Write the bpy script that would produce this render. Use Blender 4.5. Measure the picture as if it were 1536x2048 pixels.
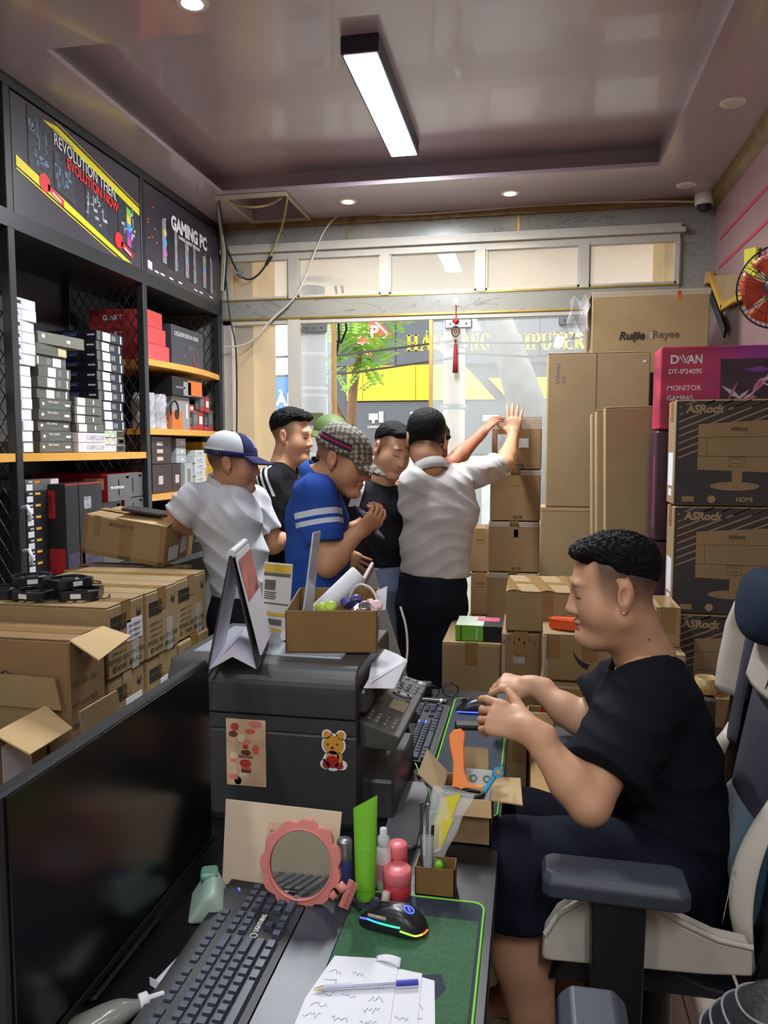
import bpy, math, random
import numpy as np
from mathutils import Vector, Matrix, Euler

for _o in list(bpy.data.objects):
 bpy.data.objects.remove(_o)
random.seed(7)
PI = math.pi
SC = bpy.context.scene
COL = SC.collection
V = Vector

# ------------------------------------------------------------------ camera, light, exposure
cam_data = bpy.data.cameras.new('camera')
cam_data.sensor_fit = 'VERTICAL'
cam_data.sensor_height = 36.0
cam_data.lens = 1540.0 / 2048.0 * 36.0
cam_data.clip_start = 0.05
cam = bpy.data.objects.new('camera', cam_data)
COL.objects.link(cam)
cam.location = (0, 0, 1.55)
cam.rotation_euler = (math.radians(90 - 4.8), 0, math.radians(10.8))
SC.camera = cam

vs = SC.view_settings
vs.view_transform = 'Standard'
vs.look = 'None'
vs.exposure = 0.0
vs.gamma = 1.0
vs.use_curve_mapping = False

world = bpy.data.worlds.new('world')
SC.world = world
world.use_nodes = True
_bg = world.node_tree.nodes['Background']
_bg.inputs[0].default_value = (0.93, 0.97, 1.0, 1)
_bg.inputs[1].default_value = 3.0

def lamp(name, kind, loc, power, color=(1, 1, 1), rot=(0, 0, 0), size=None, size_y=None, spot=None, blend=.5):
 d = bpy.data.lights.new(name, kind)
 d.energy = power
 d.color = color
 if kind == 'AREA':
  d.shape = 'RECTANGLE'
  d.size = size
  d.size_y = size_y
 elif size:
  d.shadow_soft_size = size
 if kind == 'SPOT':
  d.spot_size = spot
  d.spot_blend = blend
 o = bpy.data.objects.new(name, d)
 COL.objects.link(o)
 o.location = loc
 o.rotation_euler = rot
 return o

sun = lamp('sun', 'SUN', (0, 8, 10), 1.2, (1, .95, .86), (math.radians(38), math.radians(18), 0))
sun.data.angle = 0.05
# the ceiling's linear lamps: the one in view, its two fellows behind the camera, and another added as unseen fill
for k, (lx, ly) in enumerate([(-0.69, 3.65), (-0.69, 0.9), (0.35, -0.9), (-1.3, -1.5)]):
 lamp('linear_lamp_light', 'AREA', (lx, ly, 3.085 if k == 0 else 2.98), (92, 14, 28, 28)[k], (.93, .96, 1), size=.13, size_y=1.05)
for lx, ly in [(-1.11, 4.66), (-0.146, 4.69)]:
 lamp('downlight_light', 'SPOT', (lx, ly, 3.01), 14, (1, .86, .55), size=.03, spot=math.radians(125), blend=.8)
lamp('downlight_light', 'SPOT', (-1.135, 2.54, 3.01), 14, (.86, .88, 1), size=.03, spot=math.radians(140), blend=.9)

# ------------------------------------------------------------------ helpers
def lin(c):
 return tuple(((v / 255) / 12.92 if v / 255 <= .04045 else ((v / 255 + .055) / 1.055) ** 2.4) for v in c[:3])

_mats = {}
def M(name, rgb=(128, 128, 128), rough=.6, metal=0., noise=.08, scale=8., bump=0., bscale=60., emit=0., alpha=1., trans=0., vcol=False, spec=.5, coat=0., sheen=0., stretch=None):
 if name in _mats:
  return _mats[name]
 m = bpy.data.materials.new(name)
 m.use_nodes = True
 nt = m.node_tree
 N, L = nt.nodes, nt.links
 b = N['Principled BSDF']
 c = lin(rgb)
 b.inputs['Base Color'].default_value = (*c, 1)
 b.inputs['Roughness'].default_value = rough
 b.inputs['Metallic'].default_value = metal
 b.inputs['Specular IOR Level'].default_value = spec
 b.inputs['Coat Weight'].default_value = coat
 b.inputs['Sheen Weight'].default_value = sheen
 if alpha < 1:
  b.inputs['Alpha'].default_value = alpha
 if trans:
  b.inputs['Transmission Weight'].default_value = trans
 if emit:
  b.inputs['Emission Color'].default_value = (*c, 1)
  b.inputs['Emission Strength'].default_value = emit
 tc = N.new('ShaderNodeTexCoord')
 src = tc.outputs['Object']
 if stretch:
  mp = N.new('ShaderNodeMapping')
  mp.inputs['Scale'].default_value = stretch
  L.new(src, mp.inputs['Vector'])
  src = mp.outputs['Vector']
 if noise:
  n = N.new('ShaderNodeTexNoise')
  n.inputs['Scale'].default_value = scale
  n.inputs['Detail'].default_value = 4
  L.new(src, n.inputs['Vector'])
  r = N.new('ShaderNodeMapRange')
  r.inputs['To Min'].default_value = 1 - noise * 1.6
  r.inputs['To Max'].default_value = 1 + noise * 1.6
  r.inputs['From Min'].default_value = .25
  r.inputs['From Max'].default_value = .75
  L.new(n.outputs['Fac'], r.inputs['Value'])
  mx = N.new('ShaderNodeVectorMath')
  mx.operation = 'SCALE'
  if vcol:
   at = N.new('ShaderNodeAttribute')
   at.attribute_name = 'Col'
   L.new(at.outputs['Color'], mx.inputs[0])
  else:
   mx.inputs[0].default_value = c
  L.new(r.outputs['Result'], mx.inputs['Scale'])
  L.new(mx.outputs['Vector'], b.inputs['Base Color'])
 elif vcol:
  at = N.new('ShaderNodeAttribute')
  at.attribute_name = 'Col'
  L.new(at.outputs['Color'], b.inputs['Base Color'])
 if bump:
  n2 = N.new('ShaderNodeTexNoise')
  n2.inputs['Scale'].default_value = bscale
  n2.inputs['Detail'].default_value = 3
  L.new(src, n2.inputs['Vector'])
  bp = N.new('ShaderNodeBump')
  bp.inputs['Strength'].default_value = bump
  bp.inputs['Distance'].default_value = .01
  L.new(n2.outputs['Fac'], bp.inputs['Height'])
  L.new(bp.outputs['Normal'], b.inputs['Normal'])
 _mats[name] = m
 return m

def veins(m, rgb, scale=2.2, width=.03, amount=.6):
 """thin darker veins over a material's colour (marble)"""
 nt = m.node_tree
 N, L = nt.nodes, nt.links
 b = N['Principled BSDF']
 tc = N.new('ShaderNodeTexCoord')
 mp = N.new('ShaderNodeMapping')
 mp.inputs['Rotation'].default_value = (0, math.radians(35), 0)
 mp.inputs['Scale'].default_value = (.6, 1, 1.8)
 n = N.new('ShaderNodeTexNoise')
 n.inputs['Scale'].default_value = scale
 n.inputs['Detail'].default_value = 6
 n.inputs['Distortion'].default_value = .6
 L.new(tc.outputs['Object'], mp.inputs['Vector'])
 L.new(mp.outputs['Vector'], n.inputs['Vector'])
 s = N.new('ShaderNodeMath'); s.operation = 'SUBTRACT'; s.inputs[1].default_value = .5
 a = N.new('ShaderNodeMath'); a.operation = 'ABSOLUTE'
 r = N.new('ShaderNodeMapRange')
 r.inputs['From Max'].default_value = width
 r.inputs['To Min'].default_value = amount
 r.inputs['To Max'].default_value = 0
 mx = N.new('ShaderNodeMix'); mx.data_type = 'RGBA'
 L.new(n.outputs['Fac'], s.inputs[0]); L.new(s.outputs[0], a.inputs[0]); L.new(a.outputs[0], r.inputs['Value'])
 L.new(r.outputs['Result'], mx.inputs['Factor'])
 old = b.inputs['Base Color'].links[0].from_socket
 L.new(old, mx.inputs[6])
 mx.inputs[7].default_value = (*lin(rgb), 1)
 L.new(mx.outputs[2], b.inputs['Base Color'])
 return m

def tag(o, label=None, cat=None, group=None, kind=None):
 if label: o['label'] = label
 if cat: o['category'] = cat
 if group: o['group'] = group
 if kind: o['kind'] = kind
 return o

def empty(name, loc=(0, 0, 0), rz=0., label=None, cat=None, group=None, rot=None):
 o = bpy.data.objects.new(name, None)
 COL.objects.link(o)
 o.location = loc
 o.rotation_euler = rot if rot else (0, 0, rz)
 return tag(o, label, cat, group)

def wrap(name, mesh, parent=None, loc=None, rot=None):
 o = bpy.data.objects.new(name, mesh)
 COL.objects.link(o)
 if parent is not None: o.parent = parent
 if loc is not None: o.location = loc
 if rot is not None: o.rotation_euler = rot
 return o

def copy_tree(o, parent=None, label=None):
 c = o.copy()
 COL.objects.link(c)
 c.parent = parent
 if label: c['label'] = label
 for ch in list(o.children):
  copy_tree(ch, c)
 return c

def basis(f, up):
 """right, forward, up from a forward and an approximate up vector"""
 f = V(f).normalized(); r = f.cross(V(up)).normalized(); u = r.cross(f)
 return r, f, u

class MB:
 """collects shapes into one mesh"""
 def __init__(s):
  s.v, s.f, s.m, s.s = [], [], [], []
  s.T = None
 def add(s, vs, fs, mi=0, smooth=False):
  n = len(s.v)
  if s.T is not None:
   vs = [s.T @ V(p) for p in vs]
  s.v += [tuple(p) for p in vs]
  s.f += [tuple(i + n for i in f) for f in fs]
  s.m += [mi] * len(fs)
  s.s += [smooth] * len(fs)
  return s
 def hexa(s, p, mi=0):
  """8 points: bottom ring ccw then top ring ccw"""
  return s.add(p, [(3, 2, 1, 0), (4, 5, 6, 7), (0, 1, 5, 4), (1, 2, 6, 5), (2, 3, 7, 6), (3, 0, 4, 7)], mi)
 def box(s, c, d, mi=0, R=None):
  x, y, z = d[0] / 2, d[1] / 2, d[2] / 2
  p = [V(q) for q in ((-x, -y, -z), (x, -y, -z), (x, y, -z), (-x, y, -z), (-x, -y, z), (x, -y, z), (x, y, z), (-x, y, z))]
  if R is not None: p = [R @ q for q in p]
  return s.hexa([q + V(c) for q in p], mi)
 def bb(s, x0, x1, y0, y1, z0, z1, mi=0):
  return s.box(((x0 + x1) / 2, (y0 + y1) / 2, (z0 + z1) / 2), (x1 - x0, y1 - y0, z1 - z0), mi)
 def cbox(s, c, d, b=.004, mi=0, R=None):
  """box with chamfered edges"""
  h = [q / 2 for q in d]
  b = min(b, min(h) * .9)
  P, idx = [], {}
  for sx in (-1, 1):
   for sy in (-1, 1):
    for sz in (-1, 1):
     for ax in range(3):
      q = [sx * (h[0] - (0 if ax == 0 else b)), sy * (h[1] - (0 if ax == 1 else b)), sz * (h[2] - (0 if ax == 2 else b))]
      idx[(sx, sy, sz, ax)] = len(P)
      P.append(V(q))
  F = []
  def put(ids):
   pts = [P[i] for i in ids]
   cen = sum(pts, V((0, 0, 0)))
   n = (pts[1] - pts[0]).cross(pts[2] - pts[0])
   F.append(ids if n.dot(cen) > 0 else ids[::-1])
  for ax in range(3):
   o = [a for a in range(3) if a != ax]
   for sg in (-1, 1):
    ids = []
    for a, c2 in ((-1, -1), (1, -1), (1, 1), (-1, 1)):
     k = [0, 0, 0]; k[ax] = sg; k[o[0]] = a; k[o[1]] = c2
     ids.append(idx[(*k, ax)])
    put(ids)
  for ax in range(3):
   o = [a for a in range(3) if a != ax]
   for a in (-1, 1):
    for c2 in (-1, 1):
     k0 = [0, 0, 0]; k0[ax] = -1; k0[o[0]] = a; k0[o[1]] = c2
     k1 = list(k0); k1[ax] = 1
     put([idx[(*k0, o[0])], idx[(*k1, o[0])], idx[(*k1, o[1])], idx[(*k0, o[1])]])
  for sx in (-1, 1):
   for sy in (-1, 1):
    for sz in (-1, 1):
     put([idx[(sx, sy, sz, a)] for a in range(3)])
  if R is not None: P = [R @ q for q in P]
  return s.add([q + V(c) for q in P], F, mi)
 def quad(s, a, b, c, d, mi=0):
  return s.add([a, b, c, d], [(0, 1, 2, 3)], mi)
 def slab(s, a, b, c, d, t, mi=0):
  """thin plate on the quad abcd, thickness t along its normal"""
  a, b, c, d = V(a), V(b), V(c), V(d)
  n = (b - a).cross(d - a).normalized() * t
  return s.hexa([a, b, c, d, a + n, b + n, c + n, d + n], mi)
 def prism(s, poly, t, O=(0, 0, 0), X=(1, 0, 0), Y=(0, 1, 0), mi=0):
  """polygon (ccw in X,Y) extruded by t along X x Y"""
  O, X, Y = V(O), V(X), V(Y)
  Z = X.cross(Y).normalized() * t
  n = len(poly)
  a = [O + X * p[0] + Y * p[1] for p in poly]
  fs = [tuple(range(n))[::-1], tuple(range(n, 2 * n))] + [(i, (i + 1) % n, n + (i + 1) % n, n + i) for i in range(n)]
  return s.add(a + [q + Z for q in a], fs, mi)
 def tube(s, path, r, n=8, mi=0, cap=True, closed=False):
  P = [V(p) for p in path]
  R = r if isinstance(r, (list, tuple)) else [r] * len(P)
  m = len(P)
  vs, fs = [], []
  prev = None
  for i, p in enumerate(P):
   if closed: t = P[(i + 1) % m] - P[i - 1]
   else: t = P[min(i + 1, m - 1)] - P[max(i - 1, 0)]
   t.normalize()
   if prev is None:
    a = V((0, 0, 1)) if abs(t.z) < .9 else V((1, 0, 0))
    u = a.cross(t).normalized()
   else:
    u = (prev - t * prev.dot(t)).normalized()
   prev = u
   w = t.cross(u)
   vs += [p + (u * math.cos(2 * PI * k / n) + w * math.sin(2 * PI * k / n)) * R[i] for k in range(n)]
  for i in range(m if closed else m - 1):
   j = (i + 1) % m
   fs += [(i * n + k, i * n + (k + 1) % n, j * n + (k + 1) % n, j * n + k) for k in range(n)]
  s.add(vs, fs, mi, True)
  if cap and not closed:
   s.add(vs[:n], [tuple(range(n))[::-1]], mi)
   s.add(vs[-n:], [tuple(range(n))], mi)
  return s
 def lathe(s, prof, n=20, O=(0, 0, 0), A=(0, 0, 1), mi=0, sx=1., sy=1.):
  """profile of (radius, height) turned about A through O"""
  A = V(A).normalized(); O = V(O)
  a = V((1, 0, 0)) if abs(A.x) < .9 else V((0, 1, 0))
  u = (a - A * a.dot(A)).normalized(); w = A.cross(u)
  vs, fs = [], []
  for r, h in prof:
   vs += [O + A * h + (u * math.cos(2 * PI * k / n) * sx + w * math.sin(2 * PI * k / n) * sy) * r for k in range(n)]
  for i in range(len(prof) - 1):
   fs += [(i * n + k, i * n + (k + 1) % n, (i + 1) * n + (k + 1) % n, (i + 1) * n + k) for k in range(n)]
  s.add(vs, fs, mi, True)
  if prof[0][0] > 1e-4: s.add(vs[:n], [tuple(range(n))[::-1]], mi)
  if prof[-1][0] > 1e-4: s.add(vs[-n:], [tuple(range(n))], mi)
  return s
 def grid(s, fn, nu, nv, mi=0, smooth=True, wrapu=False):
  vs = [fn(i / nu, j / nv) for j in range(nv + 1) for i in range(nu + (0 if wrapu else 1))]
  w = nu if wrapu else nu + 1
  fs = [(j * w + i, j * w + (i + 1) % w, (j + 1) * w + (i + 1) % w, (j + 1) * w + i) for j in range(nv) for i in range(nu)]
  return s.add(vs, fs, mi, smooth)
 def mesh(s, name, mats):
  me = bpy.data.meshes.new(name)
  me.from_pydata(s.v, [], s.f)
  for m in (mats if isinstance(mats, (list, tuple)) else [mats]):
   me.materials.append(m)
  me.polygons.foreach_set('material_index', s.m)
  me.polygons.foreach_set('use_smooth', s.s)
  me.update()
  return me
 def build(s, name, mats, parent=None, loc=None, rot=None):
  return wrap(name, s.mesh(name, mats), parent, loc, rot)

def bevel(o, w=.004, seg=2, angle=35):
 md = o.modifiers.new('bevel', 'BEVEL')
 md.width = w; md.segments = seg; md.limit_method = 'ANGLE'; md.angle_limit = math.radians(angle)
 return o
def solid(o, t):
 md = o.modifiers.new('solid', 'SOLIDIFY'); md.thickness = t; md.offset = 0
 return o
def smooth_all(o):
 o.data.polygons.foreach_set('use_smooth', [True] * len(o.data.polygons))
 return o

_txt = {}
def text_mesh(body, bold=0., spacing=1., shear=0.):
 k = (body, bold, spacing, shear)
 if k not in _txt:
  cu = bpy.data.curves.new('lettering', 'FONT')
  cu.body = body; cu.size = 1.0; cu.align_x = 'LEFT'; cu.offset = bold; cu.space_character = spacing; cu.shear = shear
  cu.resolution_u = 3; cu.extrude = .004
  o = bpy.data.objects.new('lettering', cu)
  COL.objects.link(o)
  dg = bpy.context.evaluated_depsgraph_get()
  me = bpy.data.meshes.new_from_object(o.evaluated_get(dg))
  bpy.data.objects.remove(o)
  n = len(me.vertices)
  co = np.empty(n * 3); me.vertices.foreach_get('co', co)
  co = co.reshape(-1, 3)
  lo, hi = co.min(0), co.max(0)
  _txt[k] = (co - [lo[0], lo[1], 0], hi - lo, me)
 return _txt[k]

def text(body, mat, O, X, Y, height=None, width=None, parent=None, name='lettering', bold=0., spacing=1., shear=0., center=True, label=None):
 """lettering with its lower left (or centre) at O, running along X, upright along Y (vectors); fitted to a height and/or width"""
 co, sz, src = text_mesh(body, bold, spacing, shear)
 sy = (height / sz[1]) if height else width / sz[0]
 sx = (width / sz[0]) if width else sy
 X, Y = V(X).normalized(), V(Y).normalized()
 Z = X.cross(Y)
 c = co.copy()
 if center: c[:, :2] -= sz[:2] / 2
 c[:, 0] *= sx; c[:, 1] *= sy; c[:, 2] = (c[:, 2] + .004) * .06
 A = np.array([X, Y, Z])
 w = c @ A + np.array(O)
 me = src.copy()
 me.name = name
 me.vertices.foreach_set('co', w.ravel())
 me.materials.clear(); me.materials.append(mat)
 me.update()
 o = wrap(name, me, parent)
 if label: o['label'] = label
 return o

# common materials
CARD = M('cardboard', (150, 126, 88), .75, noise=.07, scale=5, bump=.12, bscale=90)
CARD2 = M('cardboard_pale', (165, 142, 104), .75, noise=.05, scale=5, bump=.1, bscale=90)
CARD3 = M('cardboard_brown', (138, 108, 72), .75, noise=.07, scale=5, bump=.12, bscale=90)
CARDIN = M('cardboard_inside', (186, 158, 112), .8, noise=.05, scale=6)
TAPE = M('packing_tape', (142, 112, 68), .25, noise=.06, scale=20, spec=.6)
INK = M('black_ink', (38, 34, 32), .7, noise=0)
PAPER = M('white_paper', (222, 224, 230), .7, noise=.02)
WHITE = M('white_print', (232, 234, 236), .6, noise=0)
BLACKP = M('black_plastic', (24, 25, 28), .45, noise=.1, scale=30)
DARKP = M('dark_grey_plastic', (58, 60, 62), .5, noise=.05, scale=30)
GREYP = M('grey_plastic', (120, 122, 124), .5, noise=.05, scale=30)
CLEAR = M('clear_film', (235, 240, 244), .12, noise=0, alpha=.28, spec=.8)
GOLD = M('gold_metal', (196, 168, 92), .3, metal=.8, noise=.08)
STEEL = M('steel', (150, 152, 156), .35, metal=.8, noise=.06)
RED = M('red_print', (186, 38, 42), .5, noise=.05)
ORANGE = M('orange_print', (226, 112, 40), .5, noise=.05)
YELLOW = M('yellow_paint', (232, 176, 60), .5, noise=.05)
GREEN = M('green_print', (110, 176, 50), .5, noise=.05)
GREYPRINT = M('grey_print', (150, 150, 150), .6, noise=0)
# ------------------------------------------------------------------ the room
XL, XR, YB, YF, ZC = -2.56, 1.05, 5.0, -2.6, 3.03
MAUVE = M('mauve_satin_paint', (168, 152, 162), .24, noise=.05, scale=1.5, bump=.02, bscale=4, spec=1., coat=.3)
MAUVEW = M('mauve_wall_panel', (150, 118, 118), .3, noise=.06, scale=2, spec=.5)
FLOORM = veins(M('marble_floor', (206, 198, 184), .22, noise=.06, scale=2), (150, 128, 108), 2.0, .03, .5)
MARBLE = veins(M('grey_marble', (142, 142, 136), .28, noise=.08, scale=3), (84, 82, 78), 3.6, .010, .55)
CREAM = M('cream_frame', (186, 182, 172), .45, noise=.03)
WALLP = M('pale_wall', (190, 180, 160), .6, noise=.04)
CROWN = M('gilded_crown_moulding', (128, 104, 66), .4, metal=.3, noise=.25, scale=14, bump=.4, bscale=40)

def struct(name, mb, mat, parent=None):
 o = mb.build(name, mat, parent)
 o['kind'] = 'structure'
 return o
def S(name, x0, x1, y0, y1, z0, z1, mat):
 return struct(name, MB().bb(x0, x1, y0, y1, z0, z1), mat)

# floor: large square marble tiles, each a slab with a recessed joint
S('floor_base', XL - .1, XR + .1, YF - .1, YB + .1, -.12, -.012, M('grout', (120, 112, 100), .8))
flo = struct('floor', MB().bb(XL, XR, YF, YB, -.016, -.01), M('grout'))
tm = MB().bb(-.298, .298, -.298, .298, -.012, 0).mesh('tile', FLOORM)
for i in range(6):
 for j in range(9):
  t = wrap('tile', tm, flo, (XL + .3 + .6 * i + .005, -.1 + .6 * j, 0), (0, 0, PI / 2 * ((i * 3 + j) % 4)))
S('wall_left', XL - .1, XL, YF, YB, 0, 3.3, WALLP)
S('wall_right', XR, XR + .1, YF, YB, 0, 3.3, MAUVEW)
S('wall_front', XL, XR, YF - .1, YF, 0, 3.3, WALLP)
# ceiling: soffit ring round a raised tray
TX0, TX1, TY0, TY1, ZT = -1.805, .64, 2.72, 4.40, 3.17
c = MB()
c.bb(XL, TX0 - .12, YF, YB, ZC, 3.3); c.bb(TX0 - .12, TX0, TY0, TY1 + .13, ZC, ZC + .022); c.bb(TX0 - .12, TX0, TY1 + .13, YB, ZC, 3.3); c.bb(TX0 - .12, TX0, YF, TY0, ZC, 3.3); c.bb(TX1, XR, YF, YB, ZC, 3.3)
c.bb(-1.43, TX1, TY1 + .13, YB, ZC, 3.3); c.bb(-1.43, TX1, TY1, TY1 + .13, ZC, ZC + .022); c.bb(TX0, TX1, YF, TY0, ZC, 3.3)
c.bb(TX0, -1.43, 4.93, YB, ZC, 3.3); c.bb(TX0, -1.43, TY1 + .13, 4.93, 3.26, 3.3); c.bb(TX0, -1.43, TY1, 4.44, ZC, ZC + .022); c.bb(TX0, -1.43, TY1 + .13, TY1 + .14, ZC + .03, 3.26)
c.bb(TX0 - .12, TX1, TY0, TY1 + .13, ZT, 3.3)
struct('ceiling', c, MAUVE)
# crown strips under the soffit
struct('trim_1', MB().bb(-2.05, XR - .002, YB - .03, YB - .001, 2.99, 3.029), CROWN)
t2 = MB(); t2.prism([(0, 0), (0, .075), (-.05, .075), (-.035, .03)], -(YB - YF - .04), (XR - .001, YF + .01, ZC - .076), (1, 0, 0), (0, 0, 1))
struct('trim_2', t2, CROWN)

# shop front wall: piers, marble bands, transom row, doors
b = MB()
b.bb(XL, -2.06, YB, YB + .14, 0, 3.3)          # left pier behind the shelves
b.bb(.86, XR, YB, YB + .14, 0, 3.3)            # right pier
b.bb(-2.06, .86, YB, YB + .14, 2.845, 3.3)     # band over the transoms
struct('wall_back', b, MARBLE)
struct('wall_back_header', MB().bb(-2.06, .86, YB - .01, YB + .13, 2.405, 2.53), MARBLE)
g = MB()
g.bb(-2.06, .86, YB - .016, YB - .002, 2.397, 2.409); g.bb(-2.06, .86, YB - .016, YB - .002, 2.524, 2.536)
for x in (-1.2, -.1): g.bb(x - .005, x + .005, YB - .004, YB + .001, 2.89, 2.99)
struct('trim_3', g, GOLD)
# transom frames
w = MB()
w.bb(-2.06, .86, YB - .035, YB + .03, 2.855, 2.885); w.bb(-2.06, .88, YB - .05, YB + .03, 2.83, 2.857); w.bb(-2.06, .855, YB - .02, YB + .03, 2.785, 2.832)
w.bb(-2.06, .855, YB - .012, YB + .03, 2.53, 2.55)
for x0, x1 in ((-1.605, -1.52), (-.985, -.905), (-.37, -.29), (.262, .342), (.83, .868)):
 w.bb(x0, x1, YB - .012, YB + .03, 2.53, 2.8)
 w.bb(x0 + .012, x1 - .012, YB - .024, YB + .03, 2.53, 2.8)
trans = struct('window_1', w, CREAM)
gl = M('window_glass', (235, 240, 236), .02, noise=0, alpha=.16, spec=.9)
for k, (x0, x1) in enumerate(((-2.05, -1.605), (-1.52, -.985), (-.905, -.37), (-.29, .262), (.342, .83))):
 MB().bb(x0, x1, YB + .008, YB + .014, 2.55, 2.785).build('pane', gl, trans)
# door frames: fixed side light, posts, sliding leaf rails with gilt edges
d = MB()
d.bb(-2.06, -2.0, YB - .005, YB + .05, 0, 2.4)
d.bb(-1.605, -1.52, YB - .012, YB + .05, 0, 2.4)
d.bb(.335, .40, YB - .012, YB + .05, 0, 2.4)
d.bb(-2.06, .86, YB - .005, YB + .05, 2.37, 2.4)
d.bb(-2.06, -1.52, YB, YB + .05, 0, .08)
struct('door_1_frame', d, CREAM)
e = MB()
for x in (-1.292, -.647): e.bb(x - .011, x + .011, YB + .0, YB + .035, .0, 2.385)
struct('trim_4', e, M('gilt_door_edge', (198, 160, 96), .35, metal=.5, noise=.06))
struct('window_2', MB().bb(-2.0, -1.605, YB + .02, YB + .026, .08, 2.37), gl)
struct('door_1', MB().bb(-1.52, -1.30, YB + .012, YB + .02, .01, 2.37), gl)
dr = struct('door_2', MB().bb(-.635, .335, YB + .012, YB + .02, .01, 2.37), gl)
# creased protective plastic on the door pane
film = M('plastic_film', (226, 232, 238), .18, noise=0, alpha=.2, spec=.9)
def filmfn(u, v):
 x, z = -.63 + .95 * u, .3 + 2.05 * v
 y = YB + .004 + .006 * math.sin(9 * x + 5 * z) * math.sin(3.1 * z - 7 * x + 1) + .004 * math.sin(23 * x + 17 * z)
 return (x, y, z)
MB().grid(filmfn, 46, 80).build('plastic_sheet', film, dr)
MB().bb(-1.515, -1.31, YB + .004, YB + .007, .2, 2.33).build('plastic_sheet', film, bpy.data.objects['door_1'])
for x in (-1.42, -.47, .24):
 h = MB(); h.cbox((x, YB - .004, 2.335), (.17, .03, .055), .004)
 for q in (-.05, 0, .05): h.lathe([(.006, 0), (.006, .004)], 8, (x + q, YB - .02, 2.335), (0, -1, 0), 1)
 ho = h.build('door_patch_fitting', [STEEL, DARKP]); tag(ho, None, None, None, 'structure')
# small notice boards hung by the door
# ------------------------------------------------------------------ the street outside
PINKW = M('porch_plaster', (226, 208, 190), .8, noise=.03)
S('street', -9, 7, 5.14, 12.6, -.2, -.02, M('pale_concrete', (196, 188, 176), .85, noise=.08, scale=1.2, bump=.2))
S('ceiling_porch', -3.2, 3.4, 5.14, 7.45, 2.98, 3.12, PINKW)
S('wall_porch_front', -3.2, 3.4, 7.4, 7.5, 3.0, 3.35, PINKW)
pc = MB(); pc.bb(-2.42, -2.065, 5.16, 5.6, -.02, 2.98); pc.bb(-2.06, -1.93, 5.22, 5.7, -.02, 2.98)
o = pc.build('porch_pillar', M('yellow_plaster', (226, 188, 112), .8, noise=.04)); o['kind'] = 'structure'
pc = MB(); pc.bb(.82, 1.3, 5.3, 5.8, -.02, 2.98)
o = pc.build('porch_pillar', M('yellow_plaster')); o['kind'] = 'structure'

SIGND = M('sign_charcoal', (84, 88, 94), .5, noise=.05, scale=2)
SIGNY = M('sign_yellow', (250, 200, 40), .45, noise=.02)
shop = empty('shop_building', (-1.2, 12, 0), 0, 'charcoal shop front across the street with a yellow band and yellow letters', 'building')
def SB(name, x0, x1, y0, y1, z0, z1, mat, parent=None):
 p = parent or shop
 return MB().bb(x0 + 1.2, x1 + 1.2, y0 - 12, y1 - 12, z0, z1).build(name, mat, p)
SB('wall', -3.2, 2.6, 12.06, 12.4, 0, 6.5, SIGND)
for i, x in enumerate((-3.2, -2.1, -1.0, .1, 1.2)):
 SB('sign_panel', x + .006, x + 1.094, 11.98, 12.06, 2.83, 3.75, SIGND)
for i, (x0, x1) in enumerate(((-2.87, -2.62), (-2.61, -1.78), (-1.77, -1.05))):
 SB('yellow_panel', x0, x1, 11.93, 12.03, 2.28, 2.82, SIGNY)
yb = MB()
yb.prism([(-1.04, 2.28), (-.55, 2.28), (-1.04, 2.82)], -.1, (1.2, -.07, 0), (1, 0, 0), (0, 0, 1))
yb.build('yellow_panel', SIGNY, shop)
yb = MB(); yb.prism([(-.36, 2.28), (.02, 2.28), (.02, 2.6), (-.66, 2.6)], -.1, (1.2, -.07, 0), (1, 0, 0), (0, 0, 1)); yb.build('yellow_panel', SIGNY, shop)
yb = MB(); yb.prism([(.03, 2.28), (.75, 2.28), (.4, 2.6), (.03, 2.6)], -.1, (1.2, -.07, 0), (1, 0, 0), (0, 0, 1)); yb.build('yellow_panel', SIGNY, shop)
SB('icon_panel', -2.85, 1.6, 11.97, 12.06, 1.45, 2.26, SIGND)
SB('shop_window', -2.8, 1.6, 12.0, 12.06, .1, 1.42, M('shop_interior_glass', (206, 214, 220), .2, noise=.15, scale=2.5))
for x, cc in ((-2.45, 'r'), (-1.95, 'w'), (-.6, 'w'), (.05, 'r'), (.6, 'w')):
 SB('poster', x, x + .36, 11.97, 12.0, .7, 1.38, RED if cc == 'r' else PAPER)
SB('door_opening', -1.4, -.75, 11.985, 12.0, 0, 1.36, M('dim_glass', (120, 128, 136), .2, noise=.1))

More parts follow.
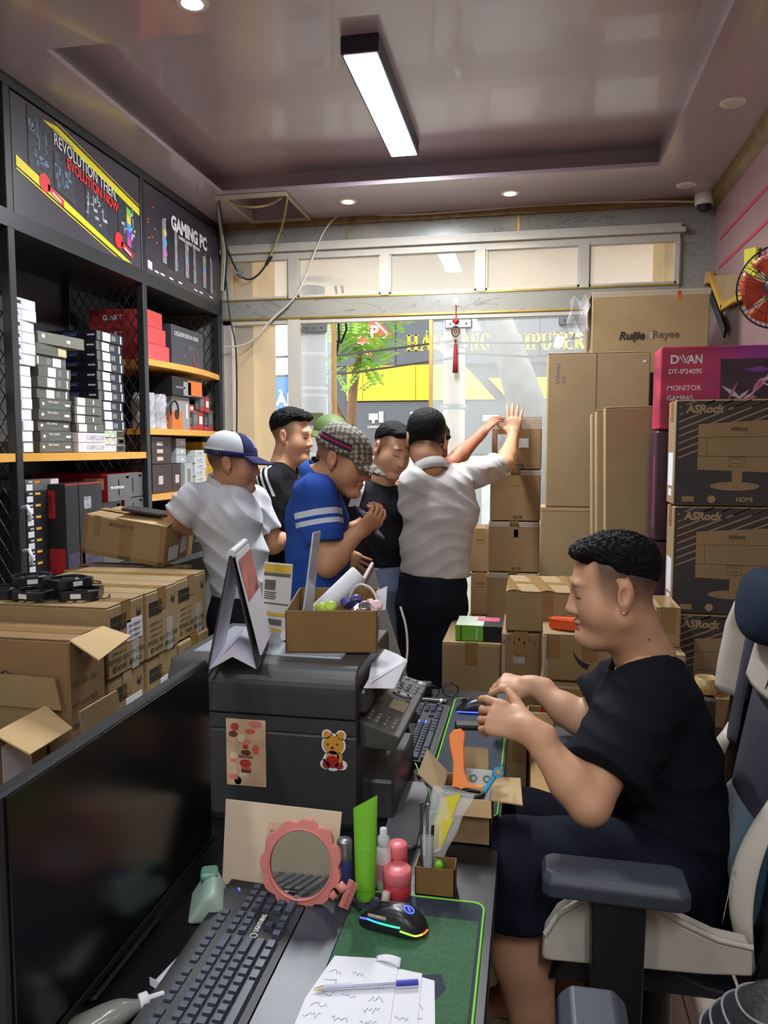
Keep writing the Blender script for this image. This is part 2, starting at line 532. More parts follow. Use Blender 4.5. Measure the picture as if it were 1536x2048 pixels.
def serif(word, mat, O, w, h, parent, name='sign_letter'):
 """fat serif capitals built as plates; thick uprights, thin joins, slab serifs"""
 def bar(mb, x0, y0, x1, y1, t):
  d = V((x1 - x0, y1 - y0, 0)); n = V((-d.y, d.x, 0)).normalized() * t / 2
  p = [(x0 - n.x, y0 - n.y), (x1 - n.x, y1 - n.y), (x1 + n.x, y1 + n.y), (x0 + n.x, y0 + n.y)]
  mb.prism(p, -.05, O2, (1, 0, 0), (0, 0, 1))
 def stem(mb, x, y0=0., y1=1., t=.24, foot=True):
  mb.prism([(x - t / 2, y0), (x + t / 2, y0), (x + t / 2, y1), (x - t / 2, y1)], -.05, O2, (1, 0, 0), (0, 0, 1))
  if foot:
   for yy in (y0, y1 - .06):
    mb.prism([(x - t / 2 - .09, yy), (x + t / 2 + .09, yy), (x + t / 2 + .09, yy + .06), (x - t / 2 - .09, yy + .06)], -.05, O2, (1, 0, 0), (0, 0, 1))
 def ring(mb, cx, cy, rx, ry, a0, a1, tk, tn, n=18):
  for i in range(n):
   q = []
   for a, s in ((a0 + (a1 - a0) * i / n, 0), (a0 + (a1 - a0) * i / n, 1), (a0 + (a1 - a0) * (i + 1) / n, 1), (a0 + (a1 - a0) * (i + 1) / n, 0)):
    c, sn = math.cos(a), math.sin(a)
    q.append((cx + c * (rx - s * tk), cy + sn * (ry - s * tn)))
   mb.prism(q[::-1], -.05, O2, (1, 0, 0), (0, 0, 1))
 x = 0.
 for ch in word:
  mb = MB(); mb.T = Matrix.Translation(V(O)) @ Matrix.Diagonal((w, 1, h, 1)).to_4x4()
  O2 = V((x, 0, 0))
  adv = .95
  if ch in 'HN':
   stem(mb, .2, t=.24 if ch == 'H' else .1); stem(mb, .75, t=.24 if ch == 'H' else .1)
   if ch == 'H': bar(mb, .2, .5, .75, .5, .08)
   else: bar(mb, .22, .95, .74, .05, .22)
   adv = 1.05
  elif ch == 'A':
   bar(mb, .12, .03, .42, 1, .09); bar(mb, .45, 1, .78, .03, .24); bar(mb, .25, .34, .66, .34, .07)
   bar(mb, 0, .03, .28, .03, .06); bar(mb, .6, .03, .98, .03, .06)
   bar(mb, .5, 1.1, .58, 1.17, .06); bar(mb, .58, 1.17, .52, 1.25, .06); bar(mb, .52, 1.25, .44, 1.24, .05)
  elif ch in 'IT':
   stem(mb, .22 if ch == 'I' else .42); adv = .5 if ch == 'I' else .92
   if ch == 'T': bar(mb, .02, .95, .82, .95, .09); bar(mb, .05, .78, .05, .98, .05); bar(mb, .79, .78, .79, .98, .05)
  elif ch in 'PR':
   stem(mb, .2); ring(mb, .38, .72, .42, .28, -PI / 2, PI / 2, .22, .07)
   bar(mb, .2, .96, .4, .96, .07); bar(mb, .2, .48, .4, .48, .07); adv = .88
   if ch == 'R': bar(mb, .42, .46, .8, .04, .22); adv = .98
  elif ch in 'OQ':
   ring(mb, .45, .5, .45, .52, 0, 2 * PI, .24, .07, 28); adv = 1.02
   if word.startswith('PH'): bar(mb, .3, 1.24, .5, 1.1, .07)
  elif ch in 'CG':
   ring(mb, .45, .5, .45, .52, .7, 2 * PI - .7, .24, .07, 24); bar(mb, .8, .72, .8, .98, .06); adv = .98
   if ch == 'G': stem(mb, .72, .05, .45, .2); adv = 1.05
  elif ch == 'M':
   stem(mb, .16, t=.09); stem(mb, .98, t=.24); bar(mb, .2, .97, .56, .1, .22); bar(mb, .56, .1, .92, .97, .08); adv = 1.3
  elif ch == 'U':
   stem(mb, .2, .3, 1, .24); stem(mb, .78, .3, 1, .1)
   ring(mb, .455, .32, .375, .34, PI, 2 * PI, .24, .08); adv = 1.02
  elif ch == 'E':
   stem(mb, .2); bar(mb, .2, .96, .75, .96, .08); bar(mb, .2, .04, .78, .04, .08); bar(mb, .2, .5, .58, .5, .07)
   bar(mb, .74, .76, .74, 1, .05); bar(mb, .77, 0, .77, .24, .05); adv = .92
  if ch != ' ': mb.build(name, mat, parent)
  else: adv = .5
  x += adv
 return x
LETY = M('sign_letter_yellow', (252, 214, 40), .45, noise=.02)
serif('HAI', LETY, (-1.93 + 1.2, -.03, 3.04), .20, .24, shop)
serif('PHONG', LETY, (-1.41 + 1.2, -.03, 3.03), .156, .25, shop)
serif('COMPUTER', LETY, (-.58 + 1.2, -.03, 3.01), .168, .25, shop)
text('ADD: 52', LETY, (-.2 + 1.2, -.08, 2.76), (1, 0, 0), (0, 0, 1), height=.05, parent=shop, bold=.03)
# square emblem on its corner
em = MB(); em.prism([(0, -.36), (.36, 0), (0, .36), (-.36, 0)], -.05, (-2.52 + 1.2, -.03, 3.3), (1, 0, 0), (0, 0, 1)); emb = em.build('emblem', M('emblem_red', (214, 96, 56), .5, noise=.05), shop)
for a, b2 in (((-.3, 0), (0, .3)), ((0, .3), (.3, 0)), ((.3, 0), (0, -.3)), ((0, -.3), (-.3, 0))):
 l = MB(); l.tube([(-2.52 + 1.2 + a[0], -.085, 3.3 + a[1]), (-2.52 + 1.2 + b2[0], -.085, 3.3 + b2[1])], .014, 5); l.build('border_line', WHITE, emb)
text('HP', WHITE, (-2.52 + 1.2, -.085, 3.34), (1, 0, 0), (0, 0, 1), height=.2, parent=emb, bold=.03)
text('COMPUTER', WHITE, (-2.52 + 1.2, -.085, 3.16), (1, 0, 0), (0, 0, 1), width=.3, parent=emb, bold=.02)
# white pictograms with their words
for i, (x, wd) in enumerate(((-2.42, 'COMPUTER'), (-1.78, 'LAPTOP'), (-1.2, 'PHONE'), (-.62, 'KEYBOARD'), (-.1, 'MOUSE'), (.42, 'ROUTER'))):
 q = MB(); X0 = x + 1.2
 if i == 0:
  q.bb(X0 - .1, X0 + .04, -.06, -.04, 1.98, 2.08); q.bb(X0 - .05, X0 - .01, -.06, -.04, 1.93, 1.98); q.bb(X0 + .06, X0 + .13, -.06, -.04, 1.94, 2.11)
 elif i == 1:
  q.bb(X0 - .08, X0 + .08, -.06, -.04, 1.99, 2.1); q.bb(X0 - .11, X0 + .11, -.06, -.04, 1.95, 1.98)
 elif i == 3:
  q.bb(X0 - .12, X0 + .12, -.06, -.04, 1.95, 2.04)
 else:
  q.lathe([(.05, 0), (.05, .02)], 14, (X0, -.04, 2.02), (0, -1, 0)); q.bb(X0 - .07, X0 + .07, -.06, -.04, 1.94, 1.97)
 q.build('pictogram', WHITE, shop)
 text(wd, WHITE, (X0, -.045, 1.87), (1, 0, 0), (0, 0, 1), height=.035, parent=shop, bold=.02)

blue = empty('shop_building', (-4.6, 12, 0), 0, 'white building with a blue sign band beyond the side light', 'building')
BLUE = M('sign_blue', (50, 124, 214), .5, noise=.03)
def BB(name, x0, x1, y0, y1, z0, z1, mat): return MB().bb(x0 + 4.6, x1 + 4.6, y0 - 12, y1 - 12, z0, z1).build(name, mat, blue)
BB('wall', -9, -3.22, 12.05, 12.4, 0, 6.5, M('pale_facade', (214, 226, 226), .7, noise=.05))
BB('sign_board', -6, -3.24, 11.95, 12.05, 2.0, 2.68, BLUE)
BB('white_strip', -6, -3.24, 11.93, 12.05, 1.78, 1.99, PAPER)
BB('shop_window', -6, -3.3, 11.97, 12.05, .1, 1.75, M('pale_window', (176, 196, 204), .2, noise=.2, scale=1.5))
BB('red_panel', -4.7, -4.2, 11.95, 11.98, .6, 1.5, M('brick_red_panel', (176, 104, 80), .6))
text('TOÀN', WHITE, (-4.05 + 4.6, -.06, 2.34), (1, 0, 0), (0, 0, 1), height=.26, parent=blue, bold=.04)
text('TIN HỌC', WHITE, (-3.62 + 4.6, -.06, 2.1), (1, 0, 0), (0, 0, 1), height=.09, parent=blue, bold=.02)

BARK = M('bark', (150, 118, 92), .9, noise=.2, scale=12, bump=.5)
LEAF = M('tree_leaf', (164, 212, 84), .6, noise=.2, scale=3)
tr = empty('street_tree', (-1.997, 8.172, -0.020), 0, 'young street tree with feathery light green leaves in the open doorway', 'tree')
ox, oy = tr.location.x, tr.location.y
MB().tube([(0, 0, 0), (.02, 0, 1.0), (.05, .02, 1.6), (.1, .0, 2.2), (.18, 0, 2.6)], [.07, .065, .06, .05, .03], 8).build('trunk', BARK, tr)
MB().tube([(.05, .02, 1.7), (-.25, 0, 2.3), (-.5, 0, 2.7)], [.04, .03, .015], 7).build('branch', BARK, tr)
rr = random.Random(3)
lm = MB().add([(0, -.06, 0), (.028, 0, .006), (0, .06, 0), (-.028, 0, .006)], [(0, 1, 2, 3)]).mesh('leaf', LEAF)
lv = MB()
for k in range(95):
 a, ra = rr.uniform(0, 2 * PI), rr.uniform(.05, .46)
 cx, cy, cz = .15 + ra * math.cos(a), ra * .6 * math.sin(a), rr.uniform(2.35, 3.25)
 st = V((cx, cy, cz)); di = V((rr.uniform(-1, 1), rr.uniform(-.5, .5), rr.uniform(-.5, .25))).normalized()
 si = di.cross(V((0, 0, 1))).normalized()
 for j in range(7):
  for sg in (-1, 1):
   p = st + di * .045 * j; q = p + si * sg * .1 + di * .03
   lv.add([p, p + (q - p) * .5 + di * .025, q, p + (q - p) * .5 - di * .025], [(0, 1, 2, 3)], 0)
f = lv.build('foliage', LEAF, tr); f['kind'] = 'stuff'
tr2 = empty('street_tree', (0.335, 8.617, -0.020), 0, 'thick grey leaning tree trunk beyond the film-covered door', 'tree')
ox, oy = tr2.location.x, tr2.location.y
a, b2, c2 = V((0.371, 8.600, 0.868)), V((-0.077, 8.600, 2.064)), V((-0.440, 8.600, 3.145))
L0 = V((ox, oy, -.02))
MB().tube([(0, 0, 0), a - L0, b2 - L0, c2 - L0, c2 - L0 + V((-.3, 0, .8))], [.3, .26, .2, .13, .1], 12).build('trunk', M('grey_bark', (128, 130, 128), .9, noise=.15, scale=6, bump=.5), tr2)
po = empty('utility_pole', (-0.775, 7.837, -0.020), 0, 'pale concrete utility pole in the street behind the door', 'pole')
MB().tube([(0, 0, 0), (0, 0, 3.4)], [.115, .105], 12).build('shaft', M('pale_pole', (226, 220, 204), .8, noise=.05), po)
cb = MB()
for z in (1.95, 2.55): cb.lathe([(.12, z), (.14, z), (.14, z + .05), (.12, z + .05)], 12)
cb.build('pole_band', STEEL, po)
cw = MB()
for z0, z1, x1 in ((2.62, 2.5, -2.2), (2.6, 2.66, 1.6), (2.45, 2.3, -2.1), (2.5, 2.5, 1.5)):
 cw.tube([(0, -.12, z0), (x1 * .5, -.1, (z0 + z1) / 2 - .05), (x1, -.1, z1)], .012, 5)
tag(cw.build('overhead_cable', M('cable_grey', (96, 92, 88), .6), None, po.location), 'thin overhead cables strung from the utility pole', 'cable')
pp = empty('utility_pole', (-1.869, 6.485, -0.020), 0, 'grey street pole wrapped in plastic behind the side door pane', 'pole')
MB().tube([(0, 0, 0), (0, 0, 2.93)], [.13, .12], 12).build('shaft', M('grey_wrap', (146, 152, 160), .5, noise=.12, scale=5), pp)
wb = MB()
for z in (1.5, 2.0, 2.06, 2.35, 2.62): wb.lathe([(.125, z), (.14, z), (.14, z + .025), (.125, z + .025)], 12)
wb.build('wrap_band', PAPER, pp)
lc = MB(); lc.tube([(-1.74, 6.8, 2.99), (-1.719, 6.800, 2.860), (-1.707, 6.800, 2.508), (-1.736, 6.800, 2.367), (-1.773, 6.800, 2.394)], .012, 6); lc.tube([(-1.68, 6.8, 2.99), (-1.660, 6.800, 2.857), (-1.638, 6.800, 2.594), (-1.689, 6.800, 2.481), (-1.754, 6.800, 2.509)], .012, 6)
tag(lc.build('hanging_cable', BLACKP), 'black cable loops hanging below the porch by the tree', 'cable')
# awning cassettes and backs of buildings over the porch line
# ------------------------------------------------------------------ steel display shelving on the side wall
BLK = M('black_steel', (44, 46, 50), .38, metal=.2, noise=.05, scale=6)
BOARD = M('yellow_shelf_board', (222, 164, 70), .5, noise=.05)
sh = empty('display_shelf', (-2.3, 3.5, 0), 0, 'tall black steel display shelving with yellow boards along the side wall', 'shelf')
def SH(mb, name, mat, parent=None):
 mb.T = None
 o = mb.build(name, mat, parent or sh, None if parent else (2.3, -3.5, 0))
 return o
PY = [1.75, 2.845, 3.94, 4.97]
for y in PY:
 for x in (-2.09, -2.53):
  m = MB(); m.cbox((x, y, 1.515), (.04, .044, 3.03), .003); SH(m, 'post', BLK)
m = MB(); m.bb(-2.115, -2.068, PY[0], PY[-1] + .02, 2.43, 2.50); SH(m, 'front_rail', BLK)
m = MB(); m.bb(-2.115, -2.068, PY[0], PY[-1] + .02, 2.985, 3.028); SH(m, 'top_rail', BLK)
m = MB(); m.bb(-2.55, -2.10, PY[0], PY[-1], 2.44, 2.475); SH(m, 'shelf_board', BLK)
m = MB(); m.bb(-2.555, -2.545, PY[0], PY[-1], 0, 2.44); SH(m, 'back_panel', M('dark_back_panel', (42, 42, 46), .45, noise=.06))
m = MB(); m.bb(-2.5, -2.11, PY[0], PY[-1], .08, .12); SH(m, 'shelf_board', BLK)
def board(y0, y1, z, mat=BOARD):
 pts = [(-2.54, y0), (-2.54, y1)]
 n = 10
 pts += [(-2.075 + .05 * math.sin(PI * k / n), y1 + (y0 - y1) * k / n) for k in range(n + 1)]
 m = MB(); m.prism(pts[::-1], .034, (0, 0, z - .034)); SH(m, 'shelf_board', mat)
board(PY[1] + .02, PY[2] - .02, 1.525)
board(PY[0] + .02, PY[1] - .02, 1.525)
for z in (2.035, 1.655, 1.285): board(PY[2] + .02, PY[3] - .02, z)
board(PY[1] + .02, PY[2] - .02, .955, BLK)
board(PY[2] + .02, PY[3] - .02, .9, BLK)
# expanded-metal side screens
def screen(y, z0, z1):
 m = MB(); st = .052
 x0, x1 = -2.51, -2.11
 k = -12
 n = int((x1 - x0 + (z1 - z0)) / st) + 2
 for sg in (-1, 1):
  for i in range(-2, n + 10):
   # diagonal strip x + sg*z*0.55 = const, clipped to the opening
   cst = i * st * 1.0
   pts = []
   for z in (z0, z1):
    x = x0 + cst - (z - z0) * .62 if sg > 0 else x1 - cst + (z - z0) * .62
    pts.append([x, z])
   (xa, za), (xb, zb) = pts
   def clip(xa, za, xb, zb):
    t0, t1 = 0., 1.
    dx = xb - xa
    for lim, s in ((x0, 1), (x1, -1)):
     a = (xa - lim) * s; b = dx * s
     if abs(b) < 1e-9:
      if a < 0: return None
      continue
     t = -a / b
     if b > 0: t0 = max(t0, t)
     else: t1 = min(t1, t)
    if t1 <= t0: return None
    return xa + dx * t0, za + (zb - za) * t0, xa + dx * t1, za + (zb - za) * t1
   q = clip(xa, za, xb, zb)
   if q:
    m.tube([(q[0], y, q[1]), (q[2], y, q[3])], .0028, 4, 0, False)
 SH(m, 'mesh_screen', BLK)
for y in PY: screen(y, .95, 2.43)
# kraft hooks on the post
for z in (1.3, 1.12):
 hk = MB(); hk.tube([(-2.065, 2.84, z), (-2.02, 2.81, z + .01), (-2.0, 2.80, z - .02), (-2.02, 2.82, z - .05)], .008, 6)
 tag(hk.build('white_hook', PAPER), 'small white hook on the shelf post, ' + ('upper one' if z > 1.2 else 'lower one'), 'hook')

def sub(parent, mb, name, mat): return mb.build(name, mat, parent)
# the two printed boards above the shelves
PX = -2.075
def poster(name, y0, y1, label, rgb):
 o = empty(name, (PX, (y0 + y1) / 2, 2.74), 0, label, 'poster')
 m = MB(); m.cbox((-.008, 0, 0), (.016, y1 - y0, .48), .002); m.build('board', M(name + '_print', rgb, .3, noise=.1, scale=2.2, spec=.6), o)
 return o
p1 = poster('motherboard_poster', 2.875, 3.915, 'dark printed board reading REVOLUTION THEN with yellow stripes', (66, 62, 72))
YL = M('stripe_yellow', (236, 222, 40), .4, noise=0)
YX, ZX = V((0, 1, 0)), V((0, 0, 1))
def on1(u, v, o=.0015): return (o, -.52 + u * 1.04, -.24 + v * .48)      # poster coordinates 0..1
def stripe(par, pts, mat, t=.001, name='stripe', on=on1):
 m = MB(); q = [V(on(*p)) for p in pts]; n = len(q)
 m.add([p + V((t, 0, 0)) for p in q], [tuple(range(n))]); m.build(name, mat, par)
stripe(p1, [(.20, .93), (.99, .58), (.99, .66), (.30, .95)], YL)
stripe(p1, [(.02, .40), (.82, .02), (.90, .02), (.02, .49)], YL)
stripe(p1, [(.28, .985), (.99, .685), (.99, .695), (.30, .985)], YL); stripe(p1, [(.02, .37), (.74, .02), (.76, .02), (.02, .385)], YL)
text('REVOLUTION THEN.', WHITE, on1(.52, .735, .0045), YX - ZX * .17, ZX, height=.052, width=.52, parent=p1)
text('EVOLUTION NOW', M('poster_red', (222, 46, 44), .5, noise=0), on1(.57, .6, .0045), YX - ZX * .17, ZX, height=.05, width=.44, parent=p1, bold=.03)
text('Z270 GAMING', GREYPRINT, on1(.34, .87, .0045), YX - ZX * .17, ZX, height=.018, parent=p1)
PB = M('board_print_blue', (104, 124, 150), .5, noise=.3, scale=40)
PS = M('board_print_silver', (176, 178, 180), .5, noise=.3, scale=60)
def motherboard(u0, v0, u1, v1, mat):
 b = MB()
 b.add([V(on1(*p)) + V((.0006, 0, 0)) for p in ((u0, v0), (u1, v0 - .06), (u1, v1 - .06), (u0, v1))], [(0, 1, 2, 3)])
 bo = b.build('board_picture', M('board_print_dark', (50, 54, 62), .5, noise=.5, scale=50), p1)
 r = random.Random(int(u0 * 100))
 for k in range(16):
  a, c = r.uniform(u0, u1 - .03), r.uniform(v0 + .02, v1 - .12)
  ww, hh = r.choice([(.006, .12), (.03, .03), (.012, .05), (.02, .015)])
  stripe(bo, [(a, c), (a + ww, c), (a + ww, c + hh), (a, c + hh)], mat, .0012, 'printed_piece')
motherboard(.1, .45, .25, .98, PB); motherboard(.27, .38, .42, .72, PB); motherboard(.5, .2, .68, .62, PS); motherboard(.78, .22, .96, .68, PS)
for k, cc in enumerate(((120, 200, 60), (220, 200, 60), (70, 150, 220), (120, 70, 180), (190, 70, 150))):
 stripe(p1, [(.86, .6 - k * .08), (.9, .58 - k * .08), (.9, .5 - k * .08), (.86, .52 - k * .08)], M('rainbow_%d' % k, cc, .5, noise=0), .0016, 'rainbow_strip')
RD = M('poster_red')
for u, v in ((.2, .38), (.78, .2)):
 m = MB(); C0 = V(on1(u, v))
 m.add([C0 + V((.002, math.cos(a) * .04, math.sin(a) * .04)) for a in [2 * PI * k / 16 for k in range(16)]], [tuple(range(16))])
 m.build('badge', RD, p1)
 stripe(p1, [(u + .02, v - .05), (u + .13, v - .13), (u + .13, v - .07), (u + .02, v + .01)], RD, .002, 'badge_tail')
 stripe(p1, [(u + .05, v - .06), (u + .11, v - .105), (u + .11, v - .085), (u + .05, v - .04)], WHITE, .0025, 'badge_line')
p2 = poster('gaming_pc_poster', 3.965, 4.945, 'dark printed board reading GAMING PC above three glass cases', (62, 56, 66))
def on2(u, v, o=.0015): return (o, -.49 + u * .98, -.24 + v * .48)
text('GAMING PC', WHITE, on2(.57, .73, .0045), YX - ZX * .02, ZX, height=.085, width=.5, parent=p2, bold=.045)
text('GAMING MARKET VIETNAM', WHITE, on2(.56, .6, .0045), YX - ZX * .02, ZX, height=.02, width=.3, parent=p2, bold=.02)
CASEG = M('case_print_grey', (150, 152, 160), .5, noise=.25, scale=30)
for k, (u0, u1, v0, v1) in enumerate(((.2, .36, .2, .78), (.50, .62, .16, .66), (.76, .88, .14, .62))):
 stripe(p2, [(u0, v0), (u1, v0 - .03), (u1, v1), (u0, v1 - .08)], M('case_print_dark', (40, 40, 48), .4, noise=.3, scale=30), .0008, 'case_picture', on2)
 stripe(p2, [(u0, v0), (u0 + .05, v0), (u0 + .05, v1 - .04), (u0, v1 - .08)], CASEG, .0012, 'case_edge', on2)
 stripe(p2, [(u1, v0 - .03), (u1 + .035, v0 - .01), (u1 + .03, v1 - .1), (u1, v1)], CASEG, .0012, 'case_edge', on2)
 for j, cc in enumerate(((210, 120, 190), (110, 170, 220), (200, 190, 120))):
  m = MB(); C0 = V(on2(u0 + .03, v0 + .12 + .12 * j))
  rr_ = .024 if k == 0 else .014
  m.add([C0 + V((.003, math.cos(a) * rr_, math.sin(a) * rr_)) for a in [2 * PI * i / 14 for i in range(14)]], [tuple(range(14))])
  m.build('fan_light_print', M('fan_print_%d' % j, cc, .5, noise=.1), p2)
stripe(p2, [(.02, .06), (.07, .05), (.07, .14), (.02, .15)], WHITE, .001, 'sticker', on2)
for u in (.1, .17, .28, .4, .62, .7, .86): stripe(p2, [(u, .05), (u + .05, .045), (u + .05, .065), (u, .07)], WHITE, .001, 'caption', on2)
for k in range(7):
 u, v = random.uniform(.02, .18), random.uniform(.35, .85)
 stripe(p2, [(u, v), (u + .02, v), (u + .02, v + .012), (u, v + .012)], ORANGE, .0007, 'ember', on2)

# ---- stock on the shelves
STK = M('sticker_white', (226, 228, 232), .6, noise=.03, scale=60)
def pack(name, label, group, x, y, z, size, mat, rz=0., cat='box', side=None):
 """a retail box, its aisle face at local +X; x is that face, y the centre along the shelf, z the bottom"""
 w, l, h = size
 m = MB(); m.cbox((-w / 2, 0, h / 2), (w, l, h), .0015)
 o = m.build(name, [mat], None, (x, y, z), (0, 0, rz))
 return tag(o, label, cat, group)
def face(o, y0, y1, z0, z1, mat, name='sticker', t=.0008):
 """flat print on the aisle face, in fractions of the face"""
 me = o.data
 ly = [v.co.y for v in me.vertices]; lz = [v.co.z for v in me.vertices]
 Y0, Y1, Z1 = min(ly), max(ly), max(lz)
 f = lambda a: Y0 + (Y1 - Y0) * a
 m = MB(); m.bb(-.0004, t, f(y0), f(y1), Z1 * z0, Z1 * z1)
 return m.build(name, mat, o)
def near(o, x0, x1, z0, z1, mat, name='print', t=.0008):
 """flat print on the face that looks at the shop's front (-Y)"""
 me = o.data
 X0 = min(v.co.x for v in me.vertices); Y0 = min(v.co.y for v in me.vertices); Z1 = max(v.co.z for v in me.vertices)
 m = MB(); m.bb(X0 * (1 - x0), X0 * (1 - x1), Y0 - t, Y0 + .0004, Z1 * z0, Z1 * z1)
 return m.build(name, mat, o)
OLIVE = M('box_olive_grey', (92, 92, 84), .5, noise=.06)
NAVY = M('box_navy', (30, 32, 48), .45, noise=.06)
WBOX = M('box_white', (206, 210, 214), .55, noise=.05)
SLATE = M('box_slate', (92, 94, 94), .5, noise=.06)
ordn = ['lowest', 'second', 'third', 'fourth', 'fifth', 'sixth', 'seventh', 'eighth', 'ninth', 'tenth', 'eleventh', 'twelfth', 'thirteenth', 'topmost']
BL = lambda t: M('print_blue', (86, 130, 200), .5, noise=0)
g = 'white cards boxes in the stack by the front post'
zz = 1.527
for i in range(14):
 top = i >= 8
 hgt = .0465
 if top: o = pack('graphics_card_box', f'{ordn[i]} white box with grey lettering in the stack against the front post', g, -2.12, 2.965 + (.012 if i == 13 else 0), zz, (.3, .155, hgt - .001), WBOX, .03 * (i % 3 - 1) - (.12 if i == 12 else 0))
 else: o = pack('graphics_card_box', f'{ordn[i]} narrow white box in the stack against the front post', g, -2.125 - .004 * (i % 2), 2.95 + .004 * (i % 3), zz, (.28, .125, hgt - .001), WBOX if i else SLATE, .02 * (i % 3 - 1))
 face(o, .46, .94, .08, .92, STK)
 if top: text('PRIME' if i % 2 else 'DUAL', INK, (.001, -.045, hgt * .6), YX, ZX, width=.05, parent=o, bold=.03)
 else: face(o, .05, .4, .1, .9, SLATE if i < 5 else GREYP, 'grey_print')
 zz += hgt
g = 'olive grey boxes in the second stack'
zz = 1.527
for i in range(10):
 o = pack('graphics_card_box', f'{ordn[i] if i < 9 else "topmost"} olive grey box in the second stack from the post', g, -2.115 - .006 * ((i * 7) % 3), 3.165 + .008 * ((i * 5) % 3) - (.01 if i > 7 else 0), zz, (.3, .235 if i < 8 else .22, .047), OLIVE, .02 * ((i * 3) % 3 - 1))
 if i < 5:
  text('PC GIGABYTE'[:8] if 0 else 'PRO 610M-E', WHITE, (.001, -.02, .034), YX, ZX, height=.010, parent=o)
  face(o, .4, .68, .22, .27, M('print_blue', (86, 130, 200), .5, noise=0), 'blue_line')
  face(o, .78, .93, .4, .62, WHITE, 'white_print'); face(o, .08, .14, .4, .66, WHITE, 'logo')
 elif i < 9:
  face(o, .28 if i != 8 else .55, .52 if i != 8 else .82, .08, .92, STK); face(o, .58 if i != 8 else .34, .7 if i != 8 else .48, .2, .8, GREYP, 'seal')
  face(o, .88 if i != 8 else .06, .92 if i != 8 else .1, .15, .85, WHITE, 'white_print')
 else:
  face(o, .7, .97, .1, .9, M('cream_sticker', (198, 194, 150), .6)); face(o, .1, .4, .6, .7, GREYP, 'grey_print')
 zz += .0478
o = pack('graphics_card_box', 'olive grey box set askew on top of the second stack', g, -2.10, 3.21, zz, (.16, .30, .052), M('box_olive_light', (116, 116, 104), .5, noise=.05), -.12)
face(o, .08, .14, .5, .8, WHITE, 'logo'); face(o, .6, .68, .35, .6, WHITE, 'white_print'); face(o, .2, .5, .6, .66, GREYP, 'grey_print'); near(o, .1, .5, .4, .6, WHITE)
g = 'navy boxes in the tall rear stack'
zz = 1.637
for i in range(10):
 o = pack('motherboard_box', f'{ordn[i] if i < 9 else "topmost"} navy box with white sticker in the tall rear stack', g, -2.125 - .004 * (i % 3), 3.665, zz, (.36, .25, .0488), NAVY, .012 * (i % 3 - 1))
 face(o, .02, .12, .05, .95, OLIVE, 'grey_print'); face(o, .22, .5, .08, .92, STK); face(o, .54, .7, .25, .75, GREYP, 'seal'); face(o, .88, .92, .1, .9, WHITE, 'white_print')
 if i > 2:
  text('PRO 610M-E', M('print_pale_blue', (150, 170, 220), .6, noise=0), (-.15, -.1258, .026), V((1, 0, 0)), ZX, height=.011, parent=o)
  near(o, .52, .72, .72, .77, M('print_blue', (86, 130, 200), .5, noise=0), 'blue_line'); near(o, .86, .97, .45, .62, WHITE, 'logo')
 zz += .0495
g = 'olive boxes before the navy stack'
zz = 1.622
for i in range(4):
 o = pack('graphics_card_box', f'{ordn[i] if i < 3 else "topmost"} small olive box in front of the navy stack', g, -2.10 - .006 * (i % 2), 3.42 - .006 * (i % 3), zz, (.26, .235, .040), OLIVE, .02 * (i % 2))
 face(o, .08, .36, .06, .94, STK); face(o, .66, .7, .3, .8, WHITE, 'logo')
 zz += .0415
for i in range(2):
 o = pack('white_box', f'pale glossy white box under the small olive boxes, {"lower" if i == 0 else "upper"} of two', 'pale boxes under the olive ones', -2.09, 3.415, 1.527 + .047 * i, (.3, .235, .045), M('box_pale', (206, 206, 212), .4, noise=.06), .0)
 face(o, .3, .96, .25, .75, M('pale_print', (176, 176, 190), .5, noise=.3, scale=60), 'pale_print')
for i, (cc, z0, y0) in enumerate(((M('box_bluewhite', (190, 200, 214), .4, noise=.3, scale=30), 1.527, 3.63), (M('box_brownwhite', (196, 190, 176), .4, noise=.5, scale=24), 1.563, 3.64), (M('box_greenwhite', (180, 196, 170), .4, noise=.5, scale=24), 1.60, 3.64))):
 o = pack('game_box', ['blue and white flat box at the bottom by the divider', 'brown and white flat box by the divider', 'green and white flat box under the navy stack'][i], 'flat boxes by the divider', -2.10, y0, z0, (.28, .2, .0345 if i else .034), cc, .05 * (i - 1))
 face(o, .6, .98, .05, .95, BLACKP, 'dark_print'); face(o, .7, .9, .3, .7, M('gold_print', (200, 160, 90), .5, noise=.1), 'gold_print')
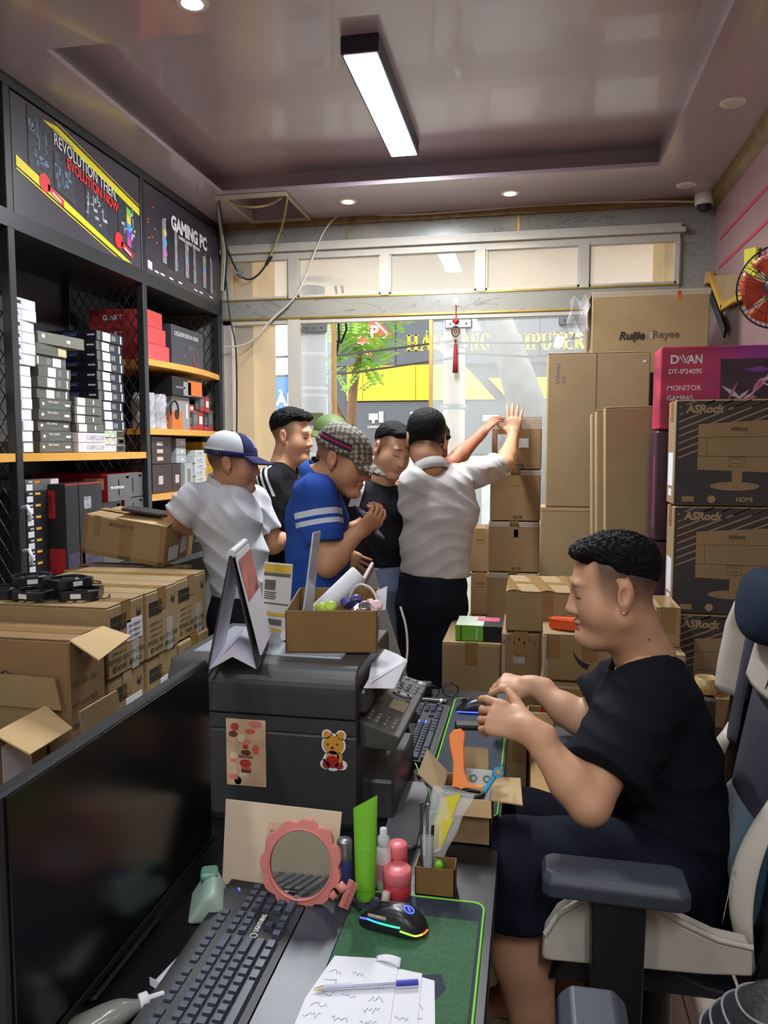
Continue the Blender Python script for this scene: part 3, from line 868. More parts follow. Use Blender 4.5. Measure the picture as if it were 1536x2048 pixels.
# lower shelf of the first bay
g = 'black drive boxes in the lower stack'
zz = .958
for i in range(9):
 o = pack('drive_box', f'{ordn[i]} black box with a white sticker in the lower stack by the post' if i < 8 else 'grey topmost box in the lower stack by the post', g, -2.10, 3.03, zz, (.32, .235, .0495), M('box_black', (34, 34, 38), .5, noise=.05) if i < 8 else SLATE, 0)
 face(o, .03, .2, .08, .6, STK); text('WIFI', WHITE, (.001, -.085, .04), YX, ZX, height=.009, parent=o, bold=.02)
 face(o, .27, .42, .68, .88, YELLOW if i < 8 else ORANGE, 'yellow_print')
 if i == 8: face(o, .74, .99, .1, .95, M('pink_sticker', (206, 190, 190), .6))
 zz += .0505
for i in range(2):
 o = pack('power_supply_box', ['upright black and red box beside the drive boxes', 'upright black and red box, the fuller seen of the pair'][i], 'upright black and red boxes', -2.015 - .0 * i, 3.055 + .15 * i + .06, .958 + .03, (.10, .10 + .09 * i, .40), M('box_black', (34, 34, 38), .5), .0)
 m = MB(); 
 face(o, .06 if i else .1, .96, .02, .22, M('pc_print_dark', (60, 56, 84), .4, noise=.4, scale=30), 'picture')
 near(o, .06, .94, .0, .28, RED, 'red_corner'); near(o, .1, .5, .62, .93, RED, 'red_print')
 face(o, .0, 1., .985, 1.0, RED, 'red_edge')
 text('LG-3700', INK, (-.075, -.0525 - .045 * i, .31), ZX, V((-1, 0, 0)), height=.016, parent=o, bold=.02)
 if i: face(o, .25, .62, .35, .62, M('picture_violet', (92, 84, 132), .5, noise=.4, scale=30), 'picture'); face(o, .2, .5, .7, .84, M('picture_grey', (150, 150, 160), .5, noise=.4, scale=50), 'picture'); face(o, .05, .18, .02, .32, RED, 'red_print')
RBOX = M('box_red', (178, 38, 44), .45, noise=.05)
def redbox(label, x, y, z, size, k):
 o = pack('keyboard_box', label, 'red and grey boxes on the lower shelf', x, y, z, size, RBOX)
 face(o, 0., 1., 0., 1., SLATE, 'grey_face')
 if k: text('MIN KEYBOARD', WHITE, (.0015, -.02, size[2] * .5), YX, ZX, height=.014, parent=o, bold=.03)
 face(o, .8, .93, .82, .9, WHITE, 'white_print'); face(o, .45, .49, .2, .8, M('grey_dots', (170, 172, 172), .6), 'dots')
 near(o, .1, .6, .30, .38, WHITE, 'white_lines'); near(o, .7, .95, .45, .85, M('cream_sticker', (198, 194, 150), .6), 'sticker')
 return o
redbox('large red box with a grey face lettered in white, under the shelf board', -2.06, 3.60, 1.28, (.42, .22, .135), 1)
redbox('red box with grey face, beside the large lettered one', -2.10, 3.812, 1.285, (.38, .2, .13), 0)
redbox('red box with a dark face below the lettered red box', -2.10, 3.575, 1.12, (.40, .22, .155), 0)
redbox('red box with grey face, lower one near the divider', -2.10, 3.815, 1.15, (.4, .2, .13), 0)
redbox('red box standing lowest in the red pile', -2.08, 3.58, .958, (.40, .26, .16), 0)
redbox('red box in the corner by the divider, lowest level', -2.12, 3.83, .958, (.38, .2, .188), 0)
# second bay
g = 'red boxes piled on the top shelf'
for i in range(3):
 o = pack('red_box', f'{["lowest", "middle", "topmost"][i]} glossy red box piled beside the dark cooler box', g, -2.085 - .008 * i, 4.10, 2.037 + .093 * i, (.34, .26 - .03 * i, .09), M('box_red_gloss', (206, 72, 72), .3, noise=.06), .04 * (i - 1))
 near(o, .0, .6, .1, .9, M('red_letter_print', (190, 40, 40), .5, noise=.3, scale=30), 'print')
 text('G-NET', WHITE, (-.2, -.131 + .015 * i, .045), V((1, 0, 0)), ZX, height=.03, parent=o, bold=.03)
o = pack('cooler_box', 'dark box lettered LIQUIDFUSION with a fan drawing', None, -2.11, 4.55, 2.037, (.32, .45, .245), M('box_charcoal', (66, 66, 76), .45, noise=.06))
text('LIQUIDFUSION H240', WHITE, (.001, -.02, .195), YX, ZX, width=.33, parent=o)
dm = MB(); dm.tube([(.002, .1 + .035 * math.cos(a), .055 + .035 * math.sin(a)) for a in [2 * PI * k / 20 for k in range(20)]], .003, 4, closed=True); dm.build('ring_print', M('print_dim_red', (170, 70, 80), .5), o)
dm = MB()
for p in ([(-.14, .15), (-.05, .14)], [(0, .14), (.1, .13), (.12, .1)], [(-.08, .06), (-.03, .09), (.03, .06)], [(-.05, .14), (0, .11), (.05, .14)]): dm.tube([(.002, a, b) for a, b in p], .002, 4)
dm.build('outline_print', GREYPRINT, o); face(o, .0, 1, .0, .03, RED, 'red_edge')
o = pack('cooler_box', 'thin black box standing beside the cooler box', None, -2.13, 4.83, 2.037, (.3, .05, .26), BLACKP)
g = 'crinkled clear bags'
for i in range(2):
 def bagfn(u, v, s=i):
  a = 2 * PI * u; w = .056 * (1 - .35 * max(0, v - .8) / .2); d = .06
  k = 1 + .12 * math.sin(5 * a + 9 * v + s) + .08 * math.sin(11 * a - 17 * v)
  return (d * k * math.sin(a), w * k * math.cos(a), .001 + .20 * v)
 m = MB(); m.grid(bagfn, 26, 16, 0, True, True)
 tag(m.build('plastic_bag', M('grey_bag_film', (176, 178, 184), .15, noise=.2, scale=20, spec=.9), None, (-2.16, 4.055 + .14 * i, 1.656)), ['silvery plastic bag nearest the divider on the middle shelf', 'silvery plastic bag next to the headset box'][i], 'bag', g)
o = pack('headset_box', 'upright grey and orange box with a headset picture', None, -2.10, 4.41, 1.657, (.14, .24, .20), M('box_grey_light', (150, 148, 152), .45, noise=.05))
face(o, 0, .55, 0, .55, ORANGE, 'orange_print'); m = MB(); m.tube([(.002, -.09 + .05 * math.cos(a), .11 + .06 * math.sin(a)) for a in [PI * k / 10 - .2 for k in range(13)]], .006, 5); m.lathe([(.03, 0), (.03, .002)], 14, (.001, -.06, .09), (1, 0, 0)); m.build('headset_picture', BLACKP, o)
near(o, 0, .9, 0, .5, ORANGE, 'orange_print'); near(o, .3, .7, .6, .95, BLACKP, 'print')
face(o, .8, .87, .35, .8, WHITE, 'white_print')
o = pack('headset_box', 'black and orange box laid on top of the headset box', None, -2.07, 4.45, 1.858, (.30, .42, .11), BLACKP)
face(o, .5, .98, .1, .9, ORANGE, 'orange_print'); face(o, .35, .6, .05, .8, M('box_grey_light'), 'grey_print'); face(o, .1, .4, .4, .5, GREYP, 'print')
g = 'small red and black mouse boxes'
k = 0
for i, (yy, zz, hh) in enumerate(((4.58, 1.657, .11), (4.58, 1.768, .05), (4.66, 1.657, .135), (4.66, 1.793, .055), (4.74, 1.657, .125), (4.74, 1.783, .10), (4.82, 1.657, .12), (4.82, 1.778, .1), (4.90, 1.657, .14))):
 o = pack('mouse_box', f'small {"red" if i % 3 == 1 else "grey and black"} product box, ' + ['first from the headset box', 'atop the first small box', 'second along the shelf', 'atop the second small box', 'third along the shelf', 'atop the third small box', 'fourth along the shelf', 'atop the fourth small box', 'by the end post'][i], g, -2.12 + .012 * (i % 2), yy, zz, (.1, .066 if i % 2 else .076, hh), [BLACKP, RBOX, SLATE][i % 3])
 face(o, .1, .9, .04, .24, RED, 'red_print'); face(o, .2, .8, .35, .75, [SLATE, WHITE, GREYP][i % 3], 'picture')
BRN = M('box_dark_brown', (58, 44, 44), .5, noise=.06)
for i, (yy, zz, sz) in enumerate(((4.15, 1.455, (.3, .24, .155)), (4.15, 1.287, (.3, .24, .165)), (4.33, 1.287, (.3, .11, .165)))):
 o = pack('dark_box', ['dark brown box with three pink stickers on the lower yellow shelf', 'dark brown box below the one with three stickers', 'narrow dark brown box with one pink sticker'][i], 'dark brown boxes on the low shelf', -2.10, yy, zz, sz, BRN)
 if i == 0:
  for q in range(3): face(o, .25, .55, .12 + .28 * q, .26 + .28 * q, M('pink_sticker', (206, 190, 190), .6))
 else: face(o, .3 if i == 1 else .35, .52 if i == 1 else .8, .3, .6, M('pink_sticker'))
for i in range(3):
 o = pack('adapter_box', f'{["lowest", "middle", "topmost"][i]} pale grey box above the router box', 'pale grey boxes above the router box', -2.10, 4.40, 1.455 + .05 * i, (.2, .13, .048), M('box_greygreen', (170, 180, 182), .5, noise=.05)); face(o, .5, .7, .3, .6, WHITE)
o = pack('router_box', 'tall grey box with a rounded device picture on the low shelf', None, -2.08, 4.46, 1.287, (.2, .11, .165), M('box_greygreen')); face(o, .3, .7, .2, .8, GREYP, 'picture')
for i in range(6):
 o = pack('white_box', f'{ordn[i] if i < 5 else "topmost"} small white box in the low shelf stack behind the capped man', 'small white boxes stacked behind the capped man', -2.08, 4.63 + .006 * (i % 2), 1.287 + .041 * i, (.2, .16, .04), WBOX, .03 * (i % 3 - 1)); face(o, .1, .7, .2, .7, M('pale_print', (176, 176, 190), .5), 'print')
o = pack('dark_box', 'black box with pale lettering behind the white stack', None, -2.31, 4.62, 1.287, (.2, .3, .31), BLACKP); text('AZZO', WHITE, (.001, .0, .26), YX, ZX, height=.04, parent=o, bold=.02, shear=.2)
for i in range(4):
 o = pack('yellow_box', f'{["lower", "lower", "upper", "upper"][i]} yellow box by the end post, {["nearer", "farther", "nearer", "farther"][i]} one', 'yellow boxes by the end post', -2.12, 4.80 + .09 * (i % 2), 1.287 + .15 * (i // 2), (.2, .085, .148), M('box_yellow', (206, 166, 60), .5, noise=.06))
 if i == 2: text('loong', INK, (.001, 0, .1), YX, ZX, width=.07, parent=o, bold=.02)
# front (nearest) bay glimpsed through the screen
for i in range(9):
 o = pack('stored_box', f'{ordn[i]} pale box glimpsed behind the front mesh screen', 'pale boxes behind the front screen', -2.14, 2.66, 1.527 + .082 * i, (.34, .26, .08), [WBOX, M('box_greengrey', (176, 190, 170), .5), SLATE][i % 3], .02 * (i % 3 - 1))
 near(o, .1, .5, .1, .9, STK); face(o, .1, .5, .1, .9, STK)
# ------------------------------------------------------------------ shipping cartons
def carton(label, group, x0, x1, y0, y1, z0, z1, mat=CARD, tape='y', flaps=True, front_tape=True, name='carton', rz=0., cat='box', tilt=None, cap=True):
 """a closed carton: four-wall body, two top flaps with a seam, a strip of tape over seam and ends"""
 w, l, h = x1 - x0, y1 - y0, z1 - z0
 m = MB(); m.cbox((0, 0, h / 2 - .002), (w, l, h - .004), .005)
 o = m.build(name, mat, None, ((x0 + x1) / 2, (y0 + y1) / 2, z0), tilt if tilt else (0, 0, rz))
 tag(o, label, cat, group)
 if flaps:
  for s in (-1, 1):
   f = MB()
   if tape == 'y': f.cbox((s * (w / 4 + .0008), 0, h - .002), (w / 2 - .003, l - .004, .004), .0015)
   else: f.cbox((0, s * (l / 4 + .0008), h - .002), (w - .004, l / 2 - .003, .004), .0015)
   f.build('top_flap', mat, o)
 if tape:
  t = MB()
  if tape == 'y':
   t.bb(-.025, .025, -l / 2 - .001, l / 2 + .001, h, h + .0012)
   t.bb(-.025, .025, -l / 2 - .0012, -l / 2 + .0005, h - (.09 if front_tape else .03), h + .0012)
  else:
   t.bb(-w / 2 - .001, w / 2 + .0012, -.025, .025, h, h + .0012)
   t.bb(w / 2 - .0005, w / 2 + .0012, -.025, .025, h - .07, h + .0012)
  t.build('tape', TAPE, o)
 return o
def dims(o):
 xs = [v.co.x for v in o.data.vertices]; ys = [v.co.y for v in o.data.vertices]; zs = [v.co.z for v in o.data.vertices]
 return max(xs), max(ys), max(zs)
def fr(o, x0, x1, z0, z1, mat, name='sticker', t=.0012):
 w, l, h = dims(o)
 m = MB(); m.bb(-w + 2 * w * x0, -w + 2 * w * x1, -l - t, -l + .0005, h * z0, h * z1); return m.build(name, mat, o)
def sd(o, y0, y1, z0, z1, mat, name='sticker', t=.0012):
 w, l, h = dims(o)
 m = MB(); m.bb(w - .0005, w + t, -l + 2 * l * y0, -l + 2 * l * y1, h * z0, h * z1); return m.build(name, mat, o)
def ftext(o, s, x, z, height, mat=INK, bold=.02, width=None, flip=False, shear=0.):
 w, l, h = dims(o); k = -1 if flip else 1
 return text(s, mat, (-w + 2 * w * x, -l - .0012, h * z), (k, 0, 0), (0, 0, k), height=height, width=width, parent=o, bold=bold, shear=shear)
def stext(o, s, y, z, height, mat=INK, bold=.02, width=None):
 w, l, h = dims(o)
 return text(s, mat, (w + .0012, -l + 2 * l * y, h * z), (0, 1, 0), (0, 0, 1), height=height, width=width, parent=o, bold=bold)

# stack of computer-case cartons beside the counter (their printed ends face the aisle)
FADE = M('ink_faded', (92, 76, 52), .7, noise=.1)
rows = [(2.0, 2.218, 'nearest'), (2.222, 2.443, 'middle'), (2.447, 2.70, 'farthest')]
lay = ['floor level', 'second level', 'third level', 'fourth level', 'top level']
for i, (y0, y1, w) in enumerate(rows):
 for k in range(5):
  o = carton(f'brown computer-case carton in the {w} stack along the counter, {lay[k]}', 'printed case cartons piled behind the counter', -1.68, -1.2 + (.004 * ((i + k) % 3)), y0, y1, .218 * k, .218 * (k + 1) - .001, CARD, 'x', k == 4)
  if k < 3: continue
  # handling symbols, chart lines, model lines
  sy = MB(); w_, l_, h_ = dims(o)
  for r_ in range(2):
   for c_ in range(4):
    yy, zz = -l_ + .02 + .022 * c_, h_ - .052 - .024 * r_
    t_ = .003
    for (a, b2, c2, d2) in ((0, .018, 0, t_), (0, .018, .02 - t_, .02), (0, t_, 0, .02), (.018 - t_, .018, 0, .02)):
     sy.bb(w_ - .0005, w_ + .0012, yy + a, yy + b2, zz + c2, zz + d2)
    sy.bb(w_ - .0005, w_ + .0012, yy + .006, yy + .012, zz + .005, zz + .015)
  so = sy.build('handling_symbols', INK, o); so['kind'] = 'stuff'
  lg = MB()
  for s in (-1, 1):
   lg.prism([(s * .002, 0), (s * .016, .016), (s * .008, .014), (s * .012, .03), (s * .0005, .012)][::s], .0012, (w_, l_ - .035, h_ - .06), (0, 1, 0), (0, 0, 1))
  lg.build('logo', INK, o)
  for q in range(3): stext(o, 'QUANTITY  N.W.  G.W.', .30, .52 - .09 * q, .007, FADE)
  stext(o, 'MODEL NO: TP-CT04', .5, .24, .015, INK, .0)
  stext(o, 'WHITE     BLACK', .55, .12, .014, INK, .0)
  bx = MB()
  for yy in (.12, .56):
   a = -l_ + 2 * l_ * yy
   for (p, q, r2, s2) in ((0, .014, 0, .0022), (0, .014, .012, .014), (0, .0022, 0, .014), (.012, .014, 0, .014)): bx.bb(w_ - .0005, w_ + .0012, a + p, a + q, h_ * .085 + r2, h_ * .085 + s2)
  bo = bx.build('tick_box', INK, o); bo['kind'] = 'stuff'
  if i == 0 and k == 4:
   lb = sd(o, .5, .92, .42, .72, PAPER, 'label')
   for q in range(3): text('NET. WEIGHT', INK, (w_ + .0022, -l_ + 2 * l_ * .71, h_ * (.64 - .08 * q)), (0, 1, 0), (0, 0, 1), width=.07, height=.008, parent=lb)
  if k == 3:
   lb = sd(o, .45 if i != 1 else .42, .9, .1, .62, PAPER, 'label')
   text('HN6337' if i == 1 else 'C-TNHH', INK, (w_ + .0022, -l_ + 2 * l_ * .68, h_ * .42), (0, 1, 0), (0, 0, 1), width=.08, parent=lb, bold=.02)
  gl_ = MB(); gl_.bb(w_ - .0005, w_ + .0016, -l_ + 2 * l_ * .62, -l_ + 2 * l_ * .8, 0, h_ * .5); gl_.build('clear_tape', CLEAR, o)
# plain brown carton nearest, one flap thrown open
o = carton('plain brown carton in front of the case cartons with one flap thrown open', None, -1.68, -1.2, 1.815, 1.99, .60, 1.04, CARD3, 'x', True)
w_, l_, h_ = dims(o)
f = MB(); f.slab((w_, -l_ + .005, h_), (w_ + .1, -l_ - .02, h_ - .042), (w_ + .1, l_ - .03, h_ - .018), (w_, l_ - .005, h_ + .0), .004); f.build('open_flap', CARDIN, o)
dmn = MB(); dm_ = [(-.10, 0), (0, -.06), (.10, 0), (0, .06)]
for a, b2 in zip(dm_, dm_[1:] + dm_[:1]): dmn.tube([(w_ - .19 + a[0], -l_ - .0006, h_ * .66 + a[1]), (w_ - .19 + b2[0], -l_ - .0006, h_ * .66 + b2[1])], .0016, 4)
dmn.build('diamond_print', INK, o)
for q in range(5): stext(o, 'ITEM  N.W.  PCS', .4, .2 + .13 * q, .012, FADE, .0)
carton('brown carton under the plain one with the open flap, on the floor', None, -1.68, -1.21, 1.815, 1.99, .0, .598, CARD3, 'x', False)

# open carton at the very front, all flaps up
def open_carton(label, x0, x1, y0, y1, z0, z1, mat=CARD, t=.005, name='open_carton', group=None):
 w, l, h = (x1 - x0) / 2, (y1 - y0) / 2, z1 - z0
 o = empty(name, ((x0 + x1) / 2, (y0 + y1) / 2, z0), 0, label, 'box', group)
 for nm, b in (('bottom', (-w, w, -l, l, 0, t)), ('wall', (-w, w, -l, -l + t, 0, h)), ('wall', (-w, w, l - t, l, 0, h)), ('wall', (-w, -w + t, -l, l, 0, h)), ('wall', (w - t, w, -l, l, 0, h))):
  m = MB(); m.bb(*b); m.build(nm, mat, o)
 return o, w, l, h
o, w_, l_, h_ = open_carton('open carton in the near corner with black cables inside and flaps raised', -1.72, -1.26, 1.56, 1.80, .45, .862)
f = MB(); f.slab((w_, -l_ + .03, h_), (w_ + .12, -l_ + .0, h_ - .03), (w_ + .12, l_ - .07, h_ - .03), (w_, l_ - .005, h_), .004); f.build('open_flap', CARDIN, o)
f = MB(); f.slab((-w_, l_ - .006, h_), (w_ + .05, l_ - .006, h_ - .006), (w_ + .03, l_ - .002, h_ + .078), (-w_, l_ - .002, h_ + .088), .004); f.build('open_flap', CARD, o)
f = MB(); f.slab((-w_, -l_, h_), (w_, -l_, h_), (w_, -l_ - .08, h_ - .05), (-w_, -l_ - .08, h_ - .05), .004); f.build('open_flap', CARD, o)
lb = MB(); lb.bb(w_ - .14, w_ - .02, -l_ - .0012, -l_, h_ * .3, h_ * .8); lb.build('label', PAPER, o)
lb = MB(); lb.bb(w_ - .0005, w_ + .0012, -.06, .05, h_ * .4, h_ * .9); lb.build('label', PAPER, o)
cbl = MB(); rr = random.Random(5)
for k in range(9):
 p = [( -.15 + .36 * rr.random(), -.09 + .18 * rr.random(), .30 + .08 * rr.random()) for _ in range(6)]
 cbl.tube([V(p[0])] + [(V(p[i]) + V(p[i + 1])) / 2 for i in range(5)], .006, 6)
cb_ = cbl.build('cable_bundle', BLACKP, None, o.location); tag(cb_, 'tangle of black cables inside the open near carton', 'cable', None, 'stuff')
pk = MB(); pk.cbox((0, 0, .15), (.4, .2, .29), .01); tag(pk.build('foam_insert', M('dark_foam', (50, 50, 54), .8), None, o.location + V((-.01, 0, .006))), 'dark packing block under the cables in the open carton', 'packing')
carton('carton under the open near carton, on the floor', None, -1.72, -1.26, 1.56, 1.80, 0, .449, CARD, 'x', False)
# second open box: its flap leans out towards the monitor
o, w_, l_, h_ = open_carton('half hidden open carton with one raised flap behind the monitor', -1.19, -.98, 1.84, 2.03, .30, .73)
f = MB(); f.slab((-w_ - .0, -l_ + .01, h_ + .01), (-w_ - .0, l_ + .02, h_ + .01), (-w_ - .01 + .02, l_ - .02, h_ + .115), (-w_ - .01 + .02, -l_ - .02, h_ + .115), .005); f.build('open_flap', CARD2, o)
carton('carton under the half hidden open one', None, -1.19, -.98, 1.84, 2.03, 0, .299, CARD, 'x', False)
# pale green packing sheet slumped beside the counter
def clothfn(u, v):
 x = -1.18 + .42 * u; y = 2.05 + .62 * v
 z = .64 + .15 * v + .05 * math.sin(6 * u + 3 * v) * (1 - u * .5) + .02 * math.sin(17 * u - 9 * v) + .02 * math.sin(23 * v) - .25 * max(0, u - .6)
 return (x, y, z)
o = MB().grid(clothfn, 24, 30).build('packing_sheet', M('pale_green_sheet', (158, 166, 128), .6, noise=.08, bump=.3, bscale=30)); solid(o, .004)
tag(o, 'crumpled pale green packing sheet between cartons and counter', 'sheet')
carton('carton hidden under the green packing sheet', None, -1.17, -.80, 2.08, 2.62, 0, .56, CARD, 'x', False)
o = MB().grid(lambda u, v: (-1.10 + .2 * u + .04 * v, 2.28 + .26 * v, .755 + .03 * math.sin(5 * u) + .05 * v + .012 * math.sin(9 * v + 4 * u)), 12, 12).build('plastic_bag', M('white_bag', (214, 216, 214), .4, noise=.06)); solid(o, .004)
tag(o, 'flattened white plastic bag lying on the green packing sheet', 'bag')
# tilted carton the capped man leans on
o = carton('taped carton tipped up on the case cartons, printed 38X28X22CM', None, -1.765, -1.42, 2.60, 2.88, 1.10, 1.262, CARD, 'x', False, tilt=(math.radians(2), math.radians(8.5), math.radians(2)))
o.location = (-1.585, 2.905, 1.113)
w_, l_, h_ = dims(o)
fr(o, .45, .6, 0, 1, TAPE, 'tape'); fr(o, 0, 1, .0, .1, TAPE, 'tape'); fr(o, .12, .2, .5, 1, TAPE, 'tape'); fr(o, 0, .05, 0, 1, TAPE, 'tape'); fr(o, .93, 1, 0, 1, TAPE, 'tape')
ftext(o, '38X28X22CM', .46, .84, .014, FADE, .02, width=.105, flip=True)
sd(o, .15, .45, .1, .45, PAPER, 'label'); sd(o, .55, .75, .2, .8, PAPER, 'label')
f = MB(); f.slab((-w_ * .2, -l_, h_), (w_, -l_, h_), (w_, -l_ + .1, h_ + .02), (-w_ * .2, -l_ + .1, h_ + .012), .004); f.build('open_flap', CARDIN, o)
bk = MB(); bk.cbox((0, 0, .0), (.22, .13, .012), .003); ob = bk.build('notebook', M('dark_cover', (46, 42, 44), .5), None, (-1.49, 2.86, 1.290), (0, math.radians(9), .2)); tag(ob, 'dark flat booklet lying in the mouth of the tipped carton', 'book')
# carton row behind (support of tipped carton)
for k in range(5):
 carton(f'brown carton behind the case cartons under the tipped box, {lay[k]}', 'cartons under the tipped box', -1.8, -1.36, 2.705, 2.93, .215 * k, .215 * (k + 1) - .001, CARD, 'x', False)
# case fans lying on the cartons
FANB = M('fan_black', (26, 27, 32), .35, noise=.05)
for i, (fx, fy, fz, ra) in enumerate(((-1.60, 2.09, 1.094, .2), (-1.47, 2.08, 1.094, -.15), (-1.345, 2.11, 1.094, .35), (-1.54, 2.15, 1.124, .7), (-1.40, 2.13, 1.124, 1.1))):
 o = empty('case_fan', (fx, fy, fz), ra, f'black square cooling fan lying on the cartons, {["under the pile by the shelf", "bottom middle", "farthest out towards the aisle", "on top by the shelf", "on top, rear"][i]}', 'fan', 'loose cooling fans')
 m = MB(); n = 20; t_ = .025
 sq = [(.058 * c, .058 * s) for c, s in ((1, 1), (-1, 1), (-1, -1), (1, -1))]
 # square frame with a round throat
 for k in range(n):
  a0, a1 = 2 * PI * k / n, 2 * PI * (k + 1) / n
  def ed(a):
   c, s = math.cos(a), math.sin(a); q = .059 / max(abs(c), abs(s)); return (c * q, s * q)
  i0, i1 = (.054 * math.cos(a0), .054 * math.sin(a0)), (.054 * math.cos(a1), .054 * math.sin(a1))
  m.prism([i0, ed(a0), ed(a1), i1], t_)
 m.build('frame', FANB, o)
 m = MB(); m.lathe([(.02, .002), (.02, .022)], 14)
 m.build('hub', FANB, o)
 m = MB()
 for k in range(7):
  a = 2 * PI * k / 7
  m.slab((.018 * math.cos(a), .018 * math.sin(a), .004), (.05 * math.cos(a), .05 * math.sin(a), .004), (.05 * math.cos(a + .5), .05 * math.sin(a + .5), .018), (.018 * math.cos(a + .5), .018 * math.sin(a + .5), .018), .0015)
 m.build('blades', M('fan_blade', (120, 124, 136), .3), o)
 m = MB(); m.tube([(.05, -.05, .006), (.075, -.06, .004), (.09, -.03, .004), (.08, .01, .004)], .0022, 5); m.build('cable', FANB, o)
 m = MB(); m.bb(-.018, .012, -.0597, -.0588, .006, .02); m.build('label', PAPER, o)

# ---- right-hand side cartons
def stack(n, x0, x1, y0, y1, z0, h, fn):
 return [fn(i, x0, x1, y0, y1, z0 + h * i, z0 + h * (i + 1) - .001) for i in range(n)]
WRAP = M('shrink_wrap', (226, 220, 206), .12, noise=0, alpha=.3, spec=.9)
names6 = ['bottom', 'second', 'third', 'fourth', 'fifth', 'top']
for i in range(6):
 dx = .012 * (5 - i) / 2
 o = carton(f'brown carton in the stack the leaning man touches, {names6[i]} of six', 'stack the leaning man touches', -.215 - dx, .055 - dx * .3, 4.3, 4.62, .286 * i, .286 * (i + 1) - .001, CARD3, 'y', i == 5)
 w_, l_, h_ = dims(o)
 ftext(o, 'SAVE', .52, .93, .016, INK, .0, flip=False); ftext(o, 'SAVE', .55, .08, .016, INK, 0)
 fr(o, .0, 1., .78 if i == 5 else .9, 1.0, WRAP, 'clear_tape')
 if i == 5: fr(o, .12, .42, .3, .68, PAPER, 'label'); fr(o, .55, .74, .42, .6, PAPER, 'label')
 if i == 1: lb = fr(o, .12, .42, .25, .68, PAPER, 'label'); [ftext(o, 'CARTON NO. QTY', .26, .6 - .06 * q, .006, INK, 0) for q in range(5)]
 if i == 3: fr(o, .5, .58, .7, .85, M('tape_green', (40, 130, 90), .4), 'tape')
for i in range(4):
 o = carton(f'brown carton behind the six-high stack near the doorway, {names6[i] if i < 3 else "top"} of four', 'short stack in the doorway', -.35 - .01 * (i % 2), -.235, 4.66, 4.93, .265 * i, .265 * (i + 1) - .001, CARD3, 'y', i == 3)
 ftext(o, 'oooo', .5, .75, .012, INK, 0)
# big network carton high at the back
o = carton('large brown carton lettered Ruijie Reyee at the top of the back pile', None, .302, .885, 4.25, 4.75, 1.93, 2.365, CARD, 'x', True)
w_, l_, h_ = dims(o)
ftext(o, 'Ruijie', .35, .45, None, INK, .035, width=.13, shear=.25); ftext(o, 'Reyee', .64, .46, None, FADE, .01, width=.13)
fr(o, .505, .528, .42, .5, GREYPRINT, 'logo'); fr(o, .475, .478, .41, .51, GREYPRINT, 'divider_line')
fr(o, 0, 1, .93, 1, WRAP, 'clear_tape'); fr(o, .73, .76, .88, .98, M('orange_tag', (206, 84, 40), .5), 'tag')
f = MB(); f.slab((-w_, -l_ + .02, h_), (-w_, -l_ + .3, h_), (-w_ - .08, -l_ + .3, h_ - .2), (-w_ - .08, -l_ + .02, h_ - .2), .006); f.build('open_flap', CARD2, o)
pl = MB().grid(lambda u, v: (-w_ - .02 - .1 * u + .01 * math.sin(9 * v), -l_ - .01 - .03 * math.sin(7 * u + 5 * v), h_ - .03 - .2 * v + .02 * math.sin(11 * u)), 10, 12); pl.build('clear_wrap', CLEAR, o)
for i in range(4):
 carton(f'brown carton in the pile under the lettered network carton, {names6[i]} level', 'pile under the network carton', .30, .885, 4.25, 4.75, .482 * i, .482 * (i + 1) - .001, CARD, 'x', i == 3)
# tall monitor carton and the plain one beneath
o = carton('tall tan carton marked Odyssey standing on a plain carton', None, .072, .553, 3.9, 4.08, 1.256, 2.008, CARD2, None, True)
fr(o, .478, .484, 0, 1, M('carton_seam', (116, 94, 62), .8), 'seam'); fr(o, .93, .96, .935, .95, PAPER, 'dot')
w_, l_, h_ = dims(o)
text('Odyssey', GREYPRINT, (-w_ + .048, -l_ - .0012, h_ - .09), (0, 0, 1), (-1, 0, 0), width=.1, parent=o)
text('G5', GREYPRINT, (-w_ + .075, -l_ - .0012, h_ - .12), (0, 0, 1), (-1, 0, 0), width=.03, parent=o)
o = carton('plain tan carton under the tall Odyssey carton', None, .05, .556, 3.9, 4.1, .44, 1.254, CARD2, None, True)
fr(o, .0, 1., .985, 1., CARDIN, 'edge')
carton('brown carton at floor level under the plain tan carton', None, .05, .556, 3.9, 4.1, 0, .439, CARD, None, False)
# dark case box behind
o = pack('case_box', 'dark box numbered 02 between the tall carton and the purple monitor box', None, .80, 4.16, 1.62, (.22, .2, .30), BLACKP, 0)
o.location = (.79, 4.142, 1.62); near(o, .2, .8, .05, .5, STK, 'sticker')
text('02', GREYPRINT, (-.17, -.1012, .24), (1, 0, 0), (0, 0, 1), height=.035, parent=o)
carton('brown carton carrying the dark box numbered 02', None, .56, .89, 4.13, 4.245, 0, 1.619, CARD, 'x', False)
# three slim cartons leaning upright
for i, (x0, y0) in enumerate(((.335, 3.46), (.305, 3.54), (.29, 3.62))):
 o = carton(f'slim tan carton leaning upright, {["front one", "middle one", "rear one"][i]} of three', 'slim cartons leaning upright', x0, x0 + .215, y0, y0 + .075, .52, 1.725 - .01 * i, [CARD2, CARD2, CARD2][i], None, True, tilt=(0, math.radians(-1.3), 0))
carton('carton on the floor carrying the three slim cartons', None, .27, .56, 3.45, 3.7, 0, .518, CARD, 'x', False)
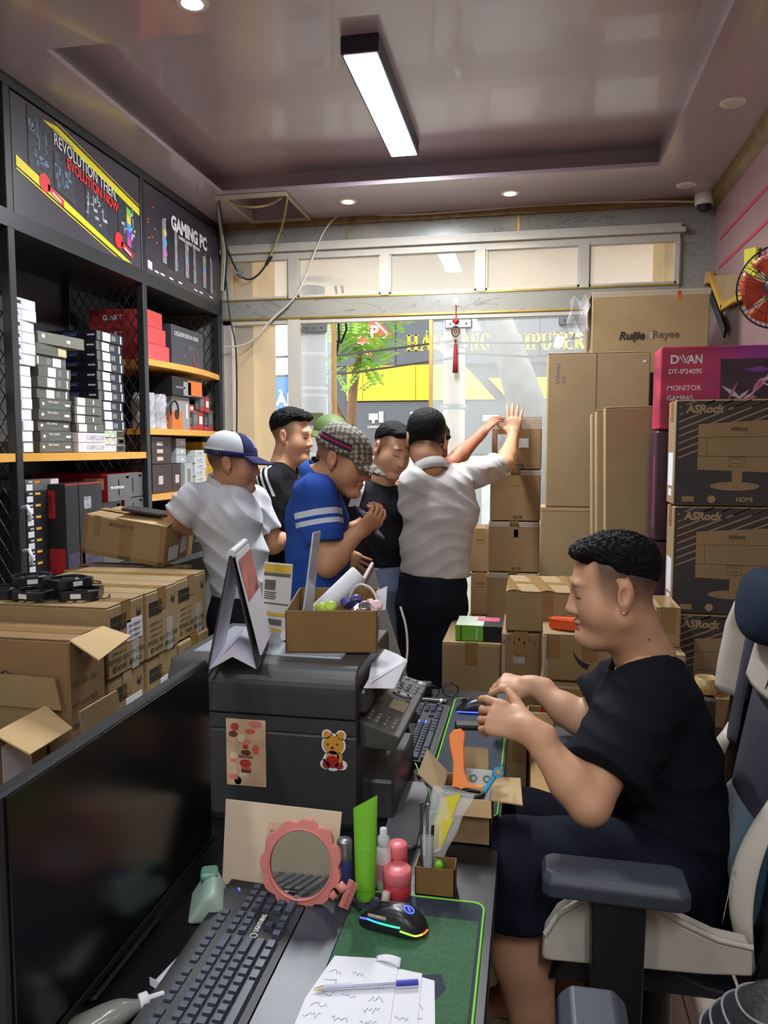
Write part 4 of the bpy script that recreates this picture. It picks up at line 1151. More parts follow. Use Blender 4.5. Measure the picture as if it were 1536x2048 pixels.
# monitor cartons with the dark printed front
MON = M('print_charcoal', (58, 56, 54), .65, noise=.06)
def monitor_carton(i, x0, y0, z0, z1, label, detail=True):
 o = carton(label, 'dark printed monitor cartons', x0, 1.045, y0, y0 + .15, z0, z1, CARD, 'x', False)
 w_, l_, h_ = dims(o)
 fr(o, .005, .995, .01, .99, MON, 'printed_face', .0008)
 if detail:
  # slanting kraft lines
  ln = MB()
  for k in range(-4, 9):
   zt = h_ * (.92 - .068 * k)
   a = [(-w_ + .012 + (.0 if k >= 0 else -.16 * k * h_), min(zt, h_ * .92)), (-w_ + .49, min(zt, h_ * .92) + .42 * (.478 + (.0 if k >= 0 else .16 * k * h_)))]
   (xa, za), (xb, zb) = a
   top = h_ * .985
   if za >= top or za < h_ * .42: continue
   if zb > top: xb = xa + (xb - xa) * (top - za) / (zb - za); zb = top
   ln.prism([(xa, za), (xb, zb), (xb, zb + .0062), (xa, za + .0062)], -.0006, (0, -l_ - .0012, 0), (1, 0, 0), (0, 0, 1))
  lo = ln.build('printed_lines', CARD, o); lo['kind'] = 'stuff'
  # the kraft monitor picture
  m = MB(); m.prism([(-w_ + .08, h_ * .34), (w_ - .01, h_ * .30), (w_ - .01, h_ * .84), (-w_ + .08, h_ * .77)], -.0006, (0, -l_ - .0016, 0), (1, 0, 0), (0, 0, 1)); m.build('monitor_picture', CARD, o)
  m = MB(); m.bb(-w_ + .20, -w_ + .235, -l_ - .0022, -l_ - .0008, h_ * .20, h_ * .34)
  m.prism([(-w_ + .21 + .085 * math.cos(a), h_ * .185 + .016 * math.sin(a)) for a in [2 * PI * k / 20 for k in range(20)]], -.0006, (0, -l_ - .0018, 0), (1, 0, 0), (0, 0, 1)); m.build('stand_picture', CARD, o)
  m = MB()
  for p in ([(.08, .47), (.50, .455)], [(.08, .645), (.5, .66)], [(.11, .48), (.11, .64)], [(.33, .46), (.33, .655)]):
   m.tube([(-w_ + a, -l_ - .0022, h_ * b2) for a, b2 in p], .0008, 4)
  for p in ([(.19, .46), (.19, .37), (.24, .37), (.24, .46), (.19, .46)], [(.2, .44), (.23, .44)], [(.2, .4), (.23, .4)]): m.tube([(-w_ + a, -l_ - .0022, h_ * b2) for a, b2 in p], .0008, 4)
  m.build('outline_print', FADE, o)
  text('ASRock', INK, (-w_ + .22, -l_ - .0026, h_ * .725), (1, 0, 0), (0, 0, 1), width=.06, parent=o, bold=.01, shear=.15)
 m = MB(); m.bb(-w_ + .02, -w_ + .18, -l_ - .0018, -l_ - .0006, h_ * .875, h_ * .955); m.build('name_patch', MON, o)
 text('ASRock', CARD2, (-w_ + .10, -l_ - .0024, h_ * .915), (1, 0, 0), (0, 0, 1), width=.135, parent=o, bold=.045, shear=.12)
 m = MB(); m.cbox((-w_ + .05, -l_ - .001, h_ * .06), (.042, .0012, .02), .0005); m.build('badge', CARD, o)
 text('HDMI', CARD2, (-w_ + .245, -l_ - .0016, h_ * .06), (1, 0, 0), (0, 0, 1), width=.055, parent=o, bold=.03)
 m = MB(); m.lathe([(.014, 0), (.014, .001)], 14, (-w_ + .132, -l_ - .0008, h_ * .06), (0, -1, 0)); m.build('badge', CARD2, o)
 text('FreeSync', FADE, (-w_ + .178, -l_ - .0016, h_ * .06), (1, 0, 0), (0, 0, 1), width=.05, parent=o, bold=0)
 text('HDR sRGB', FADE, (-w_ + .096, -l_ - .0016, h_ * .06), (1, 0, 0), (0, 0, 1), width=.034, parent=o, bold=0)
 t = MB(); t.bb(-w_ - .0012, -w_ + .0005, -.05, .045, h_ * .18, h_ * .5); t.build('label', PAPER, o)
 t = MB(); t.bb(-w_ - .0012, -w_ + .0005, -.03, .03, h_ * .08, h_ * .15); t.build('label', PAPER, o)
 t = MB(); t.bb(-w_ - .0012, -w_ + .0005, -.025, .025, h_ * .8, h_); t.build('tape', TAPE, o)
 return o
lv5 = ['at floor level', 'second from the floor', 'behind the chair back', 'in the middle of the stack', 'on top of the stack']
zt = [0, .1525, .5435, .9345, 1.335, 1.724]
zt = [.0, .145, .54, .935, 1.337, 1.727]
monitor_carton(0, .535, 2.99, .145, .539, 'charcoal printed monitor carton low in the right stack')
monitor_carton(1, .527, 2.985, .54, .934, 'charcoal printed monitor carton behind the white chair back')
monitor_carton(2, .523, 2.99, .935, 1.336, 'charcoal printed monitor carton in the middle of the right stack')
monitor_carton(3, .520, 3.0, 1.337, 1.727, 'charcoal printed monitor carton on top of the right stack')
carton('flat carton at the foot of the monitor carton stack', None, .53, 1.045, 2.98, 3.3, 0, .144, CARD, 'x', False)
PURP = M('print_dark_purple', (60, 34, 52), .4, noise=.3, scale=6)
for i in range(3):
 o = carton(f'dark purple monitor box in the rank behind, {["lowest", "middle", "upper"][i]}', 'dark purple monitor boxes in the rear rank', .478 + .004 * i, 1.04, 3.2, 3.38, .3 + .44 * i, .3 + .44 * (i + 1) - .002, PURP, None, False, name='monitor_box')
 m = MB(); w_, l_, h_ = dims(o); m.bb(-w_ - .0012, -w_ + .0005, -l_ + .02, -l_ + .06, .05, h_ - .1); m.build('sheen_print', M('print_plum', (110, 50, 80), .4, noise=.3, scale=8), o)  # lighter plum strip on the box side
carton('carton at the foot of the purple monitor boxes', None, .48, 1.04, 3.2, 3.38, 0, .299, CARD, None, False)
# brightly printed monitor box
def magenta():
 m = M('print_magenta', (176, 44, 96), .4, noise=0)
 nt = m.node_tree; N, L = nt.nodes, nt.links; b = N['Principled BSDF']
 tc = N.new('ShaderNodeTexCoord'); mp = N.new('ShaderNodeMapping'); mp.inputs['Rotation'].default_value = (0, math.radians(-40), 0); mp.inputs['Scale'].default_value = (2, 2, 9)
 n = N.new('ShaderNodeTexNoise'); n.inputs['Scale'].default_value = 1.3; n.inputs['Detail'].default_value = 3
 r = N.new('ShaderNodeValToRGB'); e = r.color_ramp.elements
 e[0].position = .3; e[0].color = (*lin((120, 30, 60)), 1); e[1].position = .7; e[1].color = (*lin((214, 56, 92)), 1)
 x = N.new('ShaderNodeSeparateXYZ'); mr = N.new('ShaderNodeMapRange'); mr.inputs['From Min'].default_value = -.15; mr.inputs['From Max'].default_value = .2
 r2 = N.new('ShaderNodeValToRGB'); e2 = r2.color_ramp.elements
 e2[0].position = .3; e2[0].color = (*lin((110, 44, 140)), 1); e2[1].position = .7; e2[1].color = (*lin((120, 70, 180)), 1)
 mx = N.new('ShaderNodeMix'); mx.data_type = 'RGBA'
 L.new(tc.outputs['Object'], mp.inputs['Vector']); L.new(mp.outputs['Vector'], n.inputs['Vector']); L.new(n.outputs['Fac'], r.inputs['Fac']); L.new(n.outputs['Fac'], r2.inputs['Fac'])
 L.new(tc.outputs['Object'], x.inputs['Vector']); L.new(x.outputs['X'], mr.inputs['Value']); L.new(mr.outputs['Result'], mx.inputs['Factor'])
 L.new(r.outputs['Color'], mx.inputs[6]); L.new(r2.outputs['Color'], mx.inputs[7]); L.new(mx.outputs[2], b.inputs['Base Color'])
 return m
o = carton('red and purple monitor box lettered MONITOR GAMING above the charcoal cartons', None, .492, 1.045, 3.2, 3.38, 1.621, 1.945, magenta(), None, False, name='monitor_box')
w_, l_, h_ = dims(o)
text('D', WHITE, (-w_ + .052, -l_ - .0012, h_ * .845), (1, 0, 0), (0, 0, 1), height=.034, width=.032, parent=o, bold=.03)
mm = MB(); mm.tube([(-w_ + .07, -l_ - .0012, h_ * .88), (-w_ + .088, -l_ - .0012, h_ * .80), (-w_ + .104, -l_ - .0012, h_ * .885)], .003, 5); mm.tube([(-w_ + .08, -l_ - .0012, h_ * .9), (-w_ + .098, -l_ - .0012, h_ * .80)], .003, 5); mm.build('lettering', WHITE, o)
text('AN', WHITE, (-w_ + .126, -l_ - .0012, h_ * .845), (1, 0, 0), (0, 0, 1), height=.034, width=.055, parent=o, bold=.03)
text('DT-IP2409S', WHITE, (-w_ + .092, -l_ - .0012, h_ * .70), (1, 0, 0), (0, 0, 1), width=.122, parent=o, bold=.01)
text('MONITOR', WHITE, (-w_ + .09, -l_ - .0012, h_ * .50), (1, 0, 0), (0, 0, 1), width=.125, parent=o, bold=.006)
text('GAMING', WHITE, (-w_ + .075, -l_ - .0012, h_ * .38), (1, 0, 0), (0, 0, 1), width=.096, height=.018, parent=o, bold=.01)
fr(o, .07, .2, .24, .25, WHITE, 'white_line')
pic = fr(o, .40, .98, .24, .84, M('picture_night', (58, 34, 56), .4, noise=.4, scale=12), 'screen_picture')
rr = random.Random(11)
for k in range(26):     # shards of colour of the generic battle artwork
 cx, cz = -w_ + (.24 + .30 * rr.random()), h_ * (.27 + .52 * rr.random()); a = rr.uniform(-.8, 1.2); ll, ww = rr.uniform(.02, .06), rr.uniform(.004, .012)
 d = V((math.cos(a), 0, math.sin(a))) * ll; n_ = V((-math.sin(a), 0, math.cos(a))) * ww
 c0 = V((cx, -l_ - .0018, cz)); q = [c0 - d, c0 - n_, c0 + d, c0 + n_]
 if any(abs(p.x) > w_ or p.z > h_ * .83 or p.z < h_ * .25 or p.x < -w_ + .225 for p in q): continue
 mm = MB(); mm.add([p - V((0, .00002 * k, 0)) for p in q], [(0, 1, 2, 3)]); mm.build('picture_shape', [M('art_pink', (196, 120, 160), .5), M('art_violet', (120, 70, 150), .5), M('art_pale', (214, 196, 206), .5), M('art_crimson', (150, 40, 70), .5)][k % 4], pic)

# low cartons by the counter's end
o = carton('carton with a row of handling symbols, at the counter end by the leaning man', None, -.337, -.104, 3.0, 3.42, .39, .779, CARD, 'y', True)
w_, l_, h_ = dims(o)
for k in range(4): fr(o, .22 + .16 * k, .31 + .16 * k, .43, .48, INK, 'symbol_print'); fr(o, .235 + .16 * k, .295 + .16 * k, .438, .472, CARD, 'symbol_print', .0016)
for k in range(4): ftext(o, 'TU5Y'[k], .265 + .16 * k, .455, .011, INK, .02)
carton('carton on the floor under the one with handling symbols', None, -.337, -.104, 3.0, 3.42, 0, .389, CARD, 'y', False)
o = pack('graphics_card_box', 'green and black retail box lying on the handling-symbol carton', None, 0, 0, 0, (.20, .17, .062), BLACKP)
o.location = (-.087, 3.115, .7805); 
near(o, 0., .55, .02, .98, GREEN, 'green_print', .001); near(o, .1, .12, .02, .98, BLACKP, 'line_print', .0014)
text('GEFORCE', WHITE, (-.115, -.0864, .031), (0, 0, 1), (-1, 0, 0), width=.045, parent=o)
tt = MB(); tt.bb(-.199, -.09, -.084, .084, .0618, .0628); tt.build('pale_print', M('print_pale_green', (196, 210, 190), .3, noise=.1), o)
tt = MB(); tt.bb(-.12, -.03, -.0, .07, .062, .0632); tt.build('pink_print', M('print_pink', (206, 90, 120), .3, noise=.3, scale=30), o)
o = carton('brown carton speckled with stamp dots, mid pile at the counter end', None, -.098, .045, 2.85, 3.2, .46, .866, CARD3, 'y', False)
for k in range(7): fr(o, .05 + .13 * k, .08 + .13 * k, .9 + .03 * (k % 2), .93 + .03 * (k % 2), M('stamp_red_brown', (96, 50, 40), .7), 'stamp_dot')
fr(o, .02, .10, 0, 1, WRAP, 'clear_tape'); fr(o, .3, .6, .72, .8, CLEAR, 'clear_tape')
carton('carton on the floor under the speckled carton', None, -.098, .045, 2.85, 3.2, 0, .459, CARD, 'y', False)
o = carton('taped carton with a ragged lid on top of the speckled carton', None, -.084, .17, 2.86, 3.22, .868, 1.02, CARD, 'x', True)
fr(o, .52, .68, 0, 1, TAPE, 'tape'); 
m = MB(); w_, l_, h_ = dims(o)
m.grid(lambda u, v: (-w_ + 2 * w_ * u, -l_ + 2 * l_ * v, h_ + .003 + .006 * math.sin(13 * u + 3 * v) + .003 * math.sin(31 * v)), 16, 10); m.build('crumpled_tape', TAPE, o)
o = carton('carton printed with a dark horn-shaped mark behind the seated man', None, .05, .36, 2.65, 2.845, .752, .914, CARD, 'y', True)
w_, l_, h_ = dims(o)
hn = MB(); pts = []
for k in range(10): a = PI + .25 + 1.15 * k / 9; pts.append((.062 * math.cos(a), .085 * math.sin(a)))
pin = []
for k in range(10): a = PI + .25 + 1.15 * (9 - k) / 9; pin.append((.062 * math.cos(a) + .014 * (9 - k) / 9 + .002, .085 * math.sin(a) + .02 * (9 - k) / 9 * 1))
hn.prism(pts + pin[1:], -.0008, (-w_ + .16, -l_ - .0004, h_ * .8 + .0), (1, 0, 0), (0, 0, 1)); hn.build('horn_print', INK, o)
fr(o, .0, .05, 0, 1, WRAP, 'clear_tape'); fr(o, .04, .18, .5, 1, TAPE, 'tape')
o = carton('lower taped carton under the horn-marked carton', None, .047, .36, 2.6, 2.845, .40, .751, CARD, 'y', False)
fr(o, 0, 1, .55, .62, WRAP, 'clear_tape')
carton('floor-level carton under the horn-marked pile', None, .047, .36, 2.6, 2.845, 0, .399, CARD, 'y', False)
m = MB(); m.prism([(.13 * math.cos(a), .05 * math.sin(a)) for a in [PI + PI * k / 14 for k in range(15)]], .035); m.prism([(.12 * math.cos(a), .04 * math.sin(a) + .002) for a in [PI + PI * k / 14 for k in range(15)]], .002, (0, 0, .036))
o = bevel(m.build('orange_case', M('orange_plastic', (222, 84, 40), .4, noise=.05), None, (.20, 2.735, .919)), .004)
tag(o, 'rounded orange case lying on the horn-marked carton', 'case')
o = carton('brown carton with a glossy taped side below the seated man\'s forearm', None, .012, .26, 2.1, 2.5, .0, .60, M('cardboard_yellow', (164, 128, 70), .6, noise=.1, scale=6, bump=.15), 'y', True)
fr(o, 0, 1, .62, .68, WRAP, 'clear_tape')
o, w_, l_, h_ = open_carton('small open carton with a red thing in it at the counter end', .0, .13, 2.52, 2.59, .42, .68)
f = MB(); f.slab((-w_, -l_, h_), (w_ * .3, -l_, h_), (w_ * .3, -l_ - .06, h_ - .13), (-w_ - .01, -l_ - .05, h_ + .03), .004); f.build('open_flap', CARDIN, o)
carton('carton under the small open carton at the counter end', None, .0, .13, 2.505, 2.59, 0, .419, CARD, 'y', False)
m = MB(); m.cbox((0, 0, 0), (.03, .02, .1), .006); tag(m.build('red_packet', RED, None, (.06, 2.552, .666)), 'red packet standing in the small open carton', 'packet')
o = carton('small carton on the pile behind the seated man\'s neck', None, .43, .515, 2.75, 2.97, .86, 1.0, CARD, 'y', True)
o = carton('carton with a torn pale edge behind the seated man\'s shoulder', None, .39, .518, 2.66, 2.97, .45, .859, CARD2, 'y', True)
carton('floor-level carton behind the seated man\'s shoulder', None, .39, .518, 2.66, 2.97, 0, .449, CARD, 'y', False)
m = MB(); m.lathe([(.036, 0), (.036, .05), (.028, .05), (.028, 0), (.036, 0)], 24); o = m.build('tape_roll', [M('tape_roll_tan', (176, 150, 96), .3)], None, (.575, 2.62, .751)); tag(o, 'roll of tan packing tape standing behind the chair back', 'tape')
m = MB(); m.lathe([(.0281, .001), (.0281, .049), (.0255, .049), (.0255, .001), (.0281, .001)], 24); m.build('core', CARDIN, o)
carton('dark carton carrying the tape roll behind the chair', None, .53, .7, 2.55, 2.7, 0, .75, M('cardboard_dark', (60, 52, 44), .7), 'y', False)
# zigzag panel on the right wall
o = empty('zigzag_sign', (1.03, 4.6, 2.42), 0, 'tan wall panel with a gold zigzag edge above the large carton', 'sign')
m = MB(); m.prism([(.33, .14), (.02, -.08), (-.40, -.10), (-.77, -.22), (-.77, -.08)][::-1], .014, (0, 0, 0), (0, 1, 0), (0, 0, 1)); m.build('panel', CARD, o)
GE = M('gold_edge', (206, 158, 60), .5)
for a, b2 in (((.35, .15), (.01, -.10)), ((.01, -.10), (-.42, -.115))):
 m = MB(); m.box((-.004, (a[0] + b2[0]) / 2, (a[1] + b2[1]) / 2), (.02, math.hypot(a[0] - b2[0], a[1] - b2[1]) + .02, .035), 0, Matrix.Rotation(math.atan2(b2[1] - a[1], b2[0] - a[0]), 3, 'X')); m.build('gold_edge', GE, o)
m = MB(); m.prism([(.37, .17), (.34, .10), (.42, .10)], -.03, (0, -.02, 0), (0, 1, 0), (0, 0, 1)); m.build('pale_tip', CARDIN, o)
m = MB(); m.box((.004, .15, -.11), (.012, .46, .06), 0, Matrix.Rotation(math.radians(36), 3, 'X')); m.build('dark_edge', BLACKP, o)
m = MB(); m.prism([(-.41, .11), (-.43, -.06), (-.62, -.06), (-.62, .07)], .012, (-.006, 0, 0), (0, 1, 0), (0, 0, 1)); m.build('yellow_patch', M('wall_yellow', (206, 196, 40), .5), o)
m = MB(); m.tube([(1.048, 4.6 - .11 * 0 + .001, 1.95)] + [(1.045, 4.3 + .11 * math.cos(a), 1.96 + .11 * math.sin(a)) for a in [PI * k / 14 for k in range(15)]][::-1], .006, 5); 
tag(m.build('wire_arch', STEEL), 'thin white arch on the right wall over the purple box', 'ornament')
rl = MB()
for z in (2.745, 2.585):
 rl = MB(); rl.bb(1.046, 1.0499, .6, 4.83, z - .009, z + .009); o = rl.build('wall_right_stripe', M('stripe_red', (172, 56, 72), .5), None); o['kind'] = 'structure'
# ------------------------------------------------------------------ ceiling fittings
LAMPW = M('lamp_diffuser', (240, 244, 255), .4, noise=0, emit=9)
def linear_lamp(x, y, label):
 o = empty('linear_lamp', (x, y, ZT), 0, label, 'lamp', 'black linear ceiling lamps')
 m = MB(); m.cbox((0, 0, -.035), (.155, 1.10, .07), .004); m.build('housing', M('lamp_housing', (40, 40, 48), .4), o)
 m = MB(); m.cbox((0, .002, -.0715), (.135, 1.075, .006), .002); m.build('diffuser', LAMPW, o)
linear_lamp(-.69, 3.65, 'glowing black-sided linear lamp under the raised ceiling')
for k, (x, y) in enumerate(((-.69, .9), (.35, -.9), (-1.3, -1.5))):
 o = empty('linear_lamp', (x, y, ZC), 0, ['black linear lamp on the ceiling above the camera', 'black linear lamp on the ceiling behind the camera', 'black linear lamp farthest back in the shop, added as unseen fill'][k], 'lamp', 'black linear ceiling lamps')
 m = MB(); m.cbox((0, 0, -.02), (.155, 1.10, .039), .004); m.build('housing', M('lamp_housing'), o)
 m = MB(); m.cbox((0, 0, -.0405), (.135, 1.075, .006), .002); m.build('diffuser', LAMPW, o)
def downlight(x, y, label, on=None):
 o = empty('downlight', (x, y, ZC), 0, label, 'lamp', 'round recessed downlights')
 m = MB(); m.lathe([(.056, -.0002), (.052, -.005), (.036, -.006)], 24); m.s = [False] * len(m.s); m.build('ring', M('white_trim', (226, 220, 214), .5), o)
 m = MB(); m.lathe([(.0001, -.0075), (.036, -.0065)], 20); m.s = [False] * len(m.s); m.build('lens', on or M('lens_off', (206, 196, 186), .4), o)
WARM = M('downlight_warm', (255, 226, 150), .4, noise=0, emit=14)
COOL = M('downlight_cool', (216, 222, 255), .4, noise=0, emit=14)
downlight(-1.11, 4.66, 'lit warm downlight over the door, the one by the open ceiling hatch', WARM)
downlight(-.146, 4.69, 'lit warm downlight over the door pane hung with the red tassel', WARM)
downlight(.838, 4.74, 'unlit downlight next to the dome camera')
downlight(.83, 3.67, 'unlit downlight above the right wall stripes')
downlight(-1.135, 2.535, 'lit cool white downlight at the picture top', COOL)
o = empty('security_camera', (.975, 4.93, ZC), 0, 'white dome security camera in the ceiling corner', 'camera')
m = MB(); m.lathe([(.055, 0), (.057, -.03), (.052, -.06), (.045, -.062)], 24); m.build('housing', WHITE, o)
m = MB(); m.lathe([(.042, -.06), (.04, -.075), (.03, -.092), (.015, -.102), (.0001, -.104)], 20); m.build('dome', M('dome_glass', (40, 40, 46), .1), o)
# hatch frame and cables
o = empty('ceiling_hatch', (-1.62, 4.68, ZC), 0, 'open hatch frame in the ceiling corner with cables coming out', 'hatch')
for nm, b in (('frame', (-.24, .2, -.27, -.245, -.022, -.002)), ('frame', (.18, .2, -.25, .26, -.014, -.002)), ('frame', (-.2, -.18, -.25, .26, -.014, -.002)), ('frame', (-.2, .2, .235, .25, -.02, -.002))):
 m = MB(); m.bb(*b); m.build('frame', M('hatch_frame', (170, 160, 140), .6), o)
CABW = M('cable_white', (200, 196, 188), .5)
CABY = M('cable_yellowed', (176, 160, 110), .5)
def cable(path, r, mat, label, cat='cable', smooth=3):
 P = [V(p) for p in path]
 for _ in range(smooth):
  Q = [P[0]]
  for a, b in zip(P, P[1:]): Q += [a * .75 + b * .25, a * .25 + b * .75]
  P = Q + [P[-1]]
 return tag(MB().tube(P, r, 6).build('cable', mat), label, cat)
cable([(.92, 4.96, 3.0), (0.675, 4.970, 3.021), (0.089, 4.970, 3.038), (-0.526, 4.970, 3.021), (-0.974, 4.970, 3.024), (-1.230, 4.970, 3.076), (-1.366, 4.950, 2.920), (-1.498, 4.930, 2.540), (-1.705, 4.930, 2.386), (-1.846, 4.930, 2.227), (-2.023, 4.930, 2.215)], .0065, CABW, 'white cable running along the soffit from the dome camera then drooping across the transom')
cable([(-1.435, 4.487, 3.020), (-1.599, 4.900, 2.982), (-1.665, 4.930, 2.866), (-1.714, 4.950, 2.777)], .007, CABY, 'yellowed cable hanging from the hatch corner to a black plug')
o = cable([(-1.714, 4.950, 2.777), (-1.777, 4.950, 2.690), (-1.854, 4.950, 2.648), (-1.917, 4.950, 2.683), (-1.968, 4.950, 2.772), (-2.025, 4.950, 2.921), (-2.061, 4.950, 3.084)], .006, BLACKP, 'black lead looping below the plug at the transom corner')
m = MB(); m.tube([(-1.696, 4.950, 2.802), (-1.735, 4.950, 2.746)], .012, 8); m.build('plug', BLACKP, o)
m = MB(); m.tube([(-1.896, 4.950, 2.682), (-1.931, 4.950, 2.703)], .02, 8); m.build('adapter', GREYP, o)
cable([(-1.831, 4.463, 3.030), (-1.788, 4.553, 3.020), (-1.680, 4.518, 2.980), (-1.565, 4.549, 3.000), (-1.464, 4.482, 3.020)], .007, CABY, 'yellowed cable sagging across the open ceiling hatch')
for k, (dx, mt) in enumerate(((0, CABY), (6, CABW), (10, BLACKP))):
 cable([(-1.852, 4.445, 3.020), V((-2.037, 4.900, 3.005)) + V((.012 * k, 0, 0)), V((-2.021, 4.930, 2.851)) + V((.012 * k, 0, 0)), V((-2.030, 4.930, 2.754)) + V((.015 * k, .0, 0)), V((-2.051, 4.930, 2.593)) + V((.012 * k, .02, 0))], .0065, mt, ['yellowed cable in the bundle at the shelf corner', 'white cable in the bundle at the shelf corner', 'black cable in the bundle at the shelf corner'][k])
cable([(-2.019, 4.940, 2.837), (-2.012, 4.940, 2.658), (-1.988, 4.940, 2.396), (-1.945, 4.940, 2.231), (-1.948, 4.940, 1.867), (-1.957, 4.940, 1.532), (-1.965, 4.940, 0.851)], .0055, BLACKP, 'thin black cable dropping straight down by the side light')
# tassel charm on the header
o = empty('tassel_charm', (-0.485, 4.985, 2.470), 0, 'red tassel charm with a metal ring hanging from the marble header', 'ornament')
m = MB(); m.cbox((0, 0, 0), (.035, .008, .05), .003); m.build('hook_plate', WHITE, o)
m = MB(); m.tube([(0, -.008, -.01), (0, -.012, -.10)], .003, 6); m.tube([(0, -.012, -.14), (0, -.012, -.26)], .002, 6); m.build('cord', RED, o)
m = MB(); m.lathe([(.0001, .02), (.02, .0), (.0001, -.02)], 4, (0, -.014, -.12), (0, 0, 1), 0, 1.2, .5); m.build('knot', RED, o)
m = MB(); m.tube([(.024 * math.cos(a), -.014, -.185 + .032 * math.sin(a)) for a in [2 * PI * k / 18 for k in range(18)]], .005, 6, closed=True); m.tube([(.01 * math.cos(a), -.014, -.185 + .013 * math.sin(a)) for a in [2 * PI * k / 14 for k in range(14)]], .004, 6, closed=True); m.build('metal_ring', M('dark_bronze', (70, 60, 48), .4, metal=.6), o)
m = MB(); m.lathe([(.0001, .012), (.011, 0), (.0001, -.012)], 12, (0, -.014, -.245)); m.build('bead', M('dark_bronze'), o)
m = MB(); m.lathe([(.004, 0), (.01, -.015), (.014, -.1), (.018, -.19), (.001, -.192)], 14, (0, -.014, -.255)); m.build('tassel', M('tassel_red', (140, 28, 36), .8, noise=.2, scale=60, stretch=(1, 1, .05)), o)
# opening-hours plate on the glass, seen from behind
o = empty('hours_plate', (-1.446, 4.995, 1.742), 0, 'olive opening-hours plate on the door glass read from behind', 'sign')
m = MB(); m.cbox((0, 0, 0), (.165, .005, .075), .002); m.build('plate', M('plate_olive', (96, 98, 72), .5), o)
text('08:00', M('plate_letters', (206, 196, 120), .5, noise=0), (0, -.003, -.01), (-1, 0, 0), (0, 0, 1), width=.12, height=.034, parent=o, bold=.02)
o.children[-1].location.y = -.002
# wall fan
FC = V((0.850, 2.989, 2.116)); FA = V((-.52, -.83, -.12)).normalized()
o = empty('wall_fan', (0, 0, 0), 0, 'wall fan with orange blades and a dark wire cage at the right edge', 'fan')
o.location = FC; o.scale = (.72, .72, .72); WX = (XR - FC.x) / .72
fr_, ff_, fu_ = basis(FA, (0, 0, 1))
RW = .20
WIRE = M('fan_wire', (58, 58, 64), .35, metal=.6)
m = MB()
for k in range(44):
 a = 2 * PI * k / 44; d = fr_ * math.cos(a) + fu_ * math.sin(a)
 m.tube([d * .04 + FA * .085, d * .12 + FA * .078, d * .175 + FA * .05, d * RW + FA * .0], .0016, 4, 0, False)
m.build('front_cage', WIRE, o)
m = MB()
for k in range(44):
 a = 2 * PI * k / 44 + .05; d = fr_ * math.cos(a) + fu_ * math.sin(a)
 m.tube([d * RW, d * .18 - FA * .04, d * .1 - FA * .085, d * .04 - FA * .09], .0016, 4, 0, False)
m.build('rear_cage', WIRE, o)
for nm, rad, hgt in (('cage_rim', RW, 0), ('cage_ring', .13, .073)):
 m = MB(); m.tube([(fr_ * math.cos(a) + fu_ * math.sin(a)) * rad + FA * hgt for a in [2 * PI * k / 40 for k in range(40)]], .005 if rad == RW else .002, 6, closed=True); m.build(nm, WIRE, o)
m = MB(); m.lathe([(.0001, .092), (.035, .09), (.042, .083), (.04, .078)], 20, (0, 0, 0), FA); m.build('badge_cap', M('fan_cap', (60, 60, 66), .4), o)
m = MB(); m.lathe([(.035, -.05), (.035, .04), (.0001, .045)], 16, (0, 0, 0), FA); m.build('hub', M('fan_orange', (220, 78, 40), .4), o)
for k in range(5):
 m = MB()
 def blade(u, v, k=k):
  a = 2 * PI * k / 5 + (v - .5) * 1.15 * (.55 + .45 * u); r_ = .03 + .15 * u
  return (fr_ * math.cos(a) + fu_ * math.sin(a)) * r_ + FA * ((v - .5) * .05)
 m.grid(blade, 6, 6); solid(m.build('blade', M('fan_orange'), o), .003)
m = MB(); m.lathe([(.05, -.09), (.055, -.17), (.03, -.2)], 18, (0, 0, 0), FA); m.tube([FA * -.18, FA * -.18 + V((.02, .02, -.12)), V((WX - .02, .12, -.16))], .018, 8); m.build('motor', DARKP, o)
o2 = MB().cbox((WX - .018, .12, -.16), (.032, .1, .14), .005).build('bracket', DARKP, o)
# ------------------------------------------------------------------ the black counter desk and what stands on it
DESKM = M('black_laminate', (22, 23, 26), .32, noise=.15, scale=20, spec=.4)
o = empty('counter_desk', (-.43, 1.6, 0), 0, 'long black desk running from the near edge to the cartons', 'desk')
m = MB(); m.cbox((0, 0, .735), (.76, 1.78, .03), .003); m.build('desk_top', DESKM, o)
m = MB(); m.cbox((-.36, 0, .36), (.02, 1.7, .718), .002); m.build('back_panel', DESKM, o)
for y in (-.85, .0, .85):
 m = MB(); m.cbox((-.02, y, .36), (.68, .02, .718), .002); m.build('side_panel', DESKM, o)
DZ = .75
# monitor seen along its face
MX = -.612
o = empty('monitor', (MX, 1.05, DZ), 0, 'large black monitor standing on the desk, its screen dark', 'monitor')
ma = Matrix.Rotation(math.radians(-1.5), 3, 'Z')
m = MB(); m.cbox((-.012, .03, .205), (.024, .60, .365), .004); m.build('casing', BLACKP, o)
m = MB(); m.cbox((.002, .03, .210), (.004, .585, .345), .001); m.build('screen', M('dark_screen', (12, 13, 16), .22, noise=.1, spec=.5), o)
m = MB(); m.cbox((.003, .03, .0265), (.006, .60, .012), .001); m.build('bezel', BLACKP, o)
m = MB(); m.cbox((-.035, .0, .10), (.02, .05, .2), .004); m.cbox((-.03, .0, .005), (.075, .2, .0095), .004); m.build('stand', BLACKP, o)
